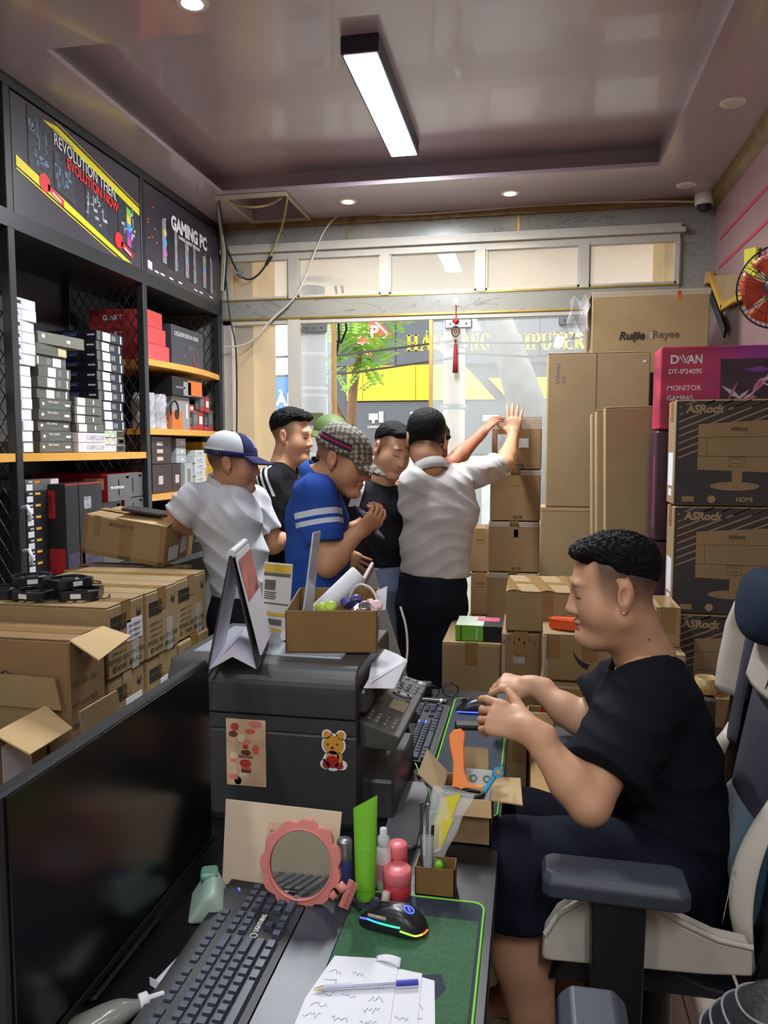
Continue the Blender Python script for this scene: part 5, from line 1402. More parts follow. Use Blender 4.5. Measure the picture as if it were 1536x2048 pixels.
# keyboards
KEYM = M('keycap', (60, 66, 80), .32, noise=.05)
KBASE = M('keyboard_base', (20, 21, 24), .5, noise=.1, scale=30)
def keycap(w, d=.0165):
 a, b = w / 2 - .0013, d / 2 - .0003
 c = a - .0022; e = b - .0026
 m = MB(); m.add([(-a, -b, 0), (a, -b, 0), (a, b, 0), (-a, b, 0), (-c, -e + .0008, .009), (c, -e + .0008, .009), (c, e + .0012, .0095), (-c, e + .0012, .0095)], [(3, 2, 1, 0), (4, 5, 6, 7), (0, 1, 5, 4), (1, 2, 6, 5), (2, 3, 7, 6), (3, 0, 4, 7)])
 return m.mesh('key', KEYM)
_kc = {}
def key(par, x, y, w=1.):
 U = .019
 if w not in _kc: _kc[w] = keycap(w * U)
 wrap('key', _kc[w], par, ((x + w / 2) * U, y * U, .0135))
def keyboard(loc, rz, label, rest=True):
 o = empty('keyboard', loc, rz, label, 'keyboard', 'black mechanical keyboards')
 U = .019; L = 22.6 * U; W = 6.9 * U
 m = MB(); m.hexa([(-.008, -.012, 0), (L + .008, -.012, 0), (L + .008, W + .012, 0), (-.008, W + .012, 0), (-.006, -.01, .014), (L + .006, -.01, .014), (L + .006, W + .01, .021), (-.006, W + .01, .021)]); m.build('base', KBASE, o)
 rows = [(.5, [1.25, 1.25, 1.25, 6.25, 1.25, 1.25, 1.25, 1.25]), (1.5, [2.25] + [1] * 10 + [2.75]), (2.5, [1.75] + [1] * 11 + [2.25]), (3.5, [1.5] + [1] * 12 + [1.5]), (4.5, [1] * 13 + [2])]
 for y, ws in rows:
  x = 0
  for w in ws: key(o, x, y, w); x += w
 key(o, 0, 5.9)
 for g0 in (2, 6.5, 11):
  for k in range(4): key(o, g0 + k, 5.9)
 for k in range(3):
  key(o, 15.35 + k, 4.5); key(o, 15.35 + k, 3.5); key(o, 15.35 + k, .5); key(o, 15.35 + k, 5.9)
 key(o, 16.35, 1.5)
 for k in range(4):
  key(o, 18.6 + k, 4.5)
  if k < 3: key(o, 18.6 + k, 3.5); key(o, 18.6 + k, 2.5); key(o, 18.6 + k, 1.5)
 key(o, 18.6, .5, 2); key(o, 20.6, .5); key(o, 21.6, 2.95); key(o, 21.6, .95)
 if rest:
  m = MB(); m.hexa([(0, -.085, 0), (L, -.085, 0), (L, -.013, 0), (0, -.013, 0), (0, -.083, .006), (L, -.083, .006), (L, -.013, .014), (0, -.013, .014)]); m.build('wrist_rest', M('wrist_rest', (48, 54, 64), .4, noise=.05), o)
 return o
kb = keyboard((-.380, .824, DZ), PI / 2, 'black mechanical keyboard with a wrist rest in front of the dark monitor')
text('LIGHTNING', WHITE, (17.1 * .019, 2.46 * .019, .0185), (1, 0, 0), (0, 1, 0), width=.046, height=.0085, parent=kb, bold=.02)
m = MB(); m.tube([(15.35 * .019 + .0055 * math.cos(a), 2.42 * .019 + .0055 * math.sin(a), .0185) for a in [2 * PI * k / 14 for k in range(14)]], .0009, 4, closed=True); m.build('logo_ring', WHITE, kb)
m = MB(); m.tube([(21.2 * .019, 5.95 * .019, .0215), (21.5 * .019, 6.2 * .019, .0215)], .0016, 5); m.build('status_light', M('blue_light', (60, 80, 255), .4, noise=0, emit=3), kb)
kb2 = keyboard((-.246, 1.86, DZ), PI / 2, 'black keyboard with blue backlight beyond the printer panel', False)
m = MB(); m.cbox((14.4 * .019, 3.2 * .019, .0172), (.02, .05, .001), .0004); m.build('backlight', M('blue_light'), kb2)
m = MB(); m.cbox((11.2 * .019, -.0135, .008), (.43, .006, .014), .002); m.build('front_strip', M('strip_grey', (96, 94, 90), .5), kb2)
# mouse mats
NEON = M('neon_green_edge', (110, 200, 50), .5, noise=0)
def mat(x0, x1, y0, y1, label, gcol):
 o = empty('mouse_mat', ((x0 + x1) / 2, (y0 + y1) / 2, DZ), 0, label, 'mouse mat', 'green edged mouse mats')
 w, l = (x1 - x0) / 2, (y1 - y0) / 2; r = .02
 def rr_(i):
  p = []
  for cx, cy, a0 in ((w - r, l - r, 0), (-w + r, l - r, PI / 2), (-w + r, -l + r, PI), (w - r, -l + r, 1.5 * PI)):
   p += [(cx + (r - i) * math.cos(a0 + PI / 2 * k / 5), cy + (r - i) * math.sin(a0 + PI / 2 * k / 5)) for k in range(6)]
  return p
 m = MB(); m.prism(rr_(.002), .003); m.build('mat', M('mat_navy', (34, 44, 56), .8, noise=.1, scale=120), o)
 m = MB(); m.tube([(a, b, .0022) for a, b in rr_(0)], .0025, 6, closed=True); m.build('stitched_edge', NEON, o)
 return o, w, l
o, w_, l_ = mat(-.325, -.068, .845, 1.298, 'mouse mat with a neon green edge and green field by the notes', 0)
m = MB(); m.bb(-w_ + .004, w_ - .007, -l_ + .006, l_ - .055, .003, .0034); m.build('green_field', M('mat_green', (50, 92, 60), .8, noise=.15, scale=150), o)
m = MB(); m.prism([(.03, .02), (.075, .03), (.085, -.0), (.06, -.05), (.0, -.07)][::-1], .0004, (0, 0, .0034)); m.build('dark_patch', M('mat_navy'), o)
mat(-.225, -.06, 1.62, 2.40, 'long dark mouse mat with a neon green edge under the far keyboard', 1)
# near mouse
def mouse(loc, rz, label, rgb=True):
 o = empty('computer_mouse', loc, rz, label, 'mouse', 'black gaming mice')
 def body(u, v):
  a = 2 * PI * u; t = v
  # length along local x (-front .. +rear)
  c, s = math.cos(a), math.sin(a)
  px = .060 * (abs(c) ** .8) * (1 if c > 0 else -1); wy = .031 * (abs(s) ** .8) * (1 if s > 0 else -1) * (1 - .12 * math.cos(px / .06 * PI))
  k = math.cos(t * PI / 2) ** .55 if t < 1 else 0
  h = .004 + .034 * math.sin(t * PI / 2) * (1 - .28 * ((px * k - .012) / .06) ** 2 * 2)
  return (px * (k * .94 + .06 * (1 - t)), wy * (k * .94 + .06 * (1 - t)), h)
 m = MB(); m.grid(body, 40, 10, 0, True, True); m.build('shell', M('mouse_black', (28, 29, 33), .35, noise=.06), o)
 m = MB(); m.tube([(-.052, 0, .026), (-.03, 0, .0365), (-.008, 0, .0388)], .0016, 5); m.build('button_gap', BLACKP, o)
 m = MB(); m.lathe([(.009, -.004), (.010, 0), (.009, .004)], 14, (-.033, 0, .032), (0, 1, 0)); m.build('scroll_wheel', DARKP, o)
 if rgb:
  cols = [(70, 90, 255), (40, 150, 255), (40, 220, 140), (130, 230, 60), (240, 200, 60), (250, 100, 50)]
  for k in range(6):
   P = []
   for q in range(5):
    a = -PI * .80 + PI * .80 * (k + q / 4) / 6 * 1.0
    c, s = math.cos(a), math.sin(a)
    P.append((.0605 * (abs(c) ** .8) * (1 if c > 0 else -1), .0318 * (abs(s) ** .8) * (1 if s > 0 else -1), .0085 + (.012 if k < 3 else .012 * max(0, 1 - (k - 2 + q / 4) / 2.2)) * (1 - .5 * (k == 0) * (1 - q / 4))))
   m = MB(); m.tube(P, .0014, 6); m.build('light_strip', M('rgb_%d' % k, cols[k], .4, noise=0, emit=2.2), o)
  m = MB(); m.tube([(.028 + .008 * math.cos(a), .008 * math.sin(a), .0352 - .006 * math.cos(a) * .5) for a in [2 * PI * k / 16 for k in range(16)]], .0011, 5, closed=True); m.tube([(.024, .004, .037), (.03, .0, .0352), (.027, -.001, .036), (.033, -.004, .034)], .001, 4); m.build('logo', M('blue_light'), o)
  m = MB(); m.cbox((-.018, -.027, .027), (.034, .004, .006), .002); m.build('side_button', M('worn_button', (176, 158, 136), .6, noise=.2, scale=80), o)
 return o
mouse((-.214, 1.205, DZ + .0035), math.radians(-12), 'black mouse with a rainbow light line on the green mat')
ms2 = mouse((-.155, 2.29, DZ + .003), math.radians(10), 'black mouse under the seated man\'s far hand', False)
m = MB(); m.tube([(-.058, -.026, .006), (0, -.033, .006), (.05, -.022, .006)], .0018, 6); m.build('light_strip', M('blue_light'), ms2)
cable([(-.275, 1.225, DZ + .012), (-.31, 1.262, DZ + .02), (-.37, 1.285, DZ + .012), (-.47, 1.30, DZ + .012), (-.56, 1.30, DZ + .006)], .0025, BLACKP, 'thin black mouse lead trailing behind the near keyboard')
# notes and pen
PENB = M('pen_blue', (50, 54, 170), .4)
def sheet(pts, z, label, n=9, seed=1, write=True, mat=PAPER, group='handwritten note sheets'):
 m = MB(); m.prism(pts, .0008, (0, 0, z)); o = m.build('note_sheet', mat); tag(o, label, 'paper', group)
 if write:
  r = random.Random(seed); a, b, c, d = [V((*p, 0)) for p in pts[:4]]
  w = MB()
  for k in range(n):
   for j in range(3):
    if r.random() < .25: continue
    u0 = .06 + .3 * j + r.random() * .06; v = .07 + .88 * k / n
    P = []
    for q in range(9):
     u = u0 + .022 * q; p = (a + (b - a) * u) + ((d + (c - d) * u) - (a + (b - a) * u)) * (v + r.uniform(-.022, .022))
     P.append((p.x, p.y, z + .0011))
    w.tube(P, .0004, 3, 0, False)
  wo = w.build('handwriting', M('ink_blue', (84, 92, 150), .6, noise=0), o); wo['kind'] = 'stuff'
 return o
sheet([(-.275, .84), (-.10, .86), (-.13, 1.085), (-.225, 1.105)], DZ + .0035, 'handwritten note sheet at the bottom of the pile on the mat', 8, 3)
sheet([(-.285, .85), (-.13, .83), (-.150, 1.095), (-.235, 1.105)], DZ + .005, 'handwritten note sheet in the middle of the pile on the mat', 8, 5)
o = sheet([(-.345, .82), (-.165, .81), (-.190, 1.118), (-.290, 1.108)], DZ + .0065, 'topmost handwritten note sheet under the pen', 11, 9)
m = MB(); m.grid(lambda u, v: (-.225 + .04 * u, 1.108 + .012 * v - .01 * u, DZ + .0075 + .008 * u * v + .004 * math.sin(PI * u)), 8, 4); c_ = solid(m.build('curled_corner', PAPER, o), .0006)
o = empty('ballpoint_pen', (-.227, 1.045, DZ + .0125), math.radians(16), 'clear ballpoint pen with a blue end lying on the notes', 'pen')
m = MB(); m.tube([(-.062, 0, 0), (.045, 0, 0)], .0042, 8); m.build('barrel', M('pen_clear', (206, 208, 226), .15, noise=0, alpha=.6), o)
m = MB(); m.tube([(-.06, 0, 0), (.05, 0, 0)], .0016, 6); m.build('refill', PENB, o)
m = MB(); m.tube([(.045, 0, 0), (.062, 0, 0), (.078, 0, 0)], .0043, 8); m.build('end_cap', PENB, o)
m = MB(); m.tube([(-.062, 0, 0), (-.076, 0, -.001)], [.004, .001], 8); m.build('tip', M('pen_tip', (206, 190, 150), .3, metal=.5), o)
# things along the monitor foot
m = MB(); m.grid(lambda u, v: (.028 * (1 - .5 * u) * math.cos(2 * PI * v) , .048 * math.sin(2 * PI * v) * (1 - .55 * u), .052 * u ** .8 + .001), 10, 24, 0, True); 
o = empty('desk_tape_holder', (-.540, 1.20, DZ), .35, 'mint green wedge-shaped holder at the foot of the monitor', 'holder')
m = MB(); m.hexa([(-.035, -.05, 0), (.035, -.05, 0), (.035, .05, 0), (-.035, .05, 0), (-.006, -.045, .045), (.012, -.045, .052), (.012, .045, .052), (-.006, .045, .045)]); b_ = m.build('body', M('mint_plastic', (168, 196, 180), .4, noise=.03), o); bevel(b_, .012, 4, 20); smooth_all(b_)
m = MB(); m.cbox((0, .03, .046), (.03, .035, .014), .004); bevel(m.build('cap', M('mint_dark', (112, 160, 140), .4), o), .004)
m = MB(); m.lathe([(.035, .0), (.036, .003), (.0001, .004)], 24, (-.495, 1.125, DZ), (0, 0, 1), 0, 1, 1.0); tag(m.build('glass_coaster', M('smoky_glass', (60, 64, 62), .1, noise=0, alpha=.6), None), 'smoky glass disc in front of the mint holder', 'coaster')
m = MB(); m.slab((-.545, 1.0, DZ + .001), (-.515, .985, DZ + .001), (-.5065, 1.09, DZ + .012), (-.523, 1.125, DZ + .002), .001); m.slab((-.545, 1.0, DZ + .002), (-.515, .985, DZ + .002), (-.52, .99, DZ + .014), (-.547, 1.003, DZ + .012), .001); tag(m.build('folded_paper', PAPER), 'folded scrap of white paper beside the keyboard', 'paper')
o = empty('glue_bottle', (-.572, .915, DZ), math.radians(40), 'squeezed clear glue bottle with a white nozzle near the screen edge', 'bottle')
m = MB(); m.grid(lambda u, v: (.0 + .105 * (v - .5) , -.006 + .021 * min(1, v * 9 + .1, .3 + 2.3 * (1 - v)) * math.cos(2 * PI * u), .016 + .015 * min(1, .15 + v * 1.6, .4 + 2.3 * (1 - v)) * math.sin(2 * PI * u)), 20, 12, 0, True, True); m.build('body', M('glue_clear', (150, 152, 144), .15, noise=.15, alpha=.7), o)
m = MB(); m.lathe([(.012, 0), (.012, .012), (.006, .014), (.0045, .034), (.0001, .036)], 14, (.049, -.004, .017), (1, 0, .05)); m.build('nozzle', PAPER, o)
# beige board and the pink mirror
o = empty('beige_board', (-.44, 1.32, DZ), 0, 'beige card panel leaning behind the pink mirror', 'board')
m = MB(); m.slab((-.105, -.05, .002), (.105, -.04, .002), (.105, .02, .125), (-.12, .01, .135), -.003); bevel(m.build('panel', M('beige_card', (206, 188, 160), .6, noise=.04), o), .002)
m = MB(); m.slab((-.03, -.0435, .028), (.03, -.0405, .028), (.03, -.003, .105), (-.03, -.006, .107), .0008); m.build('printed_patch', M('pinkish_print', (206, 166, 136), .6), o)
text('PHONE HOLDER', FADE, (-.0, -.0155, .094), (1, .045, 0), (0, .42, .9), width=.045, height=.006, parent=o)
fr_m = empty('hand_mirror', (-0.383, 1.235, 0.827), 0, 'pink scalloped round mirror with a comb, propped on the beige board', 'mirror')
PINK = M('pink_plastic', (214, 130, 122), .4, noise=.04)
mr, mf, mu = basis((.05, -1, .22), (0, 0, 1))
mr = -mr
n = 88
def ringpts(f, off):
 return [mr * f(2 * PI * k / n) * math.cos(2 * PI * k / n) * .96 + mu * f(2 * PI * k / n) * math.sin(2 * PI * k / n) + mf * off for k in range(n)]
m = MB()
outer = lambda a: .070 + .0068 * abs(math.sin(5.5 * a))
A0, A1, A2, A3 = ringpts(outer, -.006), ringpts(lambda a: outer(a) - .001, .004), ringpts(lambda a: .058, .006), ringpts(lambda a: .056, -.002)
m.add(A0 + A1 + A2 + A3, [(r * n + k, r * n + (k + 1) % n, (r + 1) * n + (k + 1) % n, (r + 1) * n + k) for r in range(3) for k in range(n)] + [tuple(range(n))], 0, False)
m.build('scalloped_frame', PINK, fr_m)
m = MB(); m.add(ringpts(lambda a: .0572, .001), [tuple(range(n))]); gl_ = m.build('mirror_glass', M('mirror_glass', (200, 204, 200), .03, metal=1., noise=0), fr_m)
m = MB(); m.tube([p + mf * .0 for p in ringpts(lambda a: .0585, .005)], .0022, 6, closed=True); m.build('inner_rim', PINK, fr_m)
m = MB(); cB = mr * .066 + mu * -.038 + mf * .004
m.lathe([(.0001, .012), (.011, 0), (.0001, -.012)], 12, cB + mr * .008 + mu * .006, mr); m.lathe([(.0001, .009), (.009, 0), (.0001, -.009)], 12, cB + mr * -.006 + mu * -.008, mu); m.build('bow', PINK, fr_m)
m = MB(); cq = cB + mr * .012 - mu * .002
e1, e2 = (mr * .35 + mu * .93).normalized(), (mr * .93 - mu * .35).normalized()
m.slab(cq - e1 * .024, cq - e1 * .024 + e2 * .008, cq + e1 * .024 + e2 * .008, cq + e1 * .024, -.003)
for k in range(14): m.slab(cq + e1 * (-.023 + .0034 * k) + e2 * .007, cq + e1 * (-.023 + .0034 * k) + e2 * .018, cq + e1 * (-.0213 + .0034 * k) + e2 * .018, cq + e1 * (-.0213 + .0034 * k) + e2 * .007, -.0022)
m.build('comb', PINK, fr_m)
# bottles and jars
def turned(name, label, loc, parts, cat='bottle', group=None):
 o = empty(name, loc, 0, label, cat, group)
 for nm, prof, mt in parts:
  m = MB(); m.lathe(prof, 24); m.build(nm, mt, o)
 return o
turned('cosmetic_bottle', 'slim blue bottle with a silver cap beside the green tube', (-.318, 1.288, DZ), [('body', [(.0135, 0), (.0145, .003), (.0145, .062), (.013, .066)], M('bottle_blue', (66, 72, 128), .25, noise=.04)), ('cap', [(.0138, .066), (.0138, .098), (.012, .101), (.0001, .1012)], STEEL)])
o = empty('cosmetic_tube', (-.277, 1.278, DZ), math.radians(12), 'bright green upright tube on its cap', 'tube')
m = MB(); m.lathe([(.0165, 0), (.0175, .002), (.0175, .022), (.0165, .024)], 24); m.build('cap', M('tube_green', (122, 200, 50), .35, noise=.02), o)
m = MB(); m.grid(lambda u, v: ((.0185 * (1 - v * .0) + .003 * v) * math.cos(2 * PI * u), .0185 * (1 - v) ** .8 * math.sin(2 * PI * u) + .0008 * math.sin(2 * PI * u), .024 + .155 * v + .012 * v * math.cos(2 * PI * u)), 24, 14, 0, True, True); m.build('body', M('tube_green'), o)
text('ALOE', M('tube_print', (170, 226, 120), .5), (0, -.0135, .1), (1, 0, 0), (0, .08, 1), width=.016, parent=o)
turned('lotion_bottle', 'white bottle with a ring stopper behind the green tube', (-.2525, 1.318, DZ), [('body', [(.013, 0), (.0145, .003), (.0145, .07), (.012, .076), (.0095, .08)], M('bottle_white', (226, 214, 210), .35, noise=.02)), ('cap', [(.0095, .08), (.0105, .083), (.0105, .096), (.0065, .1), (.0065, .112), (.0001, .114)], PAPER), ('band', [(.01465, .02), (.01465, .05)], M('band_pink', (222, 150, 160), .5))])
JR = M('jar_red', (196, 60, 70), .3, noise=.03); JP = M('jar_lid', (222, 112, 118), .4, noise=.03)
turned('cream_jar', 'pink lidded red jar on the desk beside the white bottle', (-.223, 1.297, DZ), [('body', [(.022, 0), (.0245, .004), (.0245, .026), (.022, .028)], JR), ('lid', [(.0245, .028), (.0255, .03), (.0255, .05), (.023, .053), (.0001, .0532)], JP)], 'jar', 'pink lidded jars')
turned('cream_jar', 'smaller pink jar standing behind the lidded red one', (-.230, 1.338, DZ), [('body', [(.016, 0), (.0185, .003), (.0185, .05), (.017, .052)], JR), ('lid', [(.0175, .052), (.0185, .054), (.0185, .074), (.016, .077), (.0001, .0772)], JP)], 'jar', 'pink lidded jars')
m = MB(); m.lathe([(.005, -.013), (.0075, -.011), (.0075, .011), (.005, .013)], 14, (0, 0, 0), (.1, .35, 1)); tag(m.build('clear_capsule', M('clear_capsule', (224, 200, 190), .15, noise=0, alpha=.7), None, (-.2355, 1.272, DZ + .047)), 'clear capsule tube leaning on the lidded red jar', 'tube')
o = bpy.data.objects['clear_capsule']; o.location = (-.238, 1.262, DZ + .014)
# small open carton with clear bags
o, w_, l_, h_ = open_carton('little brown box holding clear bags and tools at the desk edge', -.193, -.122, 1.308, 1.35, DZ, DZ + .052, M('card_dull', (128, 98, 52), .7, noise=.06), .0018, 'parts_box')
bg = empty('parts_bag', (-.160, 1.345, DZ + .055), 0, 'clear bag with yellow-printed packets sticking out of the little box', 'bag')
m = MB(); m.grid(lambda u, v: (-.022 + .05 * v + (.022 + .016 * v + .002 * math.sin(15 * v)) * math.cos(2 * PI * u) , .05 * v + (.012 * (1 - v) + .002) * math.sin(2 * PI * u), -.045 + .150 * v + .006 * math.sin(5 * v + 2 * PI * u) * v), 22, 16, 0, True, True); m.build('clear_film', M('bag_film', (236, 240, 240), .12, noise=0, alpha=.30, spec=.9), bg)
for k in range(2):
 m = MB(); a_ = V((-.020 + .012 * k, .012 + .016 * k, .004 + .04 * k)); m.slab(a_, a_ + V((.03, 0, .01)), a_ + V((.05, .016, .058)), a_ + V((.02, .016, .048)), .002); m.build('yellow_packet', M('packet_yellow', (214, 204, 40), .5), bg)
 m = MB(); a_ = V((-.006 + .012 * k, .010 + .016 * k, .000 + .034 * k)); m.slab(a_, a_ + V((.013, 0, .006)), a_ + V((.028, .016, .044)), a_ + V((.015, .016, .038)), .002); m.build('white_packet', PAPER, bg)
m = MB(); m.lathe([(.0001, 0), (.0075, 0), (.0075, .012), (.0001, .012)], 14, (.008, -.012, -.006), (0, -1, 0)); m.build('green_knob', M('tube_green'), bg)
for k, (x, y, hgt, mt) in enumerate(((-.184, 1.336, .15, DARKP), (-.176, 1.342, .145, STEEL), (-.168, 1.334, .11, BLACKP))):
 m = MB(); m.tube([(0, 0, 0), (-.004 + .003 * k, .012, hgt)], .003, 7); tag(m.build('slim_tool', mt, None, (x, y, DZ + .003)), f'{["tall dark", "steel grey", "short black"][k]} rod standing in the little parts box', 'tool')
m = MB(); m.grid(lambda u, v: (.006 * math.cos(2 * PI * u) * (1 + v), .006 * math.sin(2 * PI * u), .01 + .09 * v), 14, 8, 0, True, True); tag(m.build('clear_sleeve', CLEAR, None, (-.172, 1.322, DZ + .004)), 'narrow clear sleeve in the corner of the little parts box', 'bag')
# larger open tool carton
o, w_, l_, h_ = open_carton('open carton of scissors and blister packs on the far mat edge', -.170, -.068, 1.50, 1.62, DZ, DZ + .095, CARD, .003, 'tool_box')
f = MB(); f.slab((-w_, -l_, h_), (-w_, l_, h_), (-w_ - .045, l_ + .005, h_ + .045), (-w_ - .05, -l_ + .02, h_ + .035), .003); f.build('open_flap', CARD2, o)
f = MB(); f.slab((-w_ + .012, l_, h_), (w_ - .012, l_, h_), (w_ - .014, l_ + .03, h_ + .048), (-w_ + .01, l_ + .03, h_ + .048), .003); f.build('open_flap', CARD2, o)
f = MB(); f.slab((w_, -l_, h_), (w_ + .062, -l_ - .005, h_ - .002), (w_ + .056, l_ - .015, h_ + .004), (w_, l_ - .01, h_), .003); f.build('open_flap', CARDIN, o)
f = MB(); f.slab((-w_, -l_, h_), (w_, -l_, h_), (w_ + .002, -l_ - .02, h_ - .026), (-w_ - .002, -l_ - .02, h_ - .026), .003); f.build('open_flap', CARDIN, o)
sc_ = empty('scissors', (-.120, 1.57, DZ + .10), 0, 'scissor tool with an orange handle lying on the open carton', 'scissors')
ORG = M('orange_handle', (246, 130, 30), .4, noise=.02)
hp = [(-.030, .0), (-.018, -.002), (.030, -.0), (.030, .006), (.004, .014), (-.006, .036), (-.010, .085), (-.008, .112), (-.018, .122), (-.034, .118), (-.043, .105), (-.040, .085), (-.030, .05)]
m = MB(); m.prism(hp, .008, (0, -.028, -.005), (1, 0, 0), (0, .50, .866)); bevel(m.build('handle', ORG, sc_), .002)
for dx in (-.035, .012):
 m = MB(); m.tube([(dx + .022 * math.cos(a), -.045 + .011 * math.sin(a), -.004 + .002 * math.sin(a)) for a in [2 * PI * k / 18 for k in range(18)]], .005, 8, closed=True); m.build('finger_ring', BLACKP, sc_)
m = MB(); m.tube([(-.055, -.04, -.004), (-.075, -.036, -.0), (-.085, -.03, .004)], .004, 6); m.build('blade', DARKP, sc_)
bl = empty('blister_pack', (-.098, 1.60, DZ + .083), 0, 'clear blister pack with a yellow piece inside the open carton', 'packet')
m = MB(); m.slab((-.03, -.045, -.03), (.028, -.045, -.03), (.028, .005, .03), (-.03, .005, .03), .006); bevel(m.build('tray', M('blister', (206, 210, 216), .12, noise=0, alpha=.75), bl), .003)
m = MB(); m.slab((-.022, -.043, -.018), (.012, -.043, -.018), (.012, -.023, .006), (-.022, -.023, .006), .012); bevel(m.build('yellow_piece', M('yellow_piece', (226, 164, 40), .4), bl), .004)
for dx in (-.012, .016):
 m = MB(); m.lathe([(.008, 0), (.008, .004), (.005, .004), (.005, 0)], 14, (dx, -.012, .018), (0, -.77, .64)); m.build('green_ring', M('ring_green', (96, 130, 96), .4), bl)
o = empty('character_pen', (-.088, 1.548, DZ + .095), 0, 'blue pen topped with a flower shape in the open carton', 'pen')
m = MB(); m.tube([(-.010, -.02, -.02), (.028, .012, .032)], .0048, 8); m.build('barrel', M('pen_sky', (60, 158, 210), .4), o)
m = MB(); m.lathe([(.0115, 0), (.0115, .004)], 8, (.030, .008, .036), (.3, -.8, .5)); m.lathe([(.0001, .009), (.004, .005), (.0, 0)], 8, (.036, .014, .046), (.4, .3, .8)); m.build('topper', M('pen_sky'), o)
m = MB(); m.lathe([(.0055, 0), (.0055, .006)], 12, (.030, .008, .036), (.3, -.8, .5)); m.build('flower_centre', M('ochre', (196, 160, 60), .5), o)
# silver flat stand lying before the printer
m = MB(); m.prism([(-.30, 1.755), (-.285, 1.465), (-.277, 1.455), (-.222, 1.458), (-.214, 1.468), (-.222, 1.755)], .008, (0, 0, DZ)); o = bevel(m.build('flat_stand', M('silver_grey', (116, 118, 124), .35, metal=.3, noise=.04)), .002); tag(o, 'flat silver grey plate lying between printer and parts boxes', 'plate')
m = MB(); m.prism([(-.222, 1.70), (-.212, 1.47), (-.204, 1.48), (-.200, 1.72)], .004, (0, 0, DZ)); tag(m.build('zip_bag', M('zip_film', (150, 156, 166), .15, noise=.05, alpha=.75)), 'narrow clear zip bag lying beside the silver plate', 'bag')
m = MB(); m.slab((-.262, 1.80, DZ + .001), (-.215, 1.77, DZ + .001), (-.218, 1.815, DZ + .012), (-.25, 1.835, DZ + .016), .003); tag(m.build('foil_packet', M('foil_pink', (222, 60, 110), .2, metal=.4, noise=.5, scale=60)), 'shiny pink and red sweet packet by the far keyboard end', 'packet')
cable([(-.27, 1.83, DZ + .02), (-.25, 1.78, DZ + .012), (-.225, 1.735, DZ + .011), (-.205, 1.64, DZ + .007)], .0022, M('cord_green', (130, 200, 120), .5), 'thin pale green cord by the foil packet')
# printer
PRN = M('printer_black', (60, 61, 62), .38, noise=.06, scale=50)
PRT = M('printer_top_lit', (146, 152, 160), .35, noise=.04, scale=40)  # paler than the body: reflected light on the top is put into the colour
pr_ = empty('printer', (-.55, 1.68, DZ), 0, 'black multifunction printer with a tilted control panel in the desk middle', 'printer')
X0, X1, Y0, Y1 = -.21, .205, -.18, .20
m = MB(); prof = [(Y0 + .012, 0), (Y0, .02), (Y0, .20), (Y0 + .004, .205), (Y1, .205), (Y1, 0)]
m.prism([(y, z) for y, z in prof][::-1], X1 - X0, (X0, 0, 0), (0, 1, 0), (0, 0, 1)); m.build('body', PRN, pr_)
m = MB(); m.prism([(Y0 - .001, .208), (Y0 - .001, .238), (Y1, .238), (Y1, .208)][::-1], X1 - X0, (X0, 0, 0), (0, 1, 0), (0, 0, 1)); m.build('middle_band', PRN, pr_)
pts = [(Y0 - .001, .2405), (Y0 - .001, .295)] + [(Y0 + .05 - .051 * math.cos(a), .295 + .05 * math.sin(a)) for a in [PI / 2 * k / 8 for k in range(1, 9)]] + [(Y1 - .02, .345), (Y1, .33), (Y1, .2405)]
m = MB(); m.prism(pts[::-1], X1 - X0, (X0, 0, 0), (0, 1, 0), (0, 0, 1)); lid = m.build('scanner_lid', PRN, pr_); bevel(lid, .004, 2, 40)
m = MB(); m.cbox((-.015, .02, .3455), (.34, .24, .006), .002); m.build('feeder_cover', PRT, pr_)
m = MB(); m.cbox((.155, .075, .3468), (.025, .05, .006), .001); m.build('finger_slot', BLACKP, pr_)
m = MB(); m.cbox((X1 + .030, .03, .045), (.075, .29, .088), .006); m.build('paper_tray', PRN, pr_)
m = MB(); m.cbox((X1 + .002, .0, .27), (.03, .30, .05), .006); m.build('side_ledge', PRN, pr_)
m = MB(); m.cbox((X1 + .018, -.02, .262), (.03, .07, .022), .005); m.build('lever', DARKP, pr_)
# control panel
A, B, C_, D_ = [V(p) - pr_.location for p in ((-.345, 1.53, .980), (-.256, 1.52, .954), (-.240, 1.84, .972), (-.330, 1.84, .997))]
nn = (B - A).cross(D_ - A).normalized()
m = MB(); m.hexa([A - V((0, -.01, .06)), B - V((.012, -.01, .035)), C_ - V((.012, 0, .035)), D_ - V((0, 0, .06)), A, B, C_, D_]); bevel(m.build('control_panel', M('panel_grey', (86, 86, 82), .45, noise=.04), pr_), .003)
cp_ = [c for c in pr_.children if c.name.startswith('control_panel')][0]
def onp(u, v, h=.0): return A + (B - A) * u + (D_ - A) * v * (1 - u) + (C_ - B) * v * u + nn * h
m = MB(); m.slab(onp(.42, .36, .0004), onp(.80, .36, .0004), onp(.80, .52, .0004), onp(.42, .52, .0004), .001); m.build('display', M('lcd', (176, 164, 130), .3), cp_)
BTN = M('panel_button', (120, 120, 116), .4)
bm = MB(); bm.lathe([(.0052, 0), (.0048, .0025), (.0001, .003)], 10); bmesh_ = bm.mesh('button', BTN)
qn = V((0, 0, 1)).rotation_difference(nn)
for gx in range(4):
 for gy in range(3):
  b = wrap('button', bmesh_, cp_, onp(.15 + .2 * gx, .10 + .055 * gy, 0)); b.rotation_euler = qn.to_euler()
for gx in range(3):
 for gy in range(3):
  b = wrap('button', bmesh_, cp_, onp(.40 + .2 * gx, .74 + .055 * gy, 0)); b.rotation_euler = qn.to_euler()
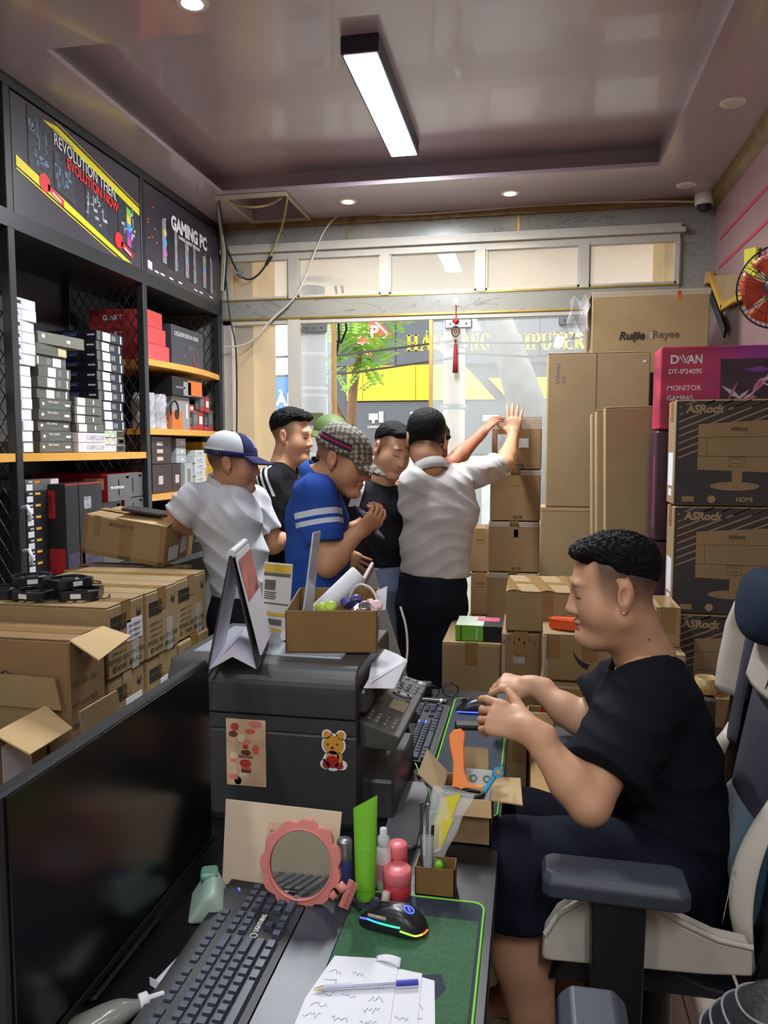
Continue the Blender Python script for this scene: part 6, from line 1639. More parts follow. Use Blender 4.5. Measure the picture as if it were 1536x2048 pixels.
for (u, v, sc) in ((.35, .62, 1), (.75, .57, 1), (.45, .95, 1.3), (.68, .95, 1.2), (.95, .78, 1)):
 b = wrap('button', bmesh_, cp_, onp(u, v, 0)); b.rotation_euler = qn.to_euler(); b.scale = (sc, sc, 1)
m = MB(); m.tube([onp(.58 + .2 * math.cos(a), .635 + .035 * math.sin(a), .002) for a in [2 * PI * k / 22 for k in range(22)]], .002, 6, closed=True); m.build('dial_ring', M('dial_silver', (170, 172, 174), .3, metal=.5), cp_)
m = MB(); m.slab(onp(.49, .615, .0), onp(.67, .615, .0), onp(.67, .655, .0), onp(.49, .655, .0), .003); m.build('ok_button', M('dial_silver'), cp_)
m = MB(); m.lathe([(.011, 0), (.01, .003), (.0001, .0035)], 14, onp(.86, .94, 0), nn); m.build('start_button', M('start_pale', (160, 180, 160), .4), cp_)
for k in range(3):
 m = MB(); m.cbox((X1 + .075, .06 + .03 * k, .15 + .02 * (k == 0)), (.03, .05 if k == 0 else .012, .008), .002); m.build('output_flap', DARKP, pr_)
# stickers on the printer
st_ = empty('sticker_sheet', (-.583, 1.4985, .906), 0, 'pink and cream sheet of assorted stickers on the printer side', 'sticker')
m = MB(); m.cbox((0, 0, 0), (.088, .0012, .145), .0004); m.build('sheet', M('sheet_pinkcream', (216, 186, 150), .5, noise=.22, scale=16), st_)
rr = random.Random(8)
for k in range(17):
 cx, cz = rr.uniform(-.035, .035), -.062 + .0078 * k; n_ = rr.choice([4, 10, 12]); rx, rz_ = rr.uniform(.007, .016), rr.uniform(.005, .011)
 m = MB(); m.prism([(cx + rx * math.cos(2 * PI * q / n_ + .78), cz + rz_ * math.sin(2 * PI * q / n_ + .78)) for q in range(n_)], -.0004, (0, -.0006 - .00003 * k, 0), (1, 0, 0), (0, 0, 1)); m.build('small_sticker', [M('stk_red', (186, 70, 66), .5), M('stk_pink', (222, 140, 130), .5), M('stk_cream', (236, 220, 186), .5), M('stk_brown', (110, 62, 50), .5), M('stk_salmon', (216, 110, 86), .5)][k % 5], st_)
text('BACON', M('stk_brown'), (0, -.0016, -.008), (1, 0, 0), (0, 0, 1), width=.03, parent=st_, bold=.03)
bs = empty('bear_sticker', (-.392, 1.4985, .925), 0, 'die-cut teddy bear sticker with red trousers on the printer side', 'sticker')
def disc(par, cx, cz, rx, rz_, mt, lay, nm='sticker_shape', n=20):
 m = MB(); m.prism([(cx + rx * math.cos(2 * PI * q / n), cz + rz_ * math.sin(2 * PI * q / n)) for q in range(n)], -.0005, (0, -.0004 * lay, 0), (1, 0, 0), (0, 0, 1)); return m.build(nm, mt, par)
BEAR = M('bear_tan', (214, 152, 60), .5, noise=0); TRO = M('bear_red', (170, 40, 40), .5, noise=0)
for (cx, cz, rx, rz_) in ((0, .012, .026, .024), (-.014, .033, .011, .011), (.016, .033, .011, .011), (-.002, -.022, .021, .022), (-.017, -.03, .012, .011), (.016, -.03, .013, .011)): disc(bs, cx, cz, rx, rz_, WHITE, 0, 'white_border')
for (cx, cz, rx, rz_) in ((-.014, .033, .008, .008), (.016, .033, .008, .008), (0, .012, .022, .02), (-.002, -.014, .014, .014), (.013, -.014, .006, .012)): disc(bs, cx, cz, rx, rz_, BEAR, 1.5, 'bear_shape')
for (cx, cz, rx, rz_) in ((-.003, -.024, .015, .013), (-.016, -.031, .008, .008), (.012, -.032, .009, .007)): disc(bs, cx, cz, rx, rz_, TRO, 2.4, 'trousers')
for (cx, cz, r_) in ((-.012, .013, .0022), (.008, .014, .0022), (-.003, .006, .0028)): disc(bs, cx, cz, r_, r_, INK, 3, 'face_dot')
# things on the printer
PZ = DZ + .349
o, w_, l_, h_ = open_carton('open brown box of odds and ends on top of the printer', -.552, -.350, 1.61, 1.89, PZ, PZ + .094, M('card_dull'), .003, 'open_box')
o.rotation_euler = (0, 0, math.radians(10.5))
m = MB(); m.lathe([(.0001, -.09), (.021, -.089), (.024, -.08), (.024, .09), (.021, .095), (.0001, .096)], 24, (-.465, 1.76, PZ + .085), (.62, .25, .62)); tag(m.build('paper_roll', PAPER), 'white paper roll sticking out of the box on the printer', 'roll')
m = MB(); m.slab((-.515, 1.66, PZ + .01), (-.508, 1.72, PZ + .01), (-.488, 1.745, PZ + .255), (-.492, 1.70, PZ + .255), .004); o = m.build('acrylic_card', M('acrylic_edge', (196, 202, 208), .1, noise=.1, alpha=.75)); tag(o, 'tall clear acrylic strip standing in the box on the printer', 'card')
rr = random.Random(4)
for k, (dx, dy, dz, mt, nm, lb) in enumerate(((-.45, 1.66, .085, M('clip_lime', (170, 196, 70), .3), 'clear_case', 'clear case with a lime disc in the box on the printer'), (-.40, 1.70, .094, M('violet_plastic', (70, 60, 130), .3), 'violet_gadget', 'violet plastic gadget in the box on the printer'), (-.372, 1.66, .088, M('chrome', (190, 190, 196), .15, metal=.9), 'chrome_gadget', 'shiny chrome gadget in the box on the printer'), (-.35, 1.69, .085, M('pale_pink_plastic', (226, 190, 190), .3), 'pink_gadget', 'pale pink plastic piece in the box on the printer'))):
 m = MB(); m.cbox((0, 0, 0), (.05, .03, .02), .006, 0, Euler((.5 * k, .4 - .3 * k, .7 * k)).to_matrix()); m.lathe([(.014, 0), (.014, .006), (.009, .008)], 14, (.012, -.006, .008), (.2, -.6, .7)); o = m.build(nm, mt, None, (dx, dy, PZ + dz)); tag(o, lb, 'gadget')
cable([(-.42, 1.74, PZ + .08), (-.40, 1.74, PZ + .135), (-.36, 1.74, PZ + .125), (-.34, 1.72, PZ + .09)], .0035, M('cable_white'), 'white cable loop rising from the box on the printer')
cable([(-.41, 1.67, PZ + .09), (-.385, 1.66, PZ + .112), (-.365, 1.68, PZ + .10), (-.35, 1.67, PZ + .085)], .003, BLACKP, 'short dark cable across the box on the printer')
m = MB(); m.slab((-.355, 1.78, PZ + .06), (-.335, 1.78, PZ + .065), (-.335, 1.80, PZ + .118), (-.362, 1.80, PZ + .105), .002); tag(m.build('folded_slip', PAPER), 'folded white slip at the back corner of the box on the printer', 'paper')
# desk calendar
cal = empty('desk_calendar', (-.612, 1.545, PZ - .001), math.radians(13), 'tent-shaped desk calendar on the printer, seen end-on', 'calendar')
for s in (-1, 1):
 m = MB(); m.slab((s * .052, -.10, .002), (s * .052, .10, .002), (s * .003, .10, .235), (s * .003, -.10, .235), .004 * -s); m.build('stand_board', M('calendar_board', (44, 44, 46), .5), cal)
 m = MB(); m.slab((s * .0475, -.098, .005), (s * .0475, .098, .005), (s * .0005, .098, .232), (s * .0005, -.098, .232), .001 * -s); m.build('inner_face', M('calendar_lining', (206, 204, 214), .6), cal)
m = MB(); m.prism([(-.049, .003), (-.049, .001), (0, .028), (.049, .001), (.049, .003), (0, .046), ][::-1], .196, (0, .098, 0), (1, 0, 0), (0, 0, 1)); m.build('folded_base', M('calendar_lining'), cal)
for k in range(6):
 m = MB(); m.slab((.0555 + .0006 * k, -.094, .03), (.0555 + .0006 * k, .094, .03), (.0072 + .0006 * k, .094, .236), (.0072 + .0006 * k, -.094, .236), -.0004); m.build('page', PAPER, cal)
def oncal(v, z, t=.004):
 s = (z - .002) / .233; return (.052 - .049 * s + .0058 + t, v, z)
m = MB(); m.slab(oncal(-.088, .13), oncal(.088, .13), oncal(.088, .225), oncal(-.088, .225), -.0004); m.build('picture', M('calendar_picture', (196, 120, 110), .5, noise=.5, scale=18), cal)
m = MB(); m.slab(oncal(-.03, .085), oncal(.06, .085), oncal(.06, .15), oncal(-.03, .15), -.0008); m.build('picture_patch', M('calendar_blue', (110, 96, 140), .5, noise=.5, scale=30), cal)
gm = MB()
for r_ in range(5):
 for c_ in range(7):
  gm.slab(oncal(-.075 + .023 * c_, .04 + .011 * r_), oncal(-.067 + .023 * c_, .04 + .011 * r_), oncal(-.067 + .023 * c_, .045 + .011 * r_), oncal(-.075 + .023 * c_, .045 + .011 * r_), -.0006)
go = gm.build('dates', M('date_grey', (150, 140, 146), .6), cal); go['kind'] = 'stuff'
m = MB(); m.tube([(0, -.097, .238), (0, .097, .238)], .009, 10); m.build('spiral_cover', M('spiral_grey', (196, 198, 196), .4), cal)
# table card with print, acrylic standee, crumpled tissue
o = empty('table_card', (-.608, 1.76, PZ), math.radians(-18), 'white and yellow printed table card standing behind the calendar', 'card')
m = MB(); m.slab((-.042, 0, 0), (.042, 0, 0), (.042, .02, .17), (-.042, .02, .17), -.003); m.build('panel', M('card_grey', (206, 206, 200), .4, noise=.03), o)
def onc(x, z): return (x, .02 * z / .17 - .0006, z)
def cq(x0, x1, z0, z1, mt, nm='printed_bar'):
 m = MB(); m.slab(onc(x0, z0), onc(x1, z0), onc(x1, z1), onc(x0, z1), .0006); m.build(nm, mt, o)
YC = M('card_yellow', (206, 168, 60), .5); GC = M('card_dark', (92, 90, 80), .6)
cq(-.04, .04, .147, .166, YC); cq(-.04, .04, .138, .145, GC); cq(-.036, -.004, .104, .128, GC); cq(-.03, .03, .042, .05, YC); cq(-.034, .02, .02, .034, GC); cq(-.04, .04, .07, .073, GC); cq(-.036, .02, .004, .012, YC)
for k in range(4): cq(-.036, -.004 + .004 * (k % 2), .082 + .005 * k, .0845 + .005 * k, GC)
m = MB(); m.grid(lambda u, v: (-.545 + (.035 * (1 - v * .75)) * math.cos(2 * PI * u) * (1 + .15 * math.sin(6 * PI * u)), 1.72 + .035 * (1 - v * .8) * math.sin(2 * PI * u), PZ + .045 * v + .006 * math.sin(9 * u * PI) * (1 - v)), 24, 8, 0, True, True); tag(m.build('tissue', PAPER), 'crumpled white tissue between the calendar and the box', 'tissue')
o = empty('desk_calendar', (-.445, 2.09, DZ), math.radians(7), 'grey tent-shaped stand behind the box, its ridge just above it', 'calendar')
for s in (-1, 1):
 m = MB(); m.slab((s * .14, -.15, .002), (s * .14, .15, .002), (s * .003, .15, .45), (s * .003, -.15, .45), .004 * -s); m.build('stand_board', M('standee_grey', (120, 120, 118), .6, noise=.08), o)
m = MB(); m.tube([(0, -.15, .452), (0, .15, .452)], .006, 8); m.build('ridge', M('ridge_pink', (190, 166, 160), .5), o)
# loose papers poking from the printer side, white cable
fan_ = [V(q) for q in ((-0.366, 1.789, 1.067), (-0.337, 1.794, 1.063), (-0.305, 1.779, 1.056), (-0.280, 1.763, 1.048), (-0.283, 1.598, 1.031))]
for k in range(4):
 q = V((-0.326, 1.531, 1.062)) + V((0, 0, .002 * k)); m = MB(); m.slab(q, q + (fan_[k + 1] - fan_[k]) * .25, fan_[k + 1], fan_[k], .0008)
 tag(m.build('loose_sheet', PAPER), f'white sheet fanned out over the printer panel, {["innermost", "second", "third", "outermost"][k]}', 'paper', 'sheets fanned over the printer panel')
cable([(-.30, 1.78, .99), (-.285, 1.80, 1.04), (-.29, 1.82, 1.11), (-.31, 1.84, 1.16)], .003, M('cable_white'), 'thin white wire rising beside the fanned sheets')
cable([(-.645, 1.50, DZ + .348), (-.67, 1.47, DZ + .30), (-.685, 1.44, DZ + .2), (-.68, 1.42, DZ + .006)], .0028, BLACKP, 'thin black wire running over the printer\'s corner to the monitor')
# glasses and a black case at the far desk end
gs = empty('eyeglasses', (-.270, 2.385, DZ + .003), math.radians(25), 'black-rimmed glasses folded at the far end of the desk', 'glasses')
for s in (-1, 1):
 m = MB(); m.tube([(s * .032 + .026 * math.cos(a), 0, .024 + .02 * math.sin(a)) for a in [2 * PI * k / 18 for k in range(18)]], .002, 6, closed=True); m.build('rim', BLACKP, gs)
 m = MB(); m.tube([(s * .058, 0, .03), (s * .06, .06, .028), (s * .05, .12, .004)], .0025, 6); m.build('temple', BLACKP, gs)
m = MB(); m.tube([(-.007, 0, .028), (0, -.002, .031), (.007, 0, .028)], .0018, 6); m.build('bridge', BLACKP, gs)
o = empty('torch', (-.285, 2.325, DZ + .012), 0, 'small black torch with a silver band lying by the glasses', 'torch')
m = MB(); m.tube([(-.04, 0, 0), (.04, -.005, 0)], .011, 12); m.build('barrel', BLACKP, o)
m = MB(); m.tube([(.02, -.004, 0), (.027, -.0045, 0)], .0118, 12); m.build('band', STEEL, o)
m = MB(); m.cbox((0, 0, .02), (.06, .03, .04), .004); tag(m.build('small_speaker', BLACKP, None, (-.335, 2.43, DZ)), 'small black box with a bright dot behind the glasses', 'speaker')
m = MB(); m.bb(-.12, -.02, 2.36, 2.45, 0, .012); m.bb(-.11, -.03, 2.37, 2.44, .012, .0124); 
o = bevel(m.build('tablet_case', DARKP, None, (0, 0, DZ)), .003); tag(o, 'flat dark case with a green rim at the far corner of the desk', 'case')
m = MB(); m.tube([(-.115, 2.365, .0125), (-.03, 2.36, .0125), (-.024, 2.37, .0125), (-.024, 2.44, .0125)], .002, 6); m.build('green_rim', NEON, o)
# ------------------------------------------------------------------ people: smooth bodies grown from a distance field
A_ = lambda *p: np.array(p, float)
def nrm(v): return v / np.linalg.norm(v)
def smin(a, b, k):
 if k <= 0: return np.minimum(a, b)
 h = np.clip(.5 + .5 * (b - a) / k, 0, 1)
 return b + (a - b) * h - k * h * (1 - h)
def smax(a, b, k): return -smin(-a, -b, k)
def rc(a, b, ra, rb):
 a, b = np.array(a, float), np.array(b, float); ab = b - a; L2 = ab @ ab
 def f(P):
  t = np.clip(((P - a) @ ab) / L2, 0, 1)
  return np.linalg.norm(P - a - t[:, None] * ab, axis=1) - (ra + (rb - ra) * t)
 return f
def cc(a, b, ra, rb, ea=.02):
 """cone with a flat end at b"""
 a, b = np.array(a, float), np.array(b, float); g = rc(a, b + (b - a) * .2, ra, rb + (rb - ra) * .2); d = nrm(b - a)
 return lambda P: smax(g(P), (P - b) @ d, .006)
def el(c, r, R=None):
 c = np.array(c, float); r = np.array(r, float)
 def f(P):
  q = P - c
  if R is not None: q = q @ R.T
  k0 = np.linalg.norm(q / r, axis=1); k1 = np.linalg.norm(q / (r * r), axis=1) + 1e-9
  return k0 * (k0 - 1) / k1
 return f
def ec(a, b, ra, rb, side):
 """elliptic cone: ra=(along side, across) at a, rb at b"""
 a, b = np.array(a, float), np.array(b, float); ab = b - a; L2 = ab @ ab; s = np.array(side, float); s = s - ab * (s @ ab) / L2; s = nrm(s)
 def f(P):
  q = P - a; t = np.clip((q @ ab) / L2, 0, 1); q = q - t[:, None] * ab
  u = q @ s; w = np.sqrt(np.maximum((q * q).sum(1) - u * u, 0))
  rx = ra[0] + (rb[0] - ra[0]) * t; ry = ra[1] + (rb[1] - ra[1]) * t
  k0 = np.sqrt((u / rx) ** 2 + (w / ry) ** 2); k1 = np.sqrt((u / rx ** 2) ** 2 + (w / ry ** 2) ** 2) + 1e-9
  return k0 * (k0 - 1) / k1
 return f
def union(prims, k=.02):
 def f(P):
  d = None
  for p in prims:
   kk = k
   if isinstance(p, tuple): p, kk = p
   e = p(P); d = e if d is None else smin(d, e, kk)
  return d
 return f
def minus(f, g, k=.004): return lambda P: smax(f(P), -g(P), k)
def surf(f, lo, hi, h):
 """surface-nets mesh of f = 0; only blocks near the surface are sampled finely"""
 B = 6
 lo, hi = np.array(lo, float), np.array(hi, float)
 nb = np.ceil((hi - lo) / (h * B)).astype(int); n = nb * B
 ci = np.stack(np.meshgrid(*[np.arange(k) for k in nb], indexing='ij'), -1).reshape(-1, 3)
 dc = f(lo + (ci * B + (B - 1) / 2) * h)
 D = np.repeat(np.repeat(np.repeat(dc.reshape(nb), B, 0), B, 1), B, 2)
 act = ci[np.abs(dc) < h * B * 1.15 + h]
 off = np.stack(np.meshgrid(*[np.arange(B)] * 3, indexing='ij'), -1).reshape(-1, 3)
 for i in range(0, len(act), 1500):
  idx = (act[i:i + 1500, None, :] * B + off[None]).reshape(-1, 3)
  D[idx[:, 0], idx[:, 1], idx[:, 2]] = f(lo + idx * h)
 S_ = D < 0
 cells = np.zeros(np.array(D.shape) - 1, int)
 for a in (0, 1):
  for b in (0, 1):
   for c in (0, 1): cells += S_[a:D.shape[0] - 1 + a, b:D.shape[1] - 1 + b, c:D.shape[2] - 1 + c]
 mask = (cells > 0) & (cells < 8)
 I = np.argwhere(mask); num = -np.ones(mask.shape, int); num[mask] = np.arange(len(I))
 acc = np.zeros((len(I), 3)); cnt = np.zeros(len(I))
 cor = [(a, b, c) for a in (0, 1) for b in (0, 1) for c in (0, 1)]
 for p in cor:
  for ax in range(3):
   if p[ax]: continue
   q = list(p); q[ax] = 1
   d0 = D[I[:, 0] + p[0], I[:, 1] + p[1], I[:, 2] + p[2]]; d1 = D[I[:, 0] + q[0], I[:, 1] + q[1], I[:, 2] + q[2]]
   m = (d0 < 0) != (d1 < 0)
   t = d0[m] / (d0[m] - d1[m]); w = np.array(p, float) + np.zeros((m.sum(), 3)); w[:, ax] += t
   acc[m] += w; cnt[m] += 1
 vs = lo + (I + acc / np.maximum(cnt, 1)[:, None]) * h
 F = []
 for ax in range(3):
  u, v = [(1, 2), (2, 0), (0, 1)][ax]
  sl0 = [slice(1, -1)] * 3; sl0[ax] = slice(0, -1); sl1 = list(sl0); sl1[ax] = slice(1, None)
  a, b = S_[tuple(sl0)], S_[tuple(sl1)]
  for sgn in (0, 1):
   e = np.argwhere(a & ~b if sgn == 0 else ~a & b)
   if not len(e): continue
   for k in range(3):
    if k != ax: e[:, k] += 1
   def at(du, dv):
    q = e.copy(); q[:, u] -= du; q[:, v] -= dv; return num[q[:, 0], q[:, 1], q[:, 2]]
   qd = np.stack([at(1, 1), at(0, 1), at(0, 0), at(1, 0)], 1)
   F.append(qd if sgn == 0 else qd[:, ::-1])
 F = np.concatenate(F) if F else np.zeros((0, 4), int)
 return vs, F[(F >= 0).all(1)]
def np_obj(name, pieces, mat, parent=None, colors=None, loc=None):
 """pieces: list of (verts, quads) joined into one mesh object"""
 vs, fs, n = [], [], 0
 for v, f in pieces: vs.append(v); fs.append(f + n); n += len(v)
 v = np.concatenate(vs); f = np.concatenate(fs)
 me = bpy.data.meshes.new(name)
 me.vertices.add(len(v)); me.loops.add(len(f) * 4); me.polygons.add(len(f))
 w = v - np.array(loc if loc is not None else (0, 0, 0), float)
 me.vertices.foreach_set('co', w.ravel()); me.loops.foreach_set('vertex_index', f.ravel().astype(np.int32))
 me.polygons.foreach_set('loop_start', np.arange(len(f), dtype=np.int32) * 4)
 me.polygons.foreach_set('use_smooth', np.ones(len(f), bool))
 me.update(calc_edges=True); me.validate()
 if colors is not None:
  c = np.concatenate(colors); c = np.concatenate([c, np.ones((len(c), 1))], 1)
  at = me.color_attributes.new('Col', 'FLOAT_COLOR', 'POINT'); at.data.foreach_set('color', c.ravel())
 me.materials.append(mat)
 return wrap(name, me, parent)

SKINM = M('skin', (190, 140, 108), .5, noise=.03, scale=30, vcol=True, spec=.35)
def frame(f, up=(0, 0, 1)):
 r, f2, u = basis(f, up)
 return np.array([r, f2, u])        # rows
def head_sdf(c, R, s=1., fat=0.):
 c = np.array(c, float)
 E = []
 E.append(el((0, -.010, .032), (.076 + .003 * fat, .097, .084)))
 E.append((el((0, .028, -.03), (.059 + .010 * fat, .064, .084)), .03))
 for x in (-1, 1):
  E.append((rc((x * (.044 + .012 * fat), -.004, -.060), (x * .018, .066, -.103), .024 + .009 * fat, .020 + .004 * fat), .025))
  E.append((el((x * .042, .047, -.040), (.028 + .008 * fat, .030, .036)), .035))
  E.append((el((x * .0145, .091, -.040), (.0100, .012, .009)), .006))
  E.append((el((x * .031, .0775, .001), (.0150, .0125, .0125)), .004))
 E.append((rc((-.034, .080, .022), (.034, .080, .022), .014, .014), .014))
 E.append((rc((0, .085, .010), (0, .100, -.033), .0090, .0125), .012))
 E.append((el((0, .101, -.037), (.0135, .0125, .0108)), .006))
 E.append((el((0, .080, -.103), (.024, .018, .017)), .015))
 if fat: E.append((el((0, .030, -.112), (.050, .055, .030)), .03))
 nk = rc((0, -.018, -.05), (0, -.026, -.085), .052 + .012 * fat, .052 + .012 * fat)
 def f(P):
  p = ((P - c) @ R.T) / s
  d = E[0](p)
  for g, k in E[1:]: d = smin(d, g(p), k)
  for x in (-1, 1): d = smax(d, -el((x * .031, .101, .006), (.017, .012, .010))(p), .012) if False else d
  d = smin(d, el((0, .0905, -.066), (.023, .0105, .0068))(p), .005)
  d = smin(d, el((0, .0880, -.078), (.020, .0100, .0074))(p), .005)
  d = smax(d, -rc((-.001, .0995, -.0715), (.024, .0955, -.0750), .0034, .003)(p), .003); d = smax(d, -rc((.001, .0995, -.0715), (-.024, .0955, -.0750), .0034, .003)(p), .003)
  for x in (-1, 1):
   Re = np.array([[1, x * -.25, 0], [x * .25, 1, .25], [0, -.25, 1]]); Re = Re / np.linalg.norm(Re, axis=1)[:, None]
   e = el((x * (.080 + .004 * fat), -.012, -.004), (.0105, .020, .033), Re)(p)
   e = smax(e, -el((x * (.0925 + .004 * fat), -.006, -.002), (.010, .0115, .021), Re)(p), .004)
   e = smin(e, el((x * (.078 + .004 * fat), -.004, -.036), (.0085, .009, .010))(p), .006)
   d = smin(d, e, .005)
  return smin(d, nk(p), .03) * s
 return f
def head_color(c, R, s, skin, hairc=(30, 26, 24), fade=True, stub=.75, hl=(.045, .45)):
 c = np.array(c, float); sk = np.array(lin(skin)); hc = np.array(lin(hairc))
 def f(P):
  p = ((P - c) @ R.T) / s; x, y, z = p.T; ax = np.abs(x)
  col = np.repeat(sk[None], len(P), 0)
  def blend(w, k): 
   nonlocal col
   w = np.clip(w, 0, 1)[:, None]; col = col * (1 - w) + np.array(k) * w
  blend(np.exp(-(((x) / .034) ** 2 + ((z + .072) / .0125) ** 2) ** 2) * (y > .08) * .45, lin((150, 74, 66)))
  blend(np.exp(-((ax - .08) / .02) ** 2 - ((z + .004) / .04) ** 2 - ((y + .01) / .03) ** 2) * .18, lin((180, 80, 60)))
  ln = hl[0] + hl[1] * y
  if fade:
   t = np.clip((z - (ln - .095)) / .09, 0, 1) * np.clip((.052 - y) / .018, 0, 1) * np.clip((z + .085) / .05, 0, 1) * np.clip((ax - .02) / .02 + (y < 0), 0, 1)
   ear = (ax > .0775) & (np.abs(z + .006) < .042) & (y > -.034) & (y < .014)
   blend(t ** .9 * stub * np.where(ear, .0, 1), hc)
  blend(np.exp(-(((ax - .032) / .019) ** 2) ** 2 - ((z - .026 + .15 * (ax - .03)) / .0045) ** 2) * (y > .05) * .85, hc)
  blend(np.exp(-(((ax - .031) / .0145) ** 2) ** 3 - ((z + .0055 - .05 * 0) / .0022) ** 2) * (y > .06) * .95, hc)
  return col
 return f
def hair_sdf(c, R, s=1., thick=.0, hl=(.045, .45), fringe=.012, spike=.004, flat=0.):
 c = np.array(c, float)
 a = el((0, -.010, .032), (.076, .097, .084)); b = rc((-.040, .068, .092), (.040, .068, .092), fringe, fringe)
 def f(P):
  p = ((P - c) @ R.T) / s; x, y, z = p.T
  ln = hl[0] + hl[1] * y; tp = np.clip((z - ln) / .045, 0, 1); d = smin(a(p) - .0015 - (.007 + thick * np.clip((z - .02) / .08, 0, 1)) * tp ** .7, b(p), .03)
  wx = x + .006 * np.sin(90 * y + 50 * z) + .004 * np.sin(170 * z - 60 * y); st = np.sin(430 * wx + 70 * y) * np.sin(190 * wx - 150 * y + 90 * z + 2) + .8 * np.sin(260 * wx + 210 * y - 160 * z) * np.sin(330 * z + 120 * wx)
  d = d + spike * .45 * st * np.clip((z - .03) / .05, 0.25, 1)
  ln = hl[0] + hl[1] * y + .004 * np.sin(170 * x + 90 * y)
  ln = ln + np.maximum(0, np.abs(x) - .045) * np.clip(y / .05, 0, 1) * 1.2
  d = smax(d, ln - z, .006)
  return d * s
 return f
def hand_prims(W, fd, nd, side, curls, s=1., thumb=(.6, .8, -.2), spread=.06, tcurl=.35, splay=None):
 """five-fingered hand: wrist W, finger direction fd, back-of-hand normal nd, side=+1 puts the thumb on fd x nd"""
 W = np.array(W, float); fd = nrm(np.array(fd, float)); nd = np.array(nd, float); nd = nrm(nd - fd * (nd @ fd)); td = np.cross(fd, nd) * side
 pr = [rc(W - fd * .03 * s, W + fd * .02 * s, .026 * s, .026 * s)]
 pr.append((ec(W + fd * .02 * s, W + fd * .082 * s, (.030 * s, .017 * s), (.040 * s, .0135 * s), td), .012))
 pr.append((el(W + fd * .035 * s + td * .022 * s - nd * .008 * s, (.016 * s, .016 * s, .028 * s), np.array([td, nd, fd])), .012))
 offs = (.030, .0105, -.0095, -.028); lens = (.070, .078, .073, .058); rad = (.0092, .0094, .0088, .0078)
 for i in range(4):
  base = W + fd * (.086 - .004 * (i == 3) - .002 * (i == 0)) * s + td * offs[i] * s
  d0 = nrm(fd + td * (1.5 - i) * spread); ang = 0; p = base - fd * .012 * s
  cu = curls[i] if isinstance(curls[i], (tuple, list)) else (curls[i], curls[i], curls[i] * .7)
  q = base; r = rad[i] * s
  pr.append((rc(p, q, r * 1.1, r), .008))
  for j, fr_l in enumerate((.46, .30, .24)):
   ang += cu[j]; d = d0 * math.cos(ang) - nd * math.sin(ang)
   e = q + d * lens[i] * fr_l * s
   pr.append((rc(q, e, r, r * .9), .002)); q = e; r *= .9
 t0 = W + fd * .026 * s + td * .028 * s - nd * .006 * s
 d = nrm(fd * thumb[0] + td * thumb[1] + nd * thumb[2]); t1 = t0 + d * .038 * s
 d2 = nrm(d + (fd * .5 - td * .6) * tcurl - nd * tcurl * .4); t2 = t1 + d2 * .030 * s
 pr.append((rc(t0 - d * .01 * s, t1, .0140 * s, .0110 * s), .010)); pr.append((rc(t1, t2, .0108 * s, .0090 * s), .002))
 return pr
def bounds(pts, pad):
 a = np.array(pts, float); return a.min(0) - pad, a.max(0) + pad

def folds(amp, dirs, freq, seed=0):
 """soft cloth creases: a few warped waves"""
 D_ = [np.array(d, float) for d in dirs]
 def f(P):
  o = 0
  for i, d in enumerate(D_):
   w = .35 * np.sin(P @ A_(7 + i, 9 - 2 * i, 5 + i) * 1.7 + seed + i)
   g = np.sin((P @ d) * freq * (1 + .3 * i) + 3 * w + 1.7 * i + seed)
   o = o + np.clip(np.abs(g), 0, 1) ** .7 * np.clip(.5 + .8 * np.sin(P @ A_(5, -4, 6 + i) + 2 * i + seed), 0, 1)
  return amp * (o / len(D_) - .35)
 return f

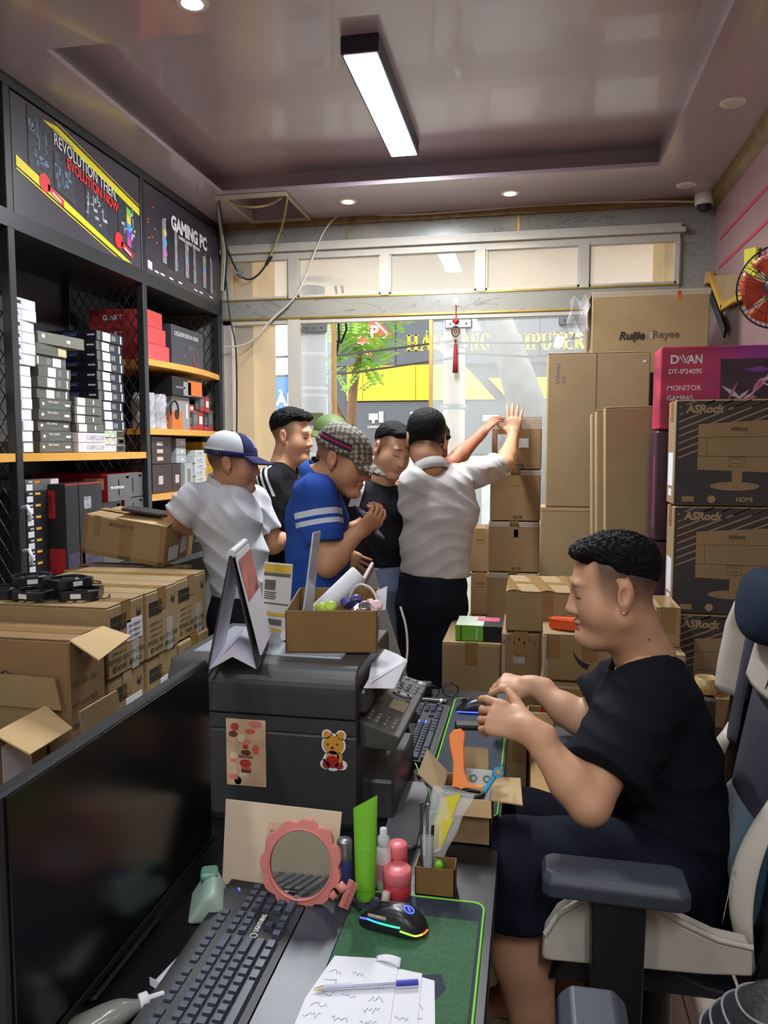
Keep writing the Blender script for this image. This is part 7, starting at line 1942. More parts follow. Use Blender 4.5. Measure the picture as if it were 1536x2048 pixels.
def person(label, spec):
 """assembles a figure: continuous skin body + clothing children"""
 sp = spec; root_loc = np.array(sp['foot'], float)
 root = empty('person', tuple(root_loc), 0, label, 'person')
 sk = sp.get('skin', (206, 156, 122)); R = frame(sp['face'], sp.get('up', (0, 0, 1))); hc = np.array(sp['head'], float); s = sp.get('hs', 1.); fat = sp.get('fat', 0.)
 hh = sp.get('hh', .0046)
 pieces, cols = [], []
 hf = head_sdf(hc, R, s, fat); nb_ = np.array(sp['neck'], float)
 nk = rc(hc - R[2] * .06 * s - R[1] * .02 * s, nb_, (.053 + .012 * fat) * s, (.062 + .012 * fat) * s)
 hfull = lambda P: smin(hf(P), nk(P), .02)
 lo = np.minimum(hc - .16 * s, nb_ - .07); hi = np.maximum(hc + .16 * s, nb_ + .07)
 v, f = surf(hfull, lo, hi, hh); pieces.append((v, f)); cols.append(head_color(hc, R, s, sk, fade=sp.get('fade', True), stub=sp.get('stub', .7), hl=sp.get('hl', (.045, .45)))(v))
 lk = np.array(lin(sk))
 for a in sp.get('arms', []):
  S0, E0, W0 = [np.array(q, float) for q in (a['sh'], a['el'], a['wr'])]
  k = a.get('k', 1.)
  pr = [rc(S0, E0, .050 * k, .041 * k), (rc(E0, E0 + (W0 - E0) * .3, .041 * k, .043 * k), .02), (rc(E0 + (W0 - E0) * .3, W0, .043 * k, .026 * k), .02)]
  if 'hand' in a:
   h_ = a['hand']; hp = hand_prims(W0, h_['d'], h_['n'], h_['side'], h_['curl'], h_.get('s', 1.), h_.get('thumb', (.6, .8, -.2)), h_.get('spread', .06), h_.get('tcurl', .35))
   hu = union(hp, .01); au = union(pr); ff = lambda P: smin(au(P), hu(P), .016)
   # the hand finely, the arm coarsely
   T = W0 - nrm(W0 - E0) * .045; dd = nrm(W0 - E0)
   keep = lambda v, f, s_, o_: f[(((v[f].mean(1) - T) @ dd) * s_ > -o_)]
   v, f = surf(ff, W0 - .23, W0 + .23, a.get('hh', .0042)); f = keep(v, f, 1, .001); pieces.append((v, f)); cols.append(np.repeat(lk[None], len(v), 0))
   lo, hi = bounds([S0, E0, W0], .08); v, f = surf(ff, lo, hi, a.get('ah', .006)); f = keep(v, f, -1, .006); pieces.append((v, f)); cols.append(np.repeat(lk[None], len(v), 0))
  else:
   lo, hi = bounds([S0, E0, W0], .08); v, f = surf(union(pr), lo, hi, .008); pieces.append((v, f)); cols.append(np.repeat(lk[None], len(v), 0))
 for (a, b, c) in sp.get('shins', []):
  a, b, c = [np.array(q, float) for q in (a, b, c)]; d = nrm(np.array(sp['toe'], float))
  kk = sp.get('shk', 1.)
  pr = [rc(a, a + (b - a) * .35, .055 * kk, .058 * kk), (rc(a + (b - a) * .35, b, .058 * kk, .036 * kk), .03), (ec(b + d * .0 - A_(0, 0, .02), b + d * .15 - A_(0, 0, .045), (.035, .035), (.042, .018), np.cross(d, A_(0, 0, 1))), .03)]
  lo, hi = bounds([a, b, b + d * .2], .1); v, f = surf(union(pr), lo, hi, .008); pieces.append((v, f)); cols.append(np.repeat(lk[None], len(v), 0))
 # torso core under the clothes joins head, arms and legs
 tor = sp['torso']; side = np.array(sp['side'], float)
 core = union([ec(tor[i][0], tor[i + 1][0], (tor[i][1] - .02, tor[i][2] - .02), (tor[i + 1][1] - .02, tor[i + 1][2] - .02), side) for i in range(len(tor) - 1)] + [rc(nb_, np.array(a['sh'], float), .045, .045) for a in sp.get('arms', [])], .03)
 pts = [t[0] for t in tor]
 lo, hi = bounds(pts + [nb_], .25); v, f = surf(core, lo, hi, .025); pieces.append((v, f)); cols.append(np.repeat(lk[None], len(v), 0))
 o = np_obj('body', pieces, SKINM, root, cols, root_loc)
 # shirt
 sh = sp['shirt']
 pr = [ec(tor[i][0], tor[i + 1][0], tor[i][1:], tor[i + 1][1:], side) for i in range(len(tor) - 1)]
 S_s = [np.array(q, float) for q in sp['shoulders']]
 top = np.array(sp.get('trap', nb_), float)
 for q in S_s: pr.append((rc(top - A_(0, 0, .025), q, .046, .058), .035))
 body_u = union(pr, .04)
 slv = [cc(a['sh'], np.array(a['sh'], float) + (np.array(a['el'], float) - np.array(a['sh'], float)) * sh.get('len', .75) if not a.get('cuff') else a['cuff'], sh.get('r0', .068), sh.get('r1', .066)) for a in sp.get('arms', []) if a.get('sleeve', True)]
 fo = folds(sh.get('fold', .008), sh.get('dirs', [(0.3, .2, 1), (-.4, .1, .8), (.8, 0, .5)]), sh.get('freq', 22), sh.get('seed', 0))
 hem_p, hem_n = np.array(sh['hem'], float), nrm(np.array(sh.get('hem_n', (0, 0, 1)), float))
 nkd = rc(hc - R[2] * .05 * s, nb_ + (nb_ - hc) * .05, (.060 + .012 * fat) * s + sh.get('open', .0), (.068 + .012 * fat) * s + sh.get('open', .0))
 def shirt_f(P):
  d = body_u(P)
  for g in slv: d = smin(d, g(P), .035)
  d = d + fo(P)
  d = smax(d, (hem_p - P) @ hem_n, .004)
  return smax(d, -nkd(P), .004)
 allp = pts + S_s + [a['el'] for a in sp.get('arms', []) if a.get('sleeve', True)] + [nb_]
 lo, hi = bounds(allp, .2)
 v, f = surf(shirt_f, lo, hi, sh.get('h', .0075))
 cf = sh.get('color'); mat = sh['mat']
 np_obj('shirt', [(v, f)], mat, root, [cf(v)] if cf else None, root_loc)
 if sh.get('collar'):
  co = sh['collar']; up = nrm(hc - R[1] * .03 - nb_); r1 = (.066 + .012 * fat) * s + co.get('r', 0)
  ctr = nb_ + up * co.get('z', .035); a1 = R[1] - up * (R[1] @ up); a1 = nrm(a1); b1 = np.cross(a1, up)
  tilt = co.get('tilt', .25)
  m = MB(); n_ = 30
  gap = co.get('gap', .35)
  prof = [(-.004, -.012), (-.002, .010), (.001, .018), (.005, .015), (.009, -.006), (.0115, -.026), (.009, -.027)]
  P = []
  for j, (dr, dz) in enumerate(prof):
   for k in range(n_ + 1):
    a = gap + (2 * PI - 2 * gap) * k / n_ + PI / 2
    dirv = b1 * math.cos(a) + a1 * math.sin(a); fr_ = max(0, math.sin(a))
    P.append(ctr + dirv * (r1 + dr + .012 * fr_) + up * (dz - tilt * .06 * math.sin(a) - .02 * fr_ * (j > 3)) - root_loc)
  w = n_ + 1
  m.add(P, [(j * w + k, j * w + k + 1, (j + 1) * w + k + 1, (j + 1) * w + k) for j in range(len(prof) - 1) for k in range(n_)], 0, True)
  solid(m.build('collar', co['mat'], root), .003)
  if 'edge' in co:
   m = MB(); jj = 5
   m.tube([P[jj * w + k] for k in range(w)], .0035, 6); m.build('collar_edge', co['edge'], root)
 # trousers
 tr_ = sp['pants']; pr = []
 for (hip, knee, ank) in tr_['legs']:
  hip, knee, ank = [np.array(q, float) for q in (hip, knee, ank)]
  r0, r1, r2 = tr_.get('r', (.095, .070, .060))
  pr.append((rc(hip, knee, r0, r1), .04))
  if tr_.get('short'): e = knee + (ank - knee) * tr_['short']; pr.append((cc(knee, e, r1, r1 + tr_.get('flare', .01)), .02))
  else: pr.append((cc(knee, ank, r1, r2), .03))
 pel = tr_['pelvis']; pr.insert(0, ec(pel[0], pel[1], pel[2], pel[3], side))
 pu = union(pr, .03); pf = folds(tr_.get('fold', .006), tr_.get('dirs', [(.5, 0, 1), (-.6, .2, .7)]), tr_.get('freq', 18), 3)
 wl = tr_.get('waist', hem_p[2] + .004)
 def pant_f(P):
  d = pu(P) + pf(P)
  if wl is not None: d = np.maximum(d, P[:, 2] - wl)
  return d
 ap = [q for l in tr_['legs'] for q in l[:2]] + [pel[0], pel[1]] + [l[1] + (np.array(l[2], float) - l[1]) * (tr_.get('short') or 1) for l in [[np.array(x, float) for x in l] for l in tr_['legs']]]
 lo, hi = bounds(ap, .16); v, f = surf(pant_f, lo, hi, tr_.get('h', .011))
 np_obj(tr_.get('name', 'trousers'), [(v, f)], tr_['mat'], root, None, root_loc)
 if sp.get('hair'):
  ha = sp['hair']; hf2 = hair_sdf(hc, R, s, ha.get('thick', .006), sp.get('hl', (.045, .45)), ha.get('fringe', .012), ha.get('spike', .004))
  v, f = surf(hf2, hc - .15 * s, hc + .17 * s, ha.get('h', .0042)); np_obj('hair', [(v, f)], ha.get('mat', HAIR), root, None, root_loc)
 for q in sp.get('shoes', []):
  q = np.array(q, float); d = nrm(np.array(sp['toe'], float)); m = MB(); rr_, ff_, uu_ = basis(d, (0, 0, 1))
  m.grid(lambda u, v: V(q - root_loc) + ff_ * (.13 * math.cos(2 * PI * u) * (math.sin(PI * v)) + .04) + rr_ * (.045 * math.sin(2 * PI * u) * math.sin(PI * v)) + uu_ * (.035 - .035 * math.cos(PI * v) * (1 if v > .5 else 1) + (.02 * (1 - math.cos(2 * PI * u)) * .5 * (v > .5))), 18, 10, 0, True, True)
  m.build('shoe', sp.get('shoe_mat', DARKP), root)
 sp['_R'] = R
 return root

HAIR = M('black_hair', (11, 10, 11), .7, noise=.3, scale=90, bump=.6, bscale=260, spec=.2, stretch=(1, .12, .4))
def cloth(name, rgb, **k): return M(name, rgb, k.pop('rough', .85), noise=.04, scale=12, bump=k.pop('bump', .12), bscale=k.pop('bscale', 220), sheen=k.pop('sheen', .0), spec=.15, **k)
DKPANT = cloth('trouser_navy', (26, 30, 40)); JEAN = cloth('denim_pale', (122, 138, 166), bump=.3)

def banded(name, base, stripe, spans):
 """cloth whose 'Col' attribute holds a coordinate (r) and a mask (g); stripes lie on the given spans"""
 m = cloth(name, base); nt = m.node_tree; N, L2 = nt.nodes, nt.links; b = N['Principled BSDF']
 at = N.new('ShaderNodeAttribute'); at.attribute_name = 'Col'; sp_ = N.new('ShaderNodeSeparateColor'); L2.new(at.outputs['Color'], sp_.inputs[0])
 r = N.new('ShaderNodeValToRGB'); r.color_ramp.interpolation = 'CONSTANT'; e = r.color_ramp.elements
 e[0].position = 0; e[0].color = (0, 0, 0, 1); e[1].position = spans[0][0]; e[1].color = (1, 1, 1, 1)
 for i, (a, c) in enumerate(spans):
  if i: q = e.new(a); q.color = (1, 1, 1, 1)
  q = e.new(c); q.color = (0, 0, 0, 1)
 g = N.new('ShaderNodeMath'); g.operation = 'GREATER_THAN'; g.inputs[1].default_value = .5; L2.new(sp_.outputs[1], g.inputs[0])
 x = N.new('ShaderNodeMath'); x.operation = 'MULTIPLY'; L2.new(sp_.outputs[0], r.inputs['Fac']); L2.new(r.outputs['Color'], x.inputs[0]); L2.new(g.outputs[0], x.inputs[1])
 mx = N.new('ShaderNodeMix'); mx.data_type = 'RGBA'; L2.new(x.outputs[0], mx.inputs['Factor']); L2.new(b.inputs['Base Color'].links[0].from_socket, mx.inputs[6]); mx.inputs[7].default_value = (*lin(stripe), 1); L2.new(mx.outputs[2], b.inputs['Base Color'])
 return m
def rg(u, m): return np.stack([np.clip(u, 0, 1), np.clip(m, 0, 1), u * 0], 1)
def local(root, c, R):
 """a point given in head coordinates -> the person's local coordinates"""
 c = np.array(c, float) - np.array(root.location); 
 return lambda x, y, z: V(c + x * R[0] + y * R[1] + z * R[2])
def cap(root, hc, R, crown, brimm, panel=None, s=1., tilt=-.10, z0=.028, net=None, strip=None):
 L = local(root, hc, R); o = empty('cap', (0, 0, 0)); o.parent = root
 def dome(u, v, k=0.):
  a = 2 * PI * u; b = v * PI / 2
  x = (.086 + k) * math.cos(a) * math.cos(b) ** .85; y = -.010 + (.108 + k) * math.sin(a) * math.cos(b) ** .85; z = z0 + (.095 + k) * math.sin(b) ** .95
  return L(x * s, y * s, (z + tilt * (y + .0)) * s)
 if net:
  m = MB(); m.grid(lambda u, v: dome(.385 + .73 * u, v), 36, 12); solid(m.build('mesh_back', net, o), .003)
  m = MB(); m.grid(lambda u, v: dome(.10 + .30 * u, v, .0006), 20, 12); solid(m.build('front_panel', crown, o), .003)
 else:
  m = MB(); m.grid(lambda u, v: dome(u, v), 44, 14, 0, True, True); solid(m.build('crown', crown, o), .003)
 m = MB()
 def brim(u, v):
  a = PI / 2 + (u - .5) * 2.0; r_ = v * .072 * math.cos((u - .5) * 2.2) ** .6 if abs((u - .5) * 2.2) < PI / 2 else 0
  x = .086 * math.cos(a); y = -.010 + .108 * math.sin(a) + r_
  return L(x * s * (1 + .05 * v), y * s, (z0 + .004 + tilt * y - .008 * v - .22 * r_ - 2.2 * x * x * v) * s)
 m.grid(brim, 20, 6); solid(m.build('brim', brimm, o), .004)
 m = MB(); m.grid(lambda u, v: dome(u, v * .12 - .02, .0012), 44, 2, 0, True, True); solid(m.build('sweat_band', panel or crown, o), .002)
 bt = MB(); bt.lathe([(.008, 0), (.006, .005), (.0001, .006)], 10, dome(0, 1), V(R[2])); bt.build('top_button', brimm, o)
 if strip: strip(o, dome, L)
 return o

# --- man in the white polo and trucker cap, back turned, leaning on the tipped carton
d1 = 3.12
WPOLO = cloth('polo_white', (206, 208, 214), bump=.08)
sp = dict(foot=(-1.13, 3.06, 0), head=(-1.179, 2.937, 1.489), face=(.97, .20, -.06), neck=(-1.217, 2.952, 1.393), hs=.98, fade=True, stub=.8, skin=(190, 138, 104),
 shoulders=[(-1.330, 2.876, 1.348), (-1.140, 3.054, 1.335)], side=(.80, -.35, 0), trap=(-1.217, 2.953, 1.402),
 torso=[((-1.153, 2.946, 0.938), .138, .105), ((-1.180, 2.955, 1.111), .138, .102), ((-1.215, 2.942, 1.266), .160, .108), ((-1.224, 2.946, 1.337), .135, .085)],
 arms=[dict(sh=(-1.318, 2.857, 1.338), el=(-1.406, 2.854, 1.260), wr=(-1.326, 3.087, 1.184)),
    dict(sh=(-1.136, 3.054, 1.326), el=(-1.062, 3.073, 1.145), wr=(-1.243, 3.286, 1.178))],
 shirt=dict(mat=WPOLO, hem=(-1.162, 2.945, 0.948), hem_n=(-.12, 0, 1), fold=.020, freq=42, dirs=[(.55, .25, .8), (.7, .1, .6)], len=.72, r0=.062, r1=.064, collar=dict(mat=WPOLO, z=.015)),
 pants=dict(mat=DKPANT, pelvis=((-1.154, 2.950, 0.989), (-1.144, 2.941, 0.867), (.14, .105), (.15, .11)), legs=[((-1.200, 2.929, 0.846), (-1.22, 3.02, .48), (-1.24, 3.0, .05)), ((-1.113, 2.996, 0.835), (-1.06, 3.12, .48), (-1.05, 3.1, .05))]),
 shoes=[(-1.24, 3.0, .0), (-1.05, 3.1, .0)], toe=(.4, .9, 0))
r_ = person('man in a white polo and white-and-navy mesh cap leaning on the tipped carton', sp)
NVY = cloth('cap_navy', (38, 42, 78)); NET = cloth('cap_net_white', (196, 200, 208), bump=.4, bscale=400)
def st1(o, dome, L):
 m = MB(); m.tube([dome(.72, v / 10) for v in range(0, 10)], .006, 6); m.build('back_seam', cloth('cap_white', (226, 228, 232)), o)
 m = MB(); m.grid(lambda u, v: dome(.52 + .46 * u, v * .16, .002), 24, 3); m.build('white_band', cloth('cap_white', (226, 228, 232)), o)
 m = MB(); m.grid(lambda u, v: dome(.20 + .10 * u, .25 + .4 * v, .003), 6, 6); m.build('badge', cloth('cap_badge', (120, 120, 160)), o)
cap(r_, sp['head'], sp['_R'], NVY, NVY, None, .98, -.05, .030, NET, st1)

# --- man in the black tee with three shoulder stripes
BTEE = banded('tee_black', (19, 19, 22), (196, 196, 200), [(.12, .24), (.38, .50), (.64, .76)])
c3 = np.array((-1.221, 3.412, 1.410))
tee3 = lambda P: rg(((P - c3) @ nrm(A_(.93, 0, .36))) / .09 + .44, .5 + ((P[:, 2] - c3[2]) + .085) * 12 - np.maximum(0, P[:, 1] - c3[1] - .07) * 40)
sp = dict(foot=(-1.171, 3.75, 0), head=(-1.158, 3.656, 1.606), face=(.97, -.12, -.08), neck=(-1.200, 3.636, 1.463), hs=1.0, skin=(206.172, 156.13, 122), stub=.75,
 shoulders=[(-1.224, 3.461, 1.392), (-1.175, 3.838, 1.387)], side=(.15, -.95, 0), fat=.25,
 torso=[((-1.185, 3.584, 0.826), .165, .135), ((-1.193, 3.601, 1.046), .165, .135), ((-1.211, 3.617, 1.267), .185, .13), ((-1.208, 3.628, 1.390), .16, .09)],
 arms=[dict(sh=(-1.213, 3.442, 1.379), el=(-1.194, 3.413, 1.118), wr=(-1.079, 3.515, 1.097)), dict(sh=(-1.181, 3.856, 1.368), el=(-1.157, 3.857, 1.093), wr=(-1.052, 3.772, 1.053))],
 shirt=dict(mat=BTEE, color=tee3, hem=(-1.189, 3.582, 0.813), fold=.008, h=.0055, collar=None, open=.006),
 pants=dict(mat=DKPANT, pelvis=((-1.190, 3.585, 0.850), (-1.188, 3.573, 0.703), (.15, .12), (.155, .12)), legs=[((-1.213, 3.67, .80), (-1.192, 3.65, .46), (-1.193, 3.63, .05)), ((-1.138, 3.85, .80), (-1.118, 3.87, .46), (-1.117, 3.89, .05))]),
 hair=dict(thick=.016, fringe=.020, spike=.009), hl=(.05, .42), shoes=[(-1.193, 3.63, 0), (-1.117, 3.89, 0)], toe=(1, -.1, 0))
person('man in a black tee with three white shoulder stripes standing in profile', sp)

# --- man in the green helmet, mostly hidden
sp = dict(foot=(-1.053, 4.35, 0), head=(-1.100, 4.185, 1.577), face=(.8, -.5, -.15), neck=(-1.149, 4.183, 1.423), hs=.98, skin=(160.444, 108.30, 80),
 shoulders=[(-1.220, 4.097, 1.403), (-1.044, 4.284, 1.407)], side=(.6, -.8, 0),
 torso=[((-1.131, 4.132, 0.780), .15, .12), ((-1.135, 4.153, 1.032), .155, .12), ((-1.144, 4.170, 1.256), .17, .12), ((-1.146, 4.179, 1.367), .15, .09)],
 arms=[dict(sh=(-1.220, 4.096, 1.392), el=(-1.206, 4.022, 1.101), wr=(-1.097, 3.931, 0.979)), dict(sh=(-1.044, 4.283, 1.393), el=(-1.023, 4.313, 1.103), wr=(-1.025, 4.197, 0.944))],
 shirt=dict(mat=cloth('shirt_dark_navy', (32.267, 36.30, 52)), hem=(-1.131, 4.131, 0.766), fold=.008, h=.012, collar=dict(mat=cloth('shirt_dark_navy', (32.267, 36.30, 52)))),
 pants=dict(mat=DKPANT, h=.016, pelvis=((-1.131, 4.133, 0.794), (-1.129, 4.123, 0.669), (.15, .12), (.15, .12)), legs=[((-1.108, 4.27, .78), (-1.108, 4.27, .46), (-1.108, 4.27, .05)), ((-0.998, 4.42, .78), (-0.998, 4.42, .46), (-0.998, 4.42, .05))]),
 shoes=[(-1.108, 4.27, 0), (-0.998, 4.42, 0)], toe=(.8, -.5, 0), hh=.0055)
r_ = person('man in a green sun helmet mostly hidden behind the patterned cap', sp)
L = local(r_, sp['head'], sp['_R']); o = empty('helmet', (0, 0, 0)); o.parent = r_
HG = M('helmet_green', (86, 108, 62), .6, noise=.06, bump=.1, bscale=200)
def hel(u, v):
 a = 2 * PI * u
 prof = [(.150, .002), (.128, .016), (.100, .034), (.094, .060), (.084, .088), (.060, .112), (.030, .124), (.0005, .128)]
 k = v * (len(prof) - 1); i = min(int(k), len(prof) - 2); t = k - i
 r = prof[i][0] * (1 - t) + prof[i + 1][0] * t; z = prof[i][1] * (1 - t) + prof[i + 1][1] * t
 return L(r * .90 * math.cos(a), -.008 + r * 1.06 * math.sin(a), z + .028 - .06 * 0 * math.sin(a))
m = MB(); m.grid(hel, 36, 14, 0, True, True); solid(m.build('shell', HG, o), .004)
m = MB(); m.grid(lambda u, v: V(hel(u, .30 + .06 * v)) + (V(hel(u, .32)) - L(0, -.008, .08)).normalized() * .003, 36, 2, 0, True, True); m.build('band', M('helmet_band', (70, 88, 52), .6), o)

# --- man in the blue polo reading his phone
BLUEP = banded('polo_blue', (40, 76, 156), (200, 206, 222), [(.25, .335), (.385, .455)])
sA, eA = np.array((-0.725, 2.566, 1.395)), np.array((-0.680, 2.533, 1.151))
def stripes(P):
 ax = nrm(eA - sA); q = P - sA; t = q @ ax
 return rg(t / np.linalg.norm(eA - sA), .5 + (.09 - np.linalg.norm(q - t[:, None] * ax, axis=1)) * 20)
sp = dict(foot=(-.72, 2.70, 0), head=(-0.659, 2.690, 1.508), face=(.93, -.16, -.30), up=(.25, 0, 1), neck=(-0.766, 2.684, 1.429), hs=1.0, skin=(192, 142, 106), stub=.55,
 shoulders=[(-0.734, 2.585, 1.393), (-0.801, 2.878, 1.395)], side=(.12, -1, 0), trap=(-0.780, 2.682, 1.441),
 torso=[((-0.736, 2.633, 1.005), .150, .108), ((-0.745, 2.645, 1.165), .150, .106), ((-0.756, 2.674, 1.298), .160, .104), ((-0.761, 2.680, 1.379), .145, .080)],
 arms=[dict(sh=(-0.725, 2.565, 1.386), el=(-0.675, 2.514, 1.151), wr=(-0.591, 2.579, 1.252), hand=dict(d=(.75, .1, .62), n=(.5, -.7, -.5), side=1, curl=((.5, .7, .5), (.55, .75, .5), (.6, .8, .5), (.6, .8, .5)), thumb=(.8, .5, -.2))),
    dict(sh=(-0.797, 2.898, 1.375), el=(-0.749, 2.886, 1.132), wr=(-0.652, 2.751, 1.243), hand=dict(d=(.85, -.1, .45), n=(.4, .75, -.5), side=-1, curl=((.5, .7, .5),) * 4, thumb=(.8, .5, -.2)))],
 shirt=dict(mat=BLUEP, color=stripes, hem=(-0.743, 2.633, 1.023), hem_n=(.05, 0, 1), fold=.014, freq=36, h=.0062, len=.70, r0=.066, r1=.072, collar=dict(mat=cloth('collar_blue', (50, 86, 164)), z=.010)),
 pants=dict(mat=cloth('trouser_charcoal', (30, 32, 38)), pelvis=((-0.736, 2.636, 1.040), (-0.731, 2.627, 0.933), (.145, .112), (.15, .115)), legs=[((-0.722, 2.568, 0.929), (-.72, 2.62, .47), (-.74, 2.62, .05)), ((-0.757, 2.741, 0.888), (-.70, 2.82, .47), (-.72, 2.82, .05))]),
 shoes=[(-.74, 2.62, 0), (-.72, 2.82, 0)], toe=(1, 0, 0))
r_ = person('man in a blue polo with white sleeve bands and a patterned cap, reading his phone', sp)
def gucc():
 m = M('cap_pattern', (150, 140, 112), .75, noise=0, bump=.2, bscale=300)
 nt = m.node_tree; N, L2 = nt.nodes, nt.links; b = N['Principled BSDF']
 tc = N.new('ShaderNodeTexCoord'); vo = N.new('ShaderNodeTexVoronoi'); vo.inputs['Scale'].default_value = 58; vo.inputs['Randomness'].default_value = .15
 r = N.new('ShaderNodeValToRGB'); e = r.color_ramp.elements; e[0].position = .42; e[0].color = (*lin((150, 142, 116)), 1); e[1].position = .5; e[1].color = (*lin((74, 72, 66)), 1)
 L2.new(tc.outputs['Object'], vo.inputs['Vector']); L2.new(vo.outputs['Distance'], r.inputs['Fac']); L2.new(r.outputs['Color'], b.inputs['Base Color'])
 return m
GP = gucc()
def st2(o, dome, L):
 for k, cc_ in enumerate(((40, 40, 72), (150, 44, 54), (40, 40, 72))):
  m = MB(); m.grid(lambda u, v: dome(.87 + .22 * u, .10 + .055 * (k + v), .0022), 14, 2); m.build('web_stripe', cloth('web_%d' % (k % 2), cc_), o)
 m = MB(); m.grid(lambda u, v: dome(.70 + .10 * u, .0 + .3 * v * math.sin(PI * u) , .0022), 12, 5); m.build('strap_opening', BLACKP, o)
cap(r_, sp['head'], sp['_R'], GP, GP, None, 1.0, -.10, .026, None, st2)
ph = MB(); ph.cbox((0, 0, 0), (.075, .009, .15), .003, 0, Euler((math.radians(-48), math.radians(20), math.radians(70))).to_matrix()); o = ph.build('smartphone', M('phone_dark_blue', (36, 40, 74), .25), None, (-0.561, 2.659, 1.284)); tag(o, 'dark blue smartphone held by the man in the blue polo', 'phone')

# --- man in the black polo with white shoulder panels, hand on hip
KPOLO = banded('polo_black', (24, 25, 31), (190, 192, 200), [(.28, .72)])
cP = np.array((-0.773, 3.422, 1.356)); xP = nrm(A_(.94, .33, 0))
panels = lambda P: rg(((P - cP) @ xP - .30 * (P[:, 2] - cP[2])) / .11 + .5, .5 + (P[:, 2] - cP[2] + .075) * 20 - np.maximum(0, P[:, 1] - cP[1] - .06) * 40)
sp = dict(foot=(-0.695, 3.60, 0), head=(-0.633, 3.515, 1.540), face=(.62, -.62, -.32), up=(.1, .1, 1), neck=(-0.689, 3.559, 1.340), hs=1.0, skin=(200.240, 150.18, 116), stub=.7,
 shoulders=[(-0.807, 3.465, 1.335), (-0.556, 3.656, 1.341)], side=(-.9, -.3, 0), trap=(-0.687, 3.549, 1.336),
 torso=[((-0.705, 3.496, 1.002), .150, .12), ((-0.698, 3.510, 1.142), .150, .112), ((-0.682, 3.523, 1.258), .165, .11), ((-0.682, 3.527, 1.314), .14, .08)],
 arms=[dict(sh=(-0.812, 3.465, 1.353), el=(-0.937, 3.466, 1.165), wr=(-0.834, 3.357, 1.088), hand=dict(d=(.75, .05, -.55), n=(-.3, -.9, .1), side=1, curl=((.15, .2, .2),) * 4, spread=.16, thumb=(.3, .9, -.2))),
    dict(sh=(-0.554, 3.678, 1.357), el=(-0.530, 3.684, 1.126), wr=(-0.600, 3.549, 1.021))],
 shirt=dict(mat=KPOLO, color=panels, hem=(-0.701, 3.498, 1.006), fold=.012, freq=34, h=.0062, len=.6, open=.010, collar=dict(mat=cloth('collar_black', (34.180, 34.18, 42)), edge=PAPER, gap=.40, z=.040, r=.006)),
 pants=dict(mat=JEAN, name='denim_shorts', r=(.092, .068, .062), short=.05, flare=.006, pelvis=((-0.706, 3.499, 1.030), (-0.703, 3.488, 0.897), (.148, .115), (.155, .118)), legs=[((-0.750, 3.436, 0.870), (-0.759, 3.51, .70), (-0.748, 3.54, .05)), ((-0.650, 3.535, 0.854), (-0.584, 3.60, .70), (-0.589, 3.64, .05))], h=.009, dirs=[(.3, .2, 1), (1, 0, .3)], fold=.010),
 shins=[((-0.759, 3.51, .70), (-0.748, 3.54, .09), (0, 0, 0)), ((-0.584, 3.60, .70), (-0.589, 3.64, .09), (0, 0, 0))],
 hair=dict(thick=.006, fringe=.010), shoes=[(-0.737, 3.54, 0), (-0.589, 3.64, 0)], toe=(.5, -.8, 0))
person('man in a black polo with white-edged collar and denim shorts, hand on hip', sp)

# --- man in the pale polo, back turned, arm stretched to the carton stack
GPOLO = cloth('polo_pale_grey', (196, 194, 190), bump=.08)
BK = cloth('trouser_blue_black', (24, 28, 38))
sp = dict(foot=(-.50, 3.56, 0), head=(-0.469, 3.469, 1.588), face=(-.22, .9, -.36), up=(0, .25, 1), neck=(-0.439, 3.422, 1.454), hs=1.02, skin=(198, 148, 114), fade=True, stub=.9, hl=(-.045, .62),
 shoulders=[(-0.505, 3.365, 1.402), (-0.259, 3.516, 1.429)], side=(.97, .1, .1), trap=(-0.430, 3.424, 1.449),
 torso=[((-0.424, 3.466, 0.968), .160, .118), ((-0.427, 3.467, 1.106), .152, .112), ((-0.391, 3.446, 1.269), .162, .108), ((-0.398, 3.423, 1.371), .15, .085)],
 arms=[dict(sh=(-0.256, 3.537, 1.424), el=(-0.129, 3.912, 1.467), wr=(-0.098, 4.206, 1.611), cuff=(-0.168, 3.801, 1.459), hand=dict(d=(.06, .18, .98), n=(.05, -1, .12), side=-1, curl=((.05, .15, .1),) * 4, spread=.10, s=1.08, thumb=(.45, .9, -.1))),
    dict(sh=(-0.510, 3.383, 1.388), el=(-0.523, 3.446, 1.198), wr=(-0.468, 3.551, 1.107))],
 shirt=dict(mat=GPOLO, hem=(-0.433, 3.464, 0.973), hem_n=(.06, 0, 1), fold=.020, freq=38, seed=1, dirs=[(.6, .2, .8), (-.25, .2, 1), (.5, 0, .8)], len=.66, r0=.066, r1=.068, collar=dict(mat=GPOLO, z=.012)),
 pants=dict(mat=BK, pelvis=((-0.442, 3.465, 1.003), (-0.436, 3.455, 0.866), (.148, .12), (.160, .130)), legs=[((-0.498, 3.438, 0.809), (-.52, 3.50, .46), (-.52, 3.52, .05)), ((-0.374, 3.481, 0.805), (-.40, 3.55, .46), (-.42, 3.60, .05))], r=(.100, .075, .062)),
 hair=dict(thick=.012, fringe=.010, spike=.003), shoes=[(-.52, 3.52, 0), (-.42, 3.60, 0)], toe=(-.1, 1, 0))
person('man in a pale grey polo, back turned, arm stretched to the carton stack', sp)

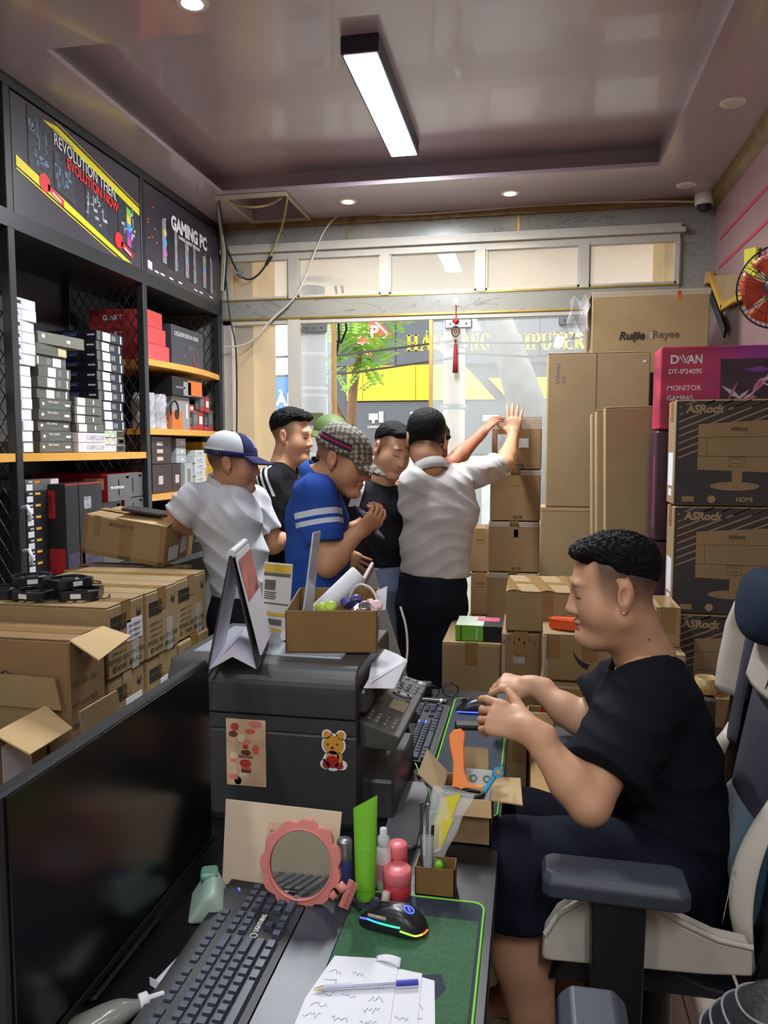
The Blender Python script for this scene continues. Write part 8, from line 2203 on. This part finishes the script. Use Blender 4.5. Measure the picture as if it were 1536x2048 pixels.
# --- man hidden behind him, one bare arm reaching the stack
sp = dict(foot=(-.50, 4.22, 0), head=(-0.517, 4.112, 1.568), face=(.35, -.6, -.5), neck=(-0.515, 4.140, 1.415), hs=1.0, skin=(178, 116, 90),
 shoulders=[(-0.636, 4.112, 1.361), (-0.401, 4.199, 1.372)], side=(-.95, -.2, 0),
 torso=[((-0.507, 4.097, 0.890), .15, .12), ((-0.509, 4.110, 1.051), .155, .12), ((-0.512, 4.126, 1.240), .17, .12), ((-0.514, 4.134, 1.342), .155, .09)],
 arms=[dict(sh=(-0.401, 4.198, 1.359), el=(-0.406, 4.053, 1.471), wr=(-0.267, 4.185, 1.621), sleeve=False, hand=dict(d=(.62, .25, .72), n=(-.45, -.55, .6), side=-1, curl=((.2, .5, .4),) * 4, thumb=(.7, .6, -.3)))],
 shirt=dict(mat=cloth('shirt_pale_grey', (170, 170, 172)), hem=(-0.507, 4.097, 0.890), h=.012, collar=None),
 pants=dict(mat=DKPANT, h=.016, pelvis=((-0.507, 4.099, 0.917), (-0.505, 4.088, 0.782), (.15, .12), (.15, .12)), legs=[((-.57, 4.2, .78), (-.57, 4.2, .46), (-.57, 4.2, .05)), ((-.43, 4.24, .78), (-.43, 4.24, .46), (-.43, 4.24, .05))]),
 hair=dict(thick=.006), shoes=[(-.57, 4.2, 0), (-.43, 4.24, 0)], toe=(.3, -1, 0), hh=.0055)
person('man almost hidden behind the pale grey polo, one bare forearm reaching the stack', sp)
# ------------------------------------------------------------------ the seated man in the foreground and the chairs
TEE = cloth('tee_blue_black', (19, 22, 30), bscale=300)
sp = dict(foot=(.0, 1.8, 0), head=(0.190, 1.827, 1.224), face=(-1, -.10, -.14), up=(-.12, 0, 1), neck=(0.269, 1.848, 1.057), hs=.985, fat=.75, skin=(206, 158, 124), stub=.86, hl=(.050, .42), hh=.0028,
 shoulders=[(0.246, 1.677, 1.022), (0.264, 2.042, 0.945)], side=(0, -1, .03), trap=(0.286, 1.851, 1.057),
 torso=[((0.306, 1.774, 0.582), .180, .150), ((0.295, 1.792, 0.696), .185, .150), ((0.287, 1.821, 0.826), .195, .142), ((0.277, 1.840, 0.950), .190, .118), ((0.276, 1.845, 1.008), .150, .085)],
 arms=[dict(sh=(0.236, 1.664, 1.006), el=(0.123, 1.516, 0.850), wr=(0.008, 1.566, 0.970), k=.98, ah=.005, hh=.003, cuff=(0.151, 1.551, 0.889),
      hand=dict(d=(-.92, .30, .20), n=(.05, -.80, .60), side=1, curl=((.28, .55, .35), (.55, .8, .5), (.7, .85, .5), (.75, .85, .5)), thumb=(.75, .62, -.15), tcurl=.10, s=1.0)),
    dict(sh=(0.259, 2.040, 0.932), el=(0.136, 2.029, 0.837), wr=(0.017, 2.093, 0.901), k=.95, ah=.006, hh=.003, cuff=(0.185, 2.040, 0.866),
      hand=dict(d=(-.90, .12, .02), n=(.10, -.35, .93), side=-1, curl=((.55, .6, .3), (.7, .6, .3), (.8, .6, .3), (.85, .6, .3)), thumb=(.75, .5, -.55), s=1.0))],
 shirt=dict(mat=TEE, hem=(0.293, 1.771, 0.582), fold=.020, freq=30, seed=2, dirs=[(.9, .1, .5), (.5, .2, .9), (.2, 0, 1)], h=.0062, r0=.088, r1=.092, open=.012, collar=None),
 pants=dict(mat=cloth('shorts_navy', (24, 27, 40)), name='shorts', waist=.80, r=(.112, .088, .082), short=.26, flare=.006, h=.0075, fold=.012, freq=14, dirs=[(.3, .4, 1), (.8, .5, .3)],
      pelvis=((0.307, 1.788, 0.628), (0.308, 1.782, 0.559), (.18, .15), (.185, .155)), legs=[((0.262, 1.648, 0.648), (-0.020, 1.558, 0.693), (0.019, 1.550, 0.276)), ((0.307, 1.932, 0.525), (0.002, 1.941, 0.585), (-0.031, 1.839, 0.189))]),
 shins=[((-0.017, 1.562, 0.617), (0.033, 1.551, 0.255), (0, 0, 0)), ((0.003, 1.922, 0.485), (-0.019, 1.842, 0.195), (0, 0, 0))], shk=1.08, toe=(-1, -.1, 0),
 hair=dict(thick=.014, fringe=.017, spike=.005, h=.0026))
r_ = person('stocky man in a black tee and navy shorts seated in profile at the desk', sp)
L = local(r_, sp['head'], sp['_R'])
m = MB(); m.lathe([(.0001, .0035), (.0035, 0), (.0001, -.0035)], 10, L(-.086, -.002, -.040)); m.build('ear_stud', PAPER, r_)
m = MB(); m.lathe([(.0001, .002), (.003, 0), (.0001, -.002)], 10, L(-.058, -.055, -.112), (1, 0, 0)); m.build('mole', M('mole_brown', (70, 44, 36), .6), r_)
# what he is holding
o = MB().cbox((0, 0, 0), (.10, .035, .012), .004, 0, Euler((0, 0, .1)).to_matrix()).build('black_gadget', M('gadget_black', (22, 23, 26), .3), None, (-0.109, 1.683, 0.930)); tag(o, 'slim black gadget held over the desk in his near hand', 'gadget')
# ring
m = MB(); Wn = V((-0.051, 1.594, 0.947)); m.tube([Wn + V((0, .010 * math.cos(a), .010 * math.sin(a))) for a in [2 * PI * k / 14 for k in range(14)]], .0012, 5, closed=True); m.build('ring', STEEL, r_, tuple(-V(r_.location)))
# slipper
o = empty('slipper', (-.10, 1.86, 0), 0, 'grey and white slipper on the far foot with three dark bars', 'slipper')
m = MB(); m.grid(lambda u, v: (-.08 + .10 * math.cos(2 * PI * u) * (1), .05 * math.sin(2 * PI * u), .004 + .028 * v), 24, 3, 0, True, True); m.prism([(-.08 + .10 * math.cos(a), .05 * math.sin(a)) for a in [2 * PI * k / 24 for k in range(24)]], .002, (0, 0, .03)); m.build('sole', M('slipper_grey', (150, 150, 154), .6), o)
m = MB(); m.grid(lambda u, v: (-.15 + .11 * v, .056 * math.cos(PI * u), .028 + (.060 + .02 * v) * math.sin(PI * u)), 16, 6); solid(m.build('strap', PAPER, o), .005)
text('adidas', INK, (-.085, -.056, .062), (1, .0, .0), (0, .35, .9), width=.05, parent=o, bold=.03)

# gaming chair
GREYL = M('leather_grey', (66, 68, 78), .45, noise=.05, bump=.1, bscale=120)
WHL = M('leather_white', (196, 190, 176), .5, noise=.06, scale=4, bump=.08, bscale=100)
BKL = M('leather_black', (26, 27, 32), .45, noise=.08, bump=.12, bscale=140)
BLU = cloth('cushion_blue_grey', (32, 44, 62))
ch = empty('gaming_chair', (.30, 1.74, 0), 0, 'white and black gaming chair under the seated man', 'chair')
CO = V((.30, 1.74, 0))
def pad(name, mat, fn, nu=24, nv=16, parent=ch): m = MB(); m.grid(fn, nu, nv, 0, True, True); return m.build(name, mat, parent)
# seat cushion: profile in x,z swept across y
def loft(name, mat, prof, y0, y1, parent=ch, rnd=.02):
 m = MB(); m.prism([(x, z) for x, z in prof], y1 - y0, (0, y1, 0), (1, 0, 0), (0, 0, 1)); o = m.build(name, mat, parent); bevel(o, rnd, 3, 25); smooth_all(o); return o
side = [(0.035, 1.460, 0.571), (0.041, 1.460, 0.613), (0.064, 1.460, 0.655), (0.105, 1.460, 0.686), (0.170, 1.460, 0.705), (0.225, 1.460, 0.698), (0.289, 1.460, 0.665), (0.352, 1.460, 0.640), (0.413, 1.460, 0.632), (0.415, 1.460, 0.581), (0.327, 1.460, 0.573), (0.192, 1.460, 0.569), (0.042, 1.460, 0.564)]
sp2 = [(V(q).x - CO.x, V(q).z) for q in side]
m = MB(); m.prism(sp2[::-1], .05, (0, 1.49 - CO.y, 0), (1, 0, 0), (0, 0, 1)); o = bevel(m.build('side_bolster', WHL, ch), .01, 2, 40)
m = MB(); m.prism(sp2[::-1], .05, (0, 2.02 - CO.y, 0), (1, 0, 0), (0, 0, 1)); o = bevel(m.build('side_bolster', WHL, ch), .01, 2, 40)
m = MB(); m.tube([(x, 1.442 - CO.y, z + .004) for x, z in sp2[1:9]], .006, 6); m.build('piping', WHL, ch)
inner = [(x * .98 + .0, z - .13) for x, z in sp2[1:9]] + [(sp2[8][0], .485), (sp2[0][0] + .03, .485)]
m = MB(); m.prism(inner[::-1], .47, (0, 1.966 - CO.y, 0), (1, 0, 0), (0, 0, 1)); smooth_all(bevel(m.build('seat', BKL, ch), .02, 3, 25))
m = MB(); m.tube([(.0, -.0, .46), (.0, 0, .12)], .032, 14); m.cbox((.02, 0, .468), (.26, .2, .03), .006); m.build('gas_column', BLACKP, ch)
for k in range(5):
 a = 2 * PI * k / 5 + .3
 m = MB(); m.tube([(0, 0, .12), (.16 * math.cos(a), .16 * math.sin(a), .10), (.32 * math.cos(a), .32 * math.sin(a), .07)], [.035, .028, .02], 8); lg = m.build('base_leg', BLACKP, ch)
 m = MB(); m.lathe([(.028, -.02), (.03, -.015), (.03, .015), (.028, .02)], 14, (.32 * math.cos(a), .32 * math.sin(a), .031), (math.sin(a), -math.cos(a), 0)); m.build('caster', DARKP, lg)
# armrests
def armrest(y, nm='armrest'):
 m = MB(); y -= CO.y
 top = [(-.268, -.030), (-.255, -.043), (-.03, -.047), (-.012, -.034), (-.012, .03), (-.03, .043), (-.255, .043), (-.268, .03)]
 lo_ = [(p[0] * 1 + (.0), p[1]) for p in top]
 n = len(top); zt, zb = .785, .742
 a = [V((p[0] + (.006 if p[0] < -.2 else -.006), y + p[1] * .82, zt - .03 * (p[0] + .268) * .3)) for p in top]; b = [V((p[0], y + p[1] * 1.1, zt - .016 - .03 * (p[0] + .268) * .3)) for p in top]; c = [V((p[0], y + p[1] * 1.05, zb - .03 * (p[0] + .268) * .3)) for p in top]
 m.add(c + b + a, [tuple(range(n))[::-1], tuple(range(2 * n, 3 * n))] + [(k * n + i, k * n + (i + 1) % n, (k + 1) * n + (i + 1) % n, (k + 1) * n + i) for k in (0, 1) for i in range(n)])
 o = m.build(nm, M('armrest_grey', (58, 64, 74), .5, noise=.05), ch); bevel(o, .004, 2, 25)
 m = MB(); m.hexa([(-.175, y - .03, .42), (-.09, y - .03, .42), (-.09, y + .03, .42), (-.175, y + .03, .42), (-.18, y - .03, .742), (-.085, y - .03, .738), (-.085, y + .03, .738), (-.18, y + .03, .742)]); bevel(m.build('arm_post', BLACKP, ch), .004)
 m = MB(); m.hexa([(-.175, min(y, 0) , .43), (-.09, min(y, 0), .43), (-.09, max(y, 0), .43), (-.175, max(y, 0), .43), (-.175, min(y, 0), .45), (-.09, min(y, 0), .45), (-.09, max(y, 0), .45), (-.175, max(y, 0), .45)]); m.build('arm_bracket', BLACKP, ch)
armrest(1.40); armrest(2.08)
# backrest: shaped plate, leaning away, with white wings and head cushion
def bk(y, z, off=0.):
 """point on the backrest front surface"""
 x = .166 + (z - .50) * .14 + off
 return V((x, y, z))
W_ = [(.40, .23), (.50, .25), (.62, .27), (.80, .25), (.92, .24), (1.02, .26), (1.12, .255), (1.20, .20), (1.30, .16), (1.36, .12)]
def bw(z):
 for (a, b), (c, d) in zip(W_, W_[1:]):
  if a <= z <= c: return b + (d - b) * (z - a) / (c - a)
 return W_[-1][1]
def backsurf(u, v):
 a = 2 * PI * u; z = .42 + .92 * v; w = bw(z); t = .052 * (1 - .55 * max(0, (v - .8) / .2)) * (1 if 0 < v < 1 else .3)
 c, s = math.cos(a), math.sin(a)
 return bk(w * (abs(c) ** .6) * (1 if c > 0 else -1), z, .03 - t * (abs(s) ** .6) * (1 if s > 0 else -1) - .05 * abs(c) ** 3 * (.5 + .5 * (s > 0)))
m = MB(); m.grid(backsurf, 44, 34, 0, True, True); m.build('backrest', BKL, ch)
m = MB()
def cent(u, v): z = .52 + .50 * v; w = .13 * (1 - .15 * v); return bk((u - .5) * 2 * w, z, -.030 - .018 * math.sin(PI * u) ** .5 * math.sin(PI * min(1, v * 1.02)) ** .4)
m.grid(cent, 18, 18); m.build('back_padding', GREYL, ch)
for s in (-1, 1):
 m = MB(); m.grid(lambda u, v: bk(s * (bw(.96 + .22 * v) * (.62 + .44 * u)), .96 + .22 * v, -.030 - .028 * math.sin(PI * min(1, u * 1.0)) - .05 * u + .012), 12, 14); solid(m.build('wing', WHL, ch), .006)
 m = MB(); m.grid(lambda u, v: bk(s * (bw(.54 + .34 * v) * (.64 + .26 * u)), .54 + .34 * v, -.034 - .05 * math.sin(PI * v) ** .7 * math.sin(PI * (.15 + .85 * u)) - .03 * u * math.sin(PI * v)), 12, 18); solid(m.build('side_bolster', WHL, ch), .006)
 m = MB(); m.grid(lambda u, v: bk(s * (.13 + .07 * u), .86 + .28 * v, -.036 - .01 * math.sin(PI * u)), 8, 14); solid(m.build('grey_panel', GREYL, ch), .005)
m = MB(); m.grid(lambda u, v: bk((u - .5) * .24 * (1 - .2 * v), 1.03 + .10 * v, -.045 - .012 * math.sin(PI * u)), 12, 10); solid(m.build('white_crest', WHL, ch), .005)
bolt = [(-.012, .0), (.004, .03), (.022, .03), (.010, .008), (.020, .008), (-.008, -.034), (.0, -.004)]
m = MB(); m.prism(bolt, .002, bk(-.07, 1.085, -.058), (0, -1, 0), (.16, 0, 1)); m.build('bolt_emblem', BLACKP, ch)
text('LIGHT', M('emboss_white', (226, 222, 212), .4, noise=0), bk(-.205, .68, -.100), (-.16, 0, -1), (-.3, -1, 0), width=.11, height=.026, parent=ch, bold=.03)
m = MB(); m.grid(lambda u, v: bk(.14 * math.cos(2 * PI * u) * math.sin(PI * v) ** .6, 1.215 + .075 * -math.cos(PI * v), -.075 - .045 * math.sin(2 * PI * u) * math.sin(PI * v) ** .6), 26, 14, 0, True, True); m.build('head_cushion', BLU, ch)
m = MB(); m.cbox((.20, -.285, .545), (.16, .016, .06), .006, 0, Euler((0, -.12, 0)).to_matrix()); m.lathe([(.012, 0), (.012, .006), (.006, .008)], 12, (.165, -.293, .545), (0, -1, 0), 1); m.build('recline_bracket', [BLACKP, STEEL], ch)
o = MB(); o.grid(lambda u, v: (.0 + (.05 + .0) * math.cos(2 * PI * u) * math.sin(PI * v) ** .7, .17 * -math.cos(PI * v), .14 * math.sin(2 * PI * u) * math.sin(PI * v) ** .6), 22, 14, 0, True, True); q = o.build('lumbar_cushion', M('velvet_teal', (56, 100, 120), .8, noise=.15, scale=8, sheen=.6), None, (.475, 1.74, .68), (0, math.radians(9), 0)); tag(q, 'teal velvet cushion wedged behind the seated man\'s back', 'cushion')
# second chair in the corner nearest the camera
c2 = empty('gaming_chair', (.315, 1.02, 0), 0, 'black stitched chair cut off by the bottom edge, with a grey armrest', 'chair')
m = MB(); m.cbox((-.217, -.02, .748), (.096, .22, .045), .018); bevel(m.build('armrest', M('armrest_grey'), c2), .008, 3, 25)
m = MB(); m.cbox((-.217, -.06, .53), (.06, .08, .40), .005); m.cbox((-.1, -.06, .335), (.3, .08, .03), .005); m.build('arm_post', BLACKP, c2)
def back2(u, v):
 a = 2 * PI * u; c, s = math.cos(a), math.sin(a)
 return (.02 + .12 * (abs(c) ** .7) * (1 if c > 0 else -1) * math.sin(PI * (v * .5)) ** .3 if 0 else .03 + .14 * (abs(c) ** .8) * (1 if c > 0 else -1) * (1 - v ** 4), .12 * (abs(s) ** .8) * (1 if s > 0 else -1) * (1 - v ** 4) + .06, .40 + .43 * v)
m = MB(); m.grid(back2, 36, 18, 0, True, True); m.build('seat_bolster', BKL, c2)
for k in range(4):
 m = MB(); z = .785 - .02 * k; w = 1 - ((z - .40) / .43) ** 4
 m.tube([(.03 + (.14 * w + .002) * (abs(math.cos(a)) ** .8) * (1 if math.cos(a) > 0 else -1), (.12 * w + .002) * (abs(math.sin(a)) ** .8) * (1 if math.sin(a) > 0 else -1) + .06, z) for a in [2 * PI * q / 50 for q in range(50)]], .0022, 5, closed=True); m.build('stitching', M('stitch_grey', (120, 120, 124), .6), c2)
m = MB(); m.cbox((0, .0, .36), (.46, .44, .07), .02); m.tube([(0, 0, .34), (0, 0, .1)], .03, 12); m.build('seat', BKL, c2)
for k in range(5):
 a = 2 * PI * k / 5 + .1
 m = MB(); m.tube([(0, 0, .11), (.28 * math.cos(a), .28 * math.sin(a), .07)], [.03, .02], 8); lg = m.build('base_leg', BLACKP, c2)
 m = MB(); m.lathe([(.028, -.02), (.03, -.015), (.03, .015), (.028, .02)], 14, (.28 * math.cos(a), .28 * math.sin(a), .031), (math.sin(a), -math.cos(a), 0)); m.build('caster', DARKP, lg)
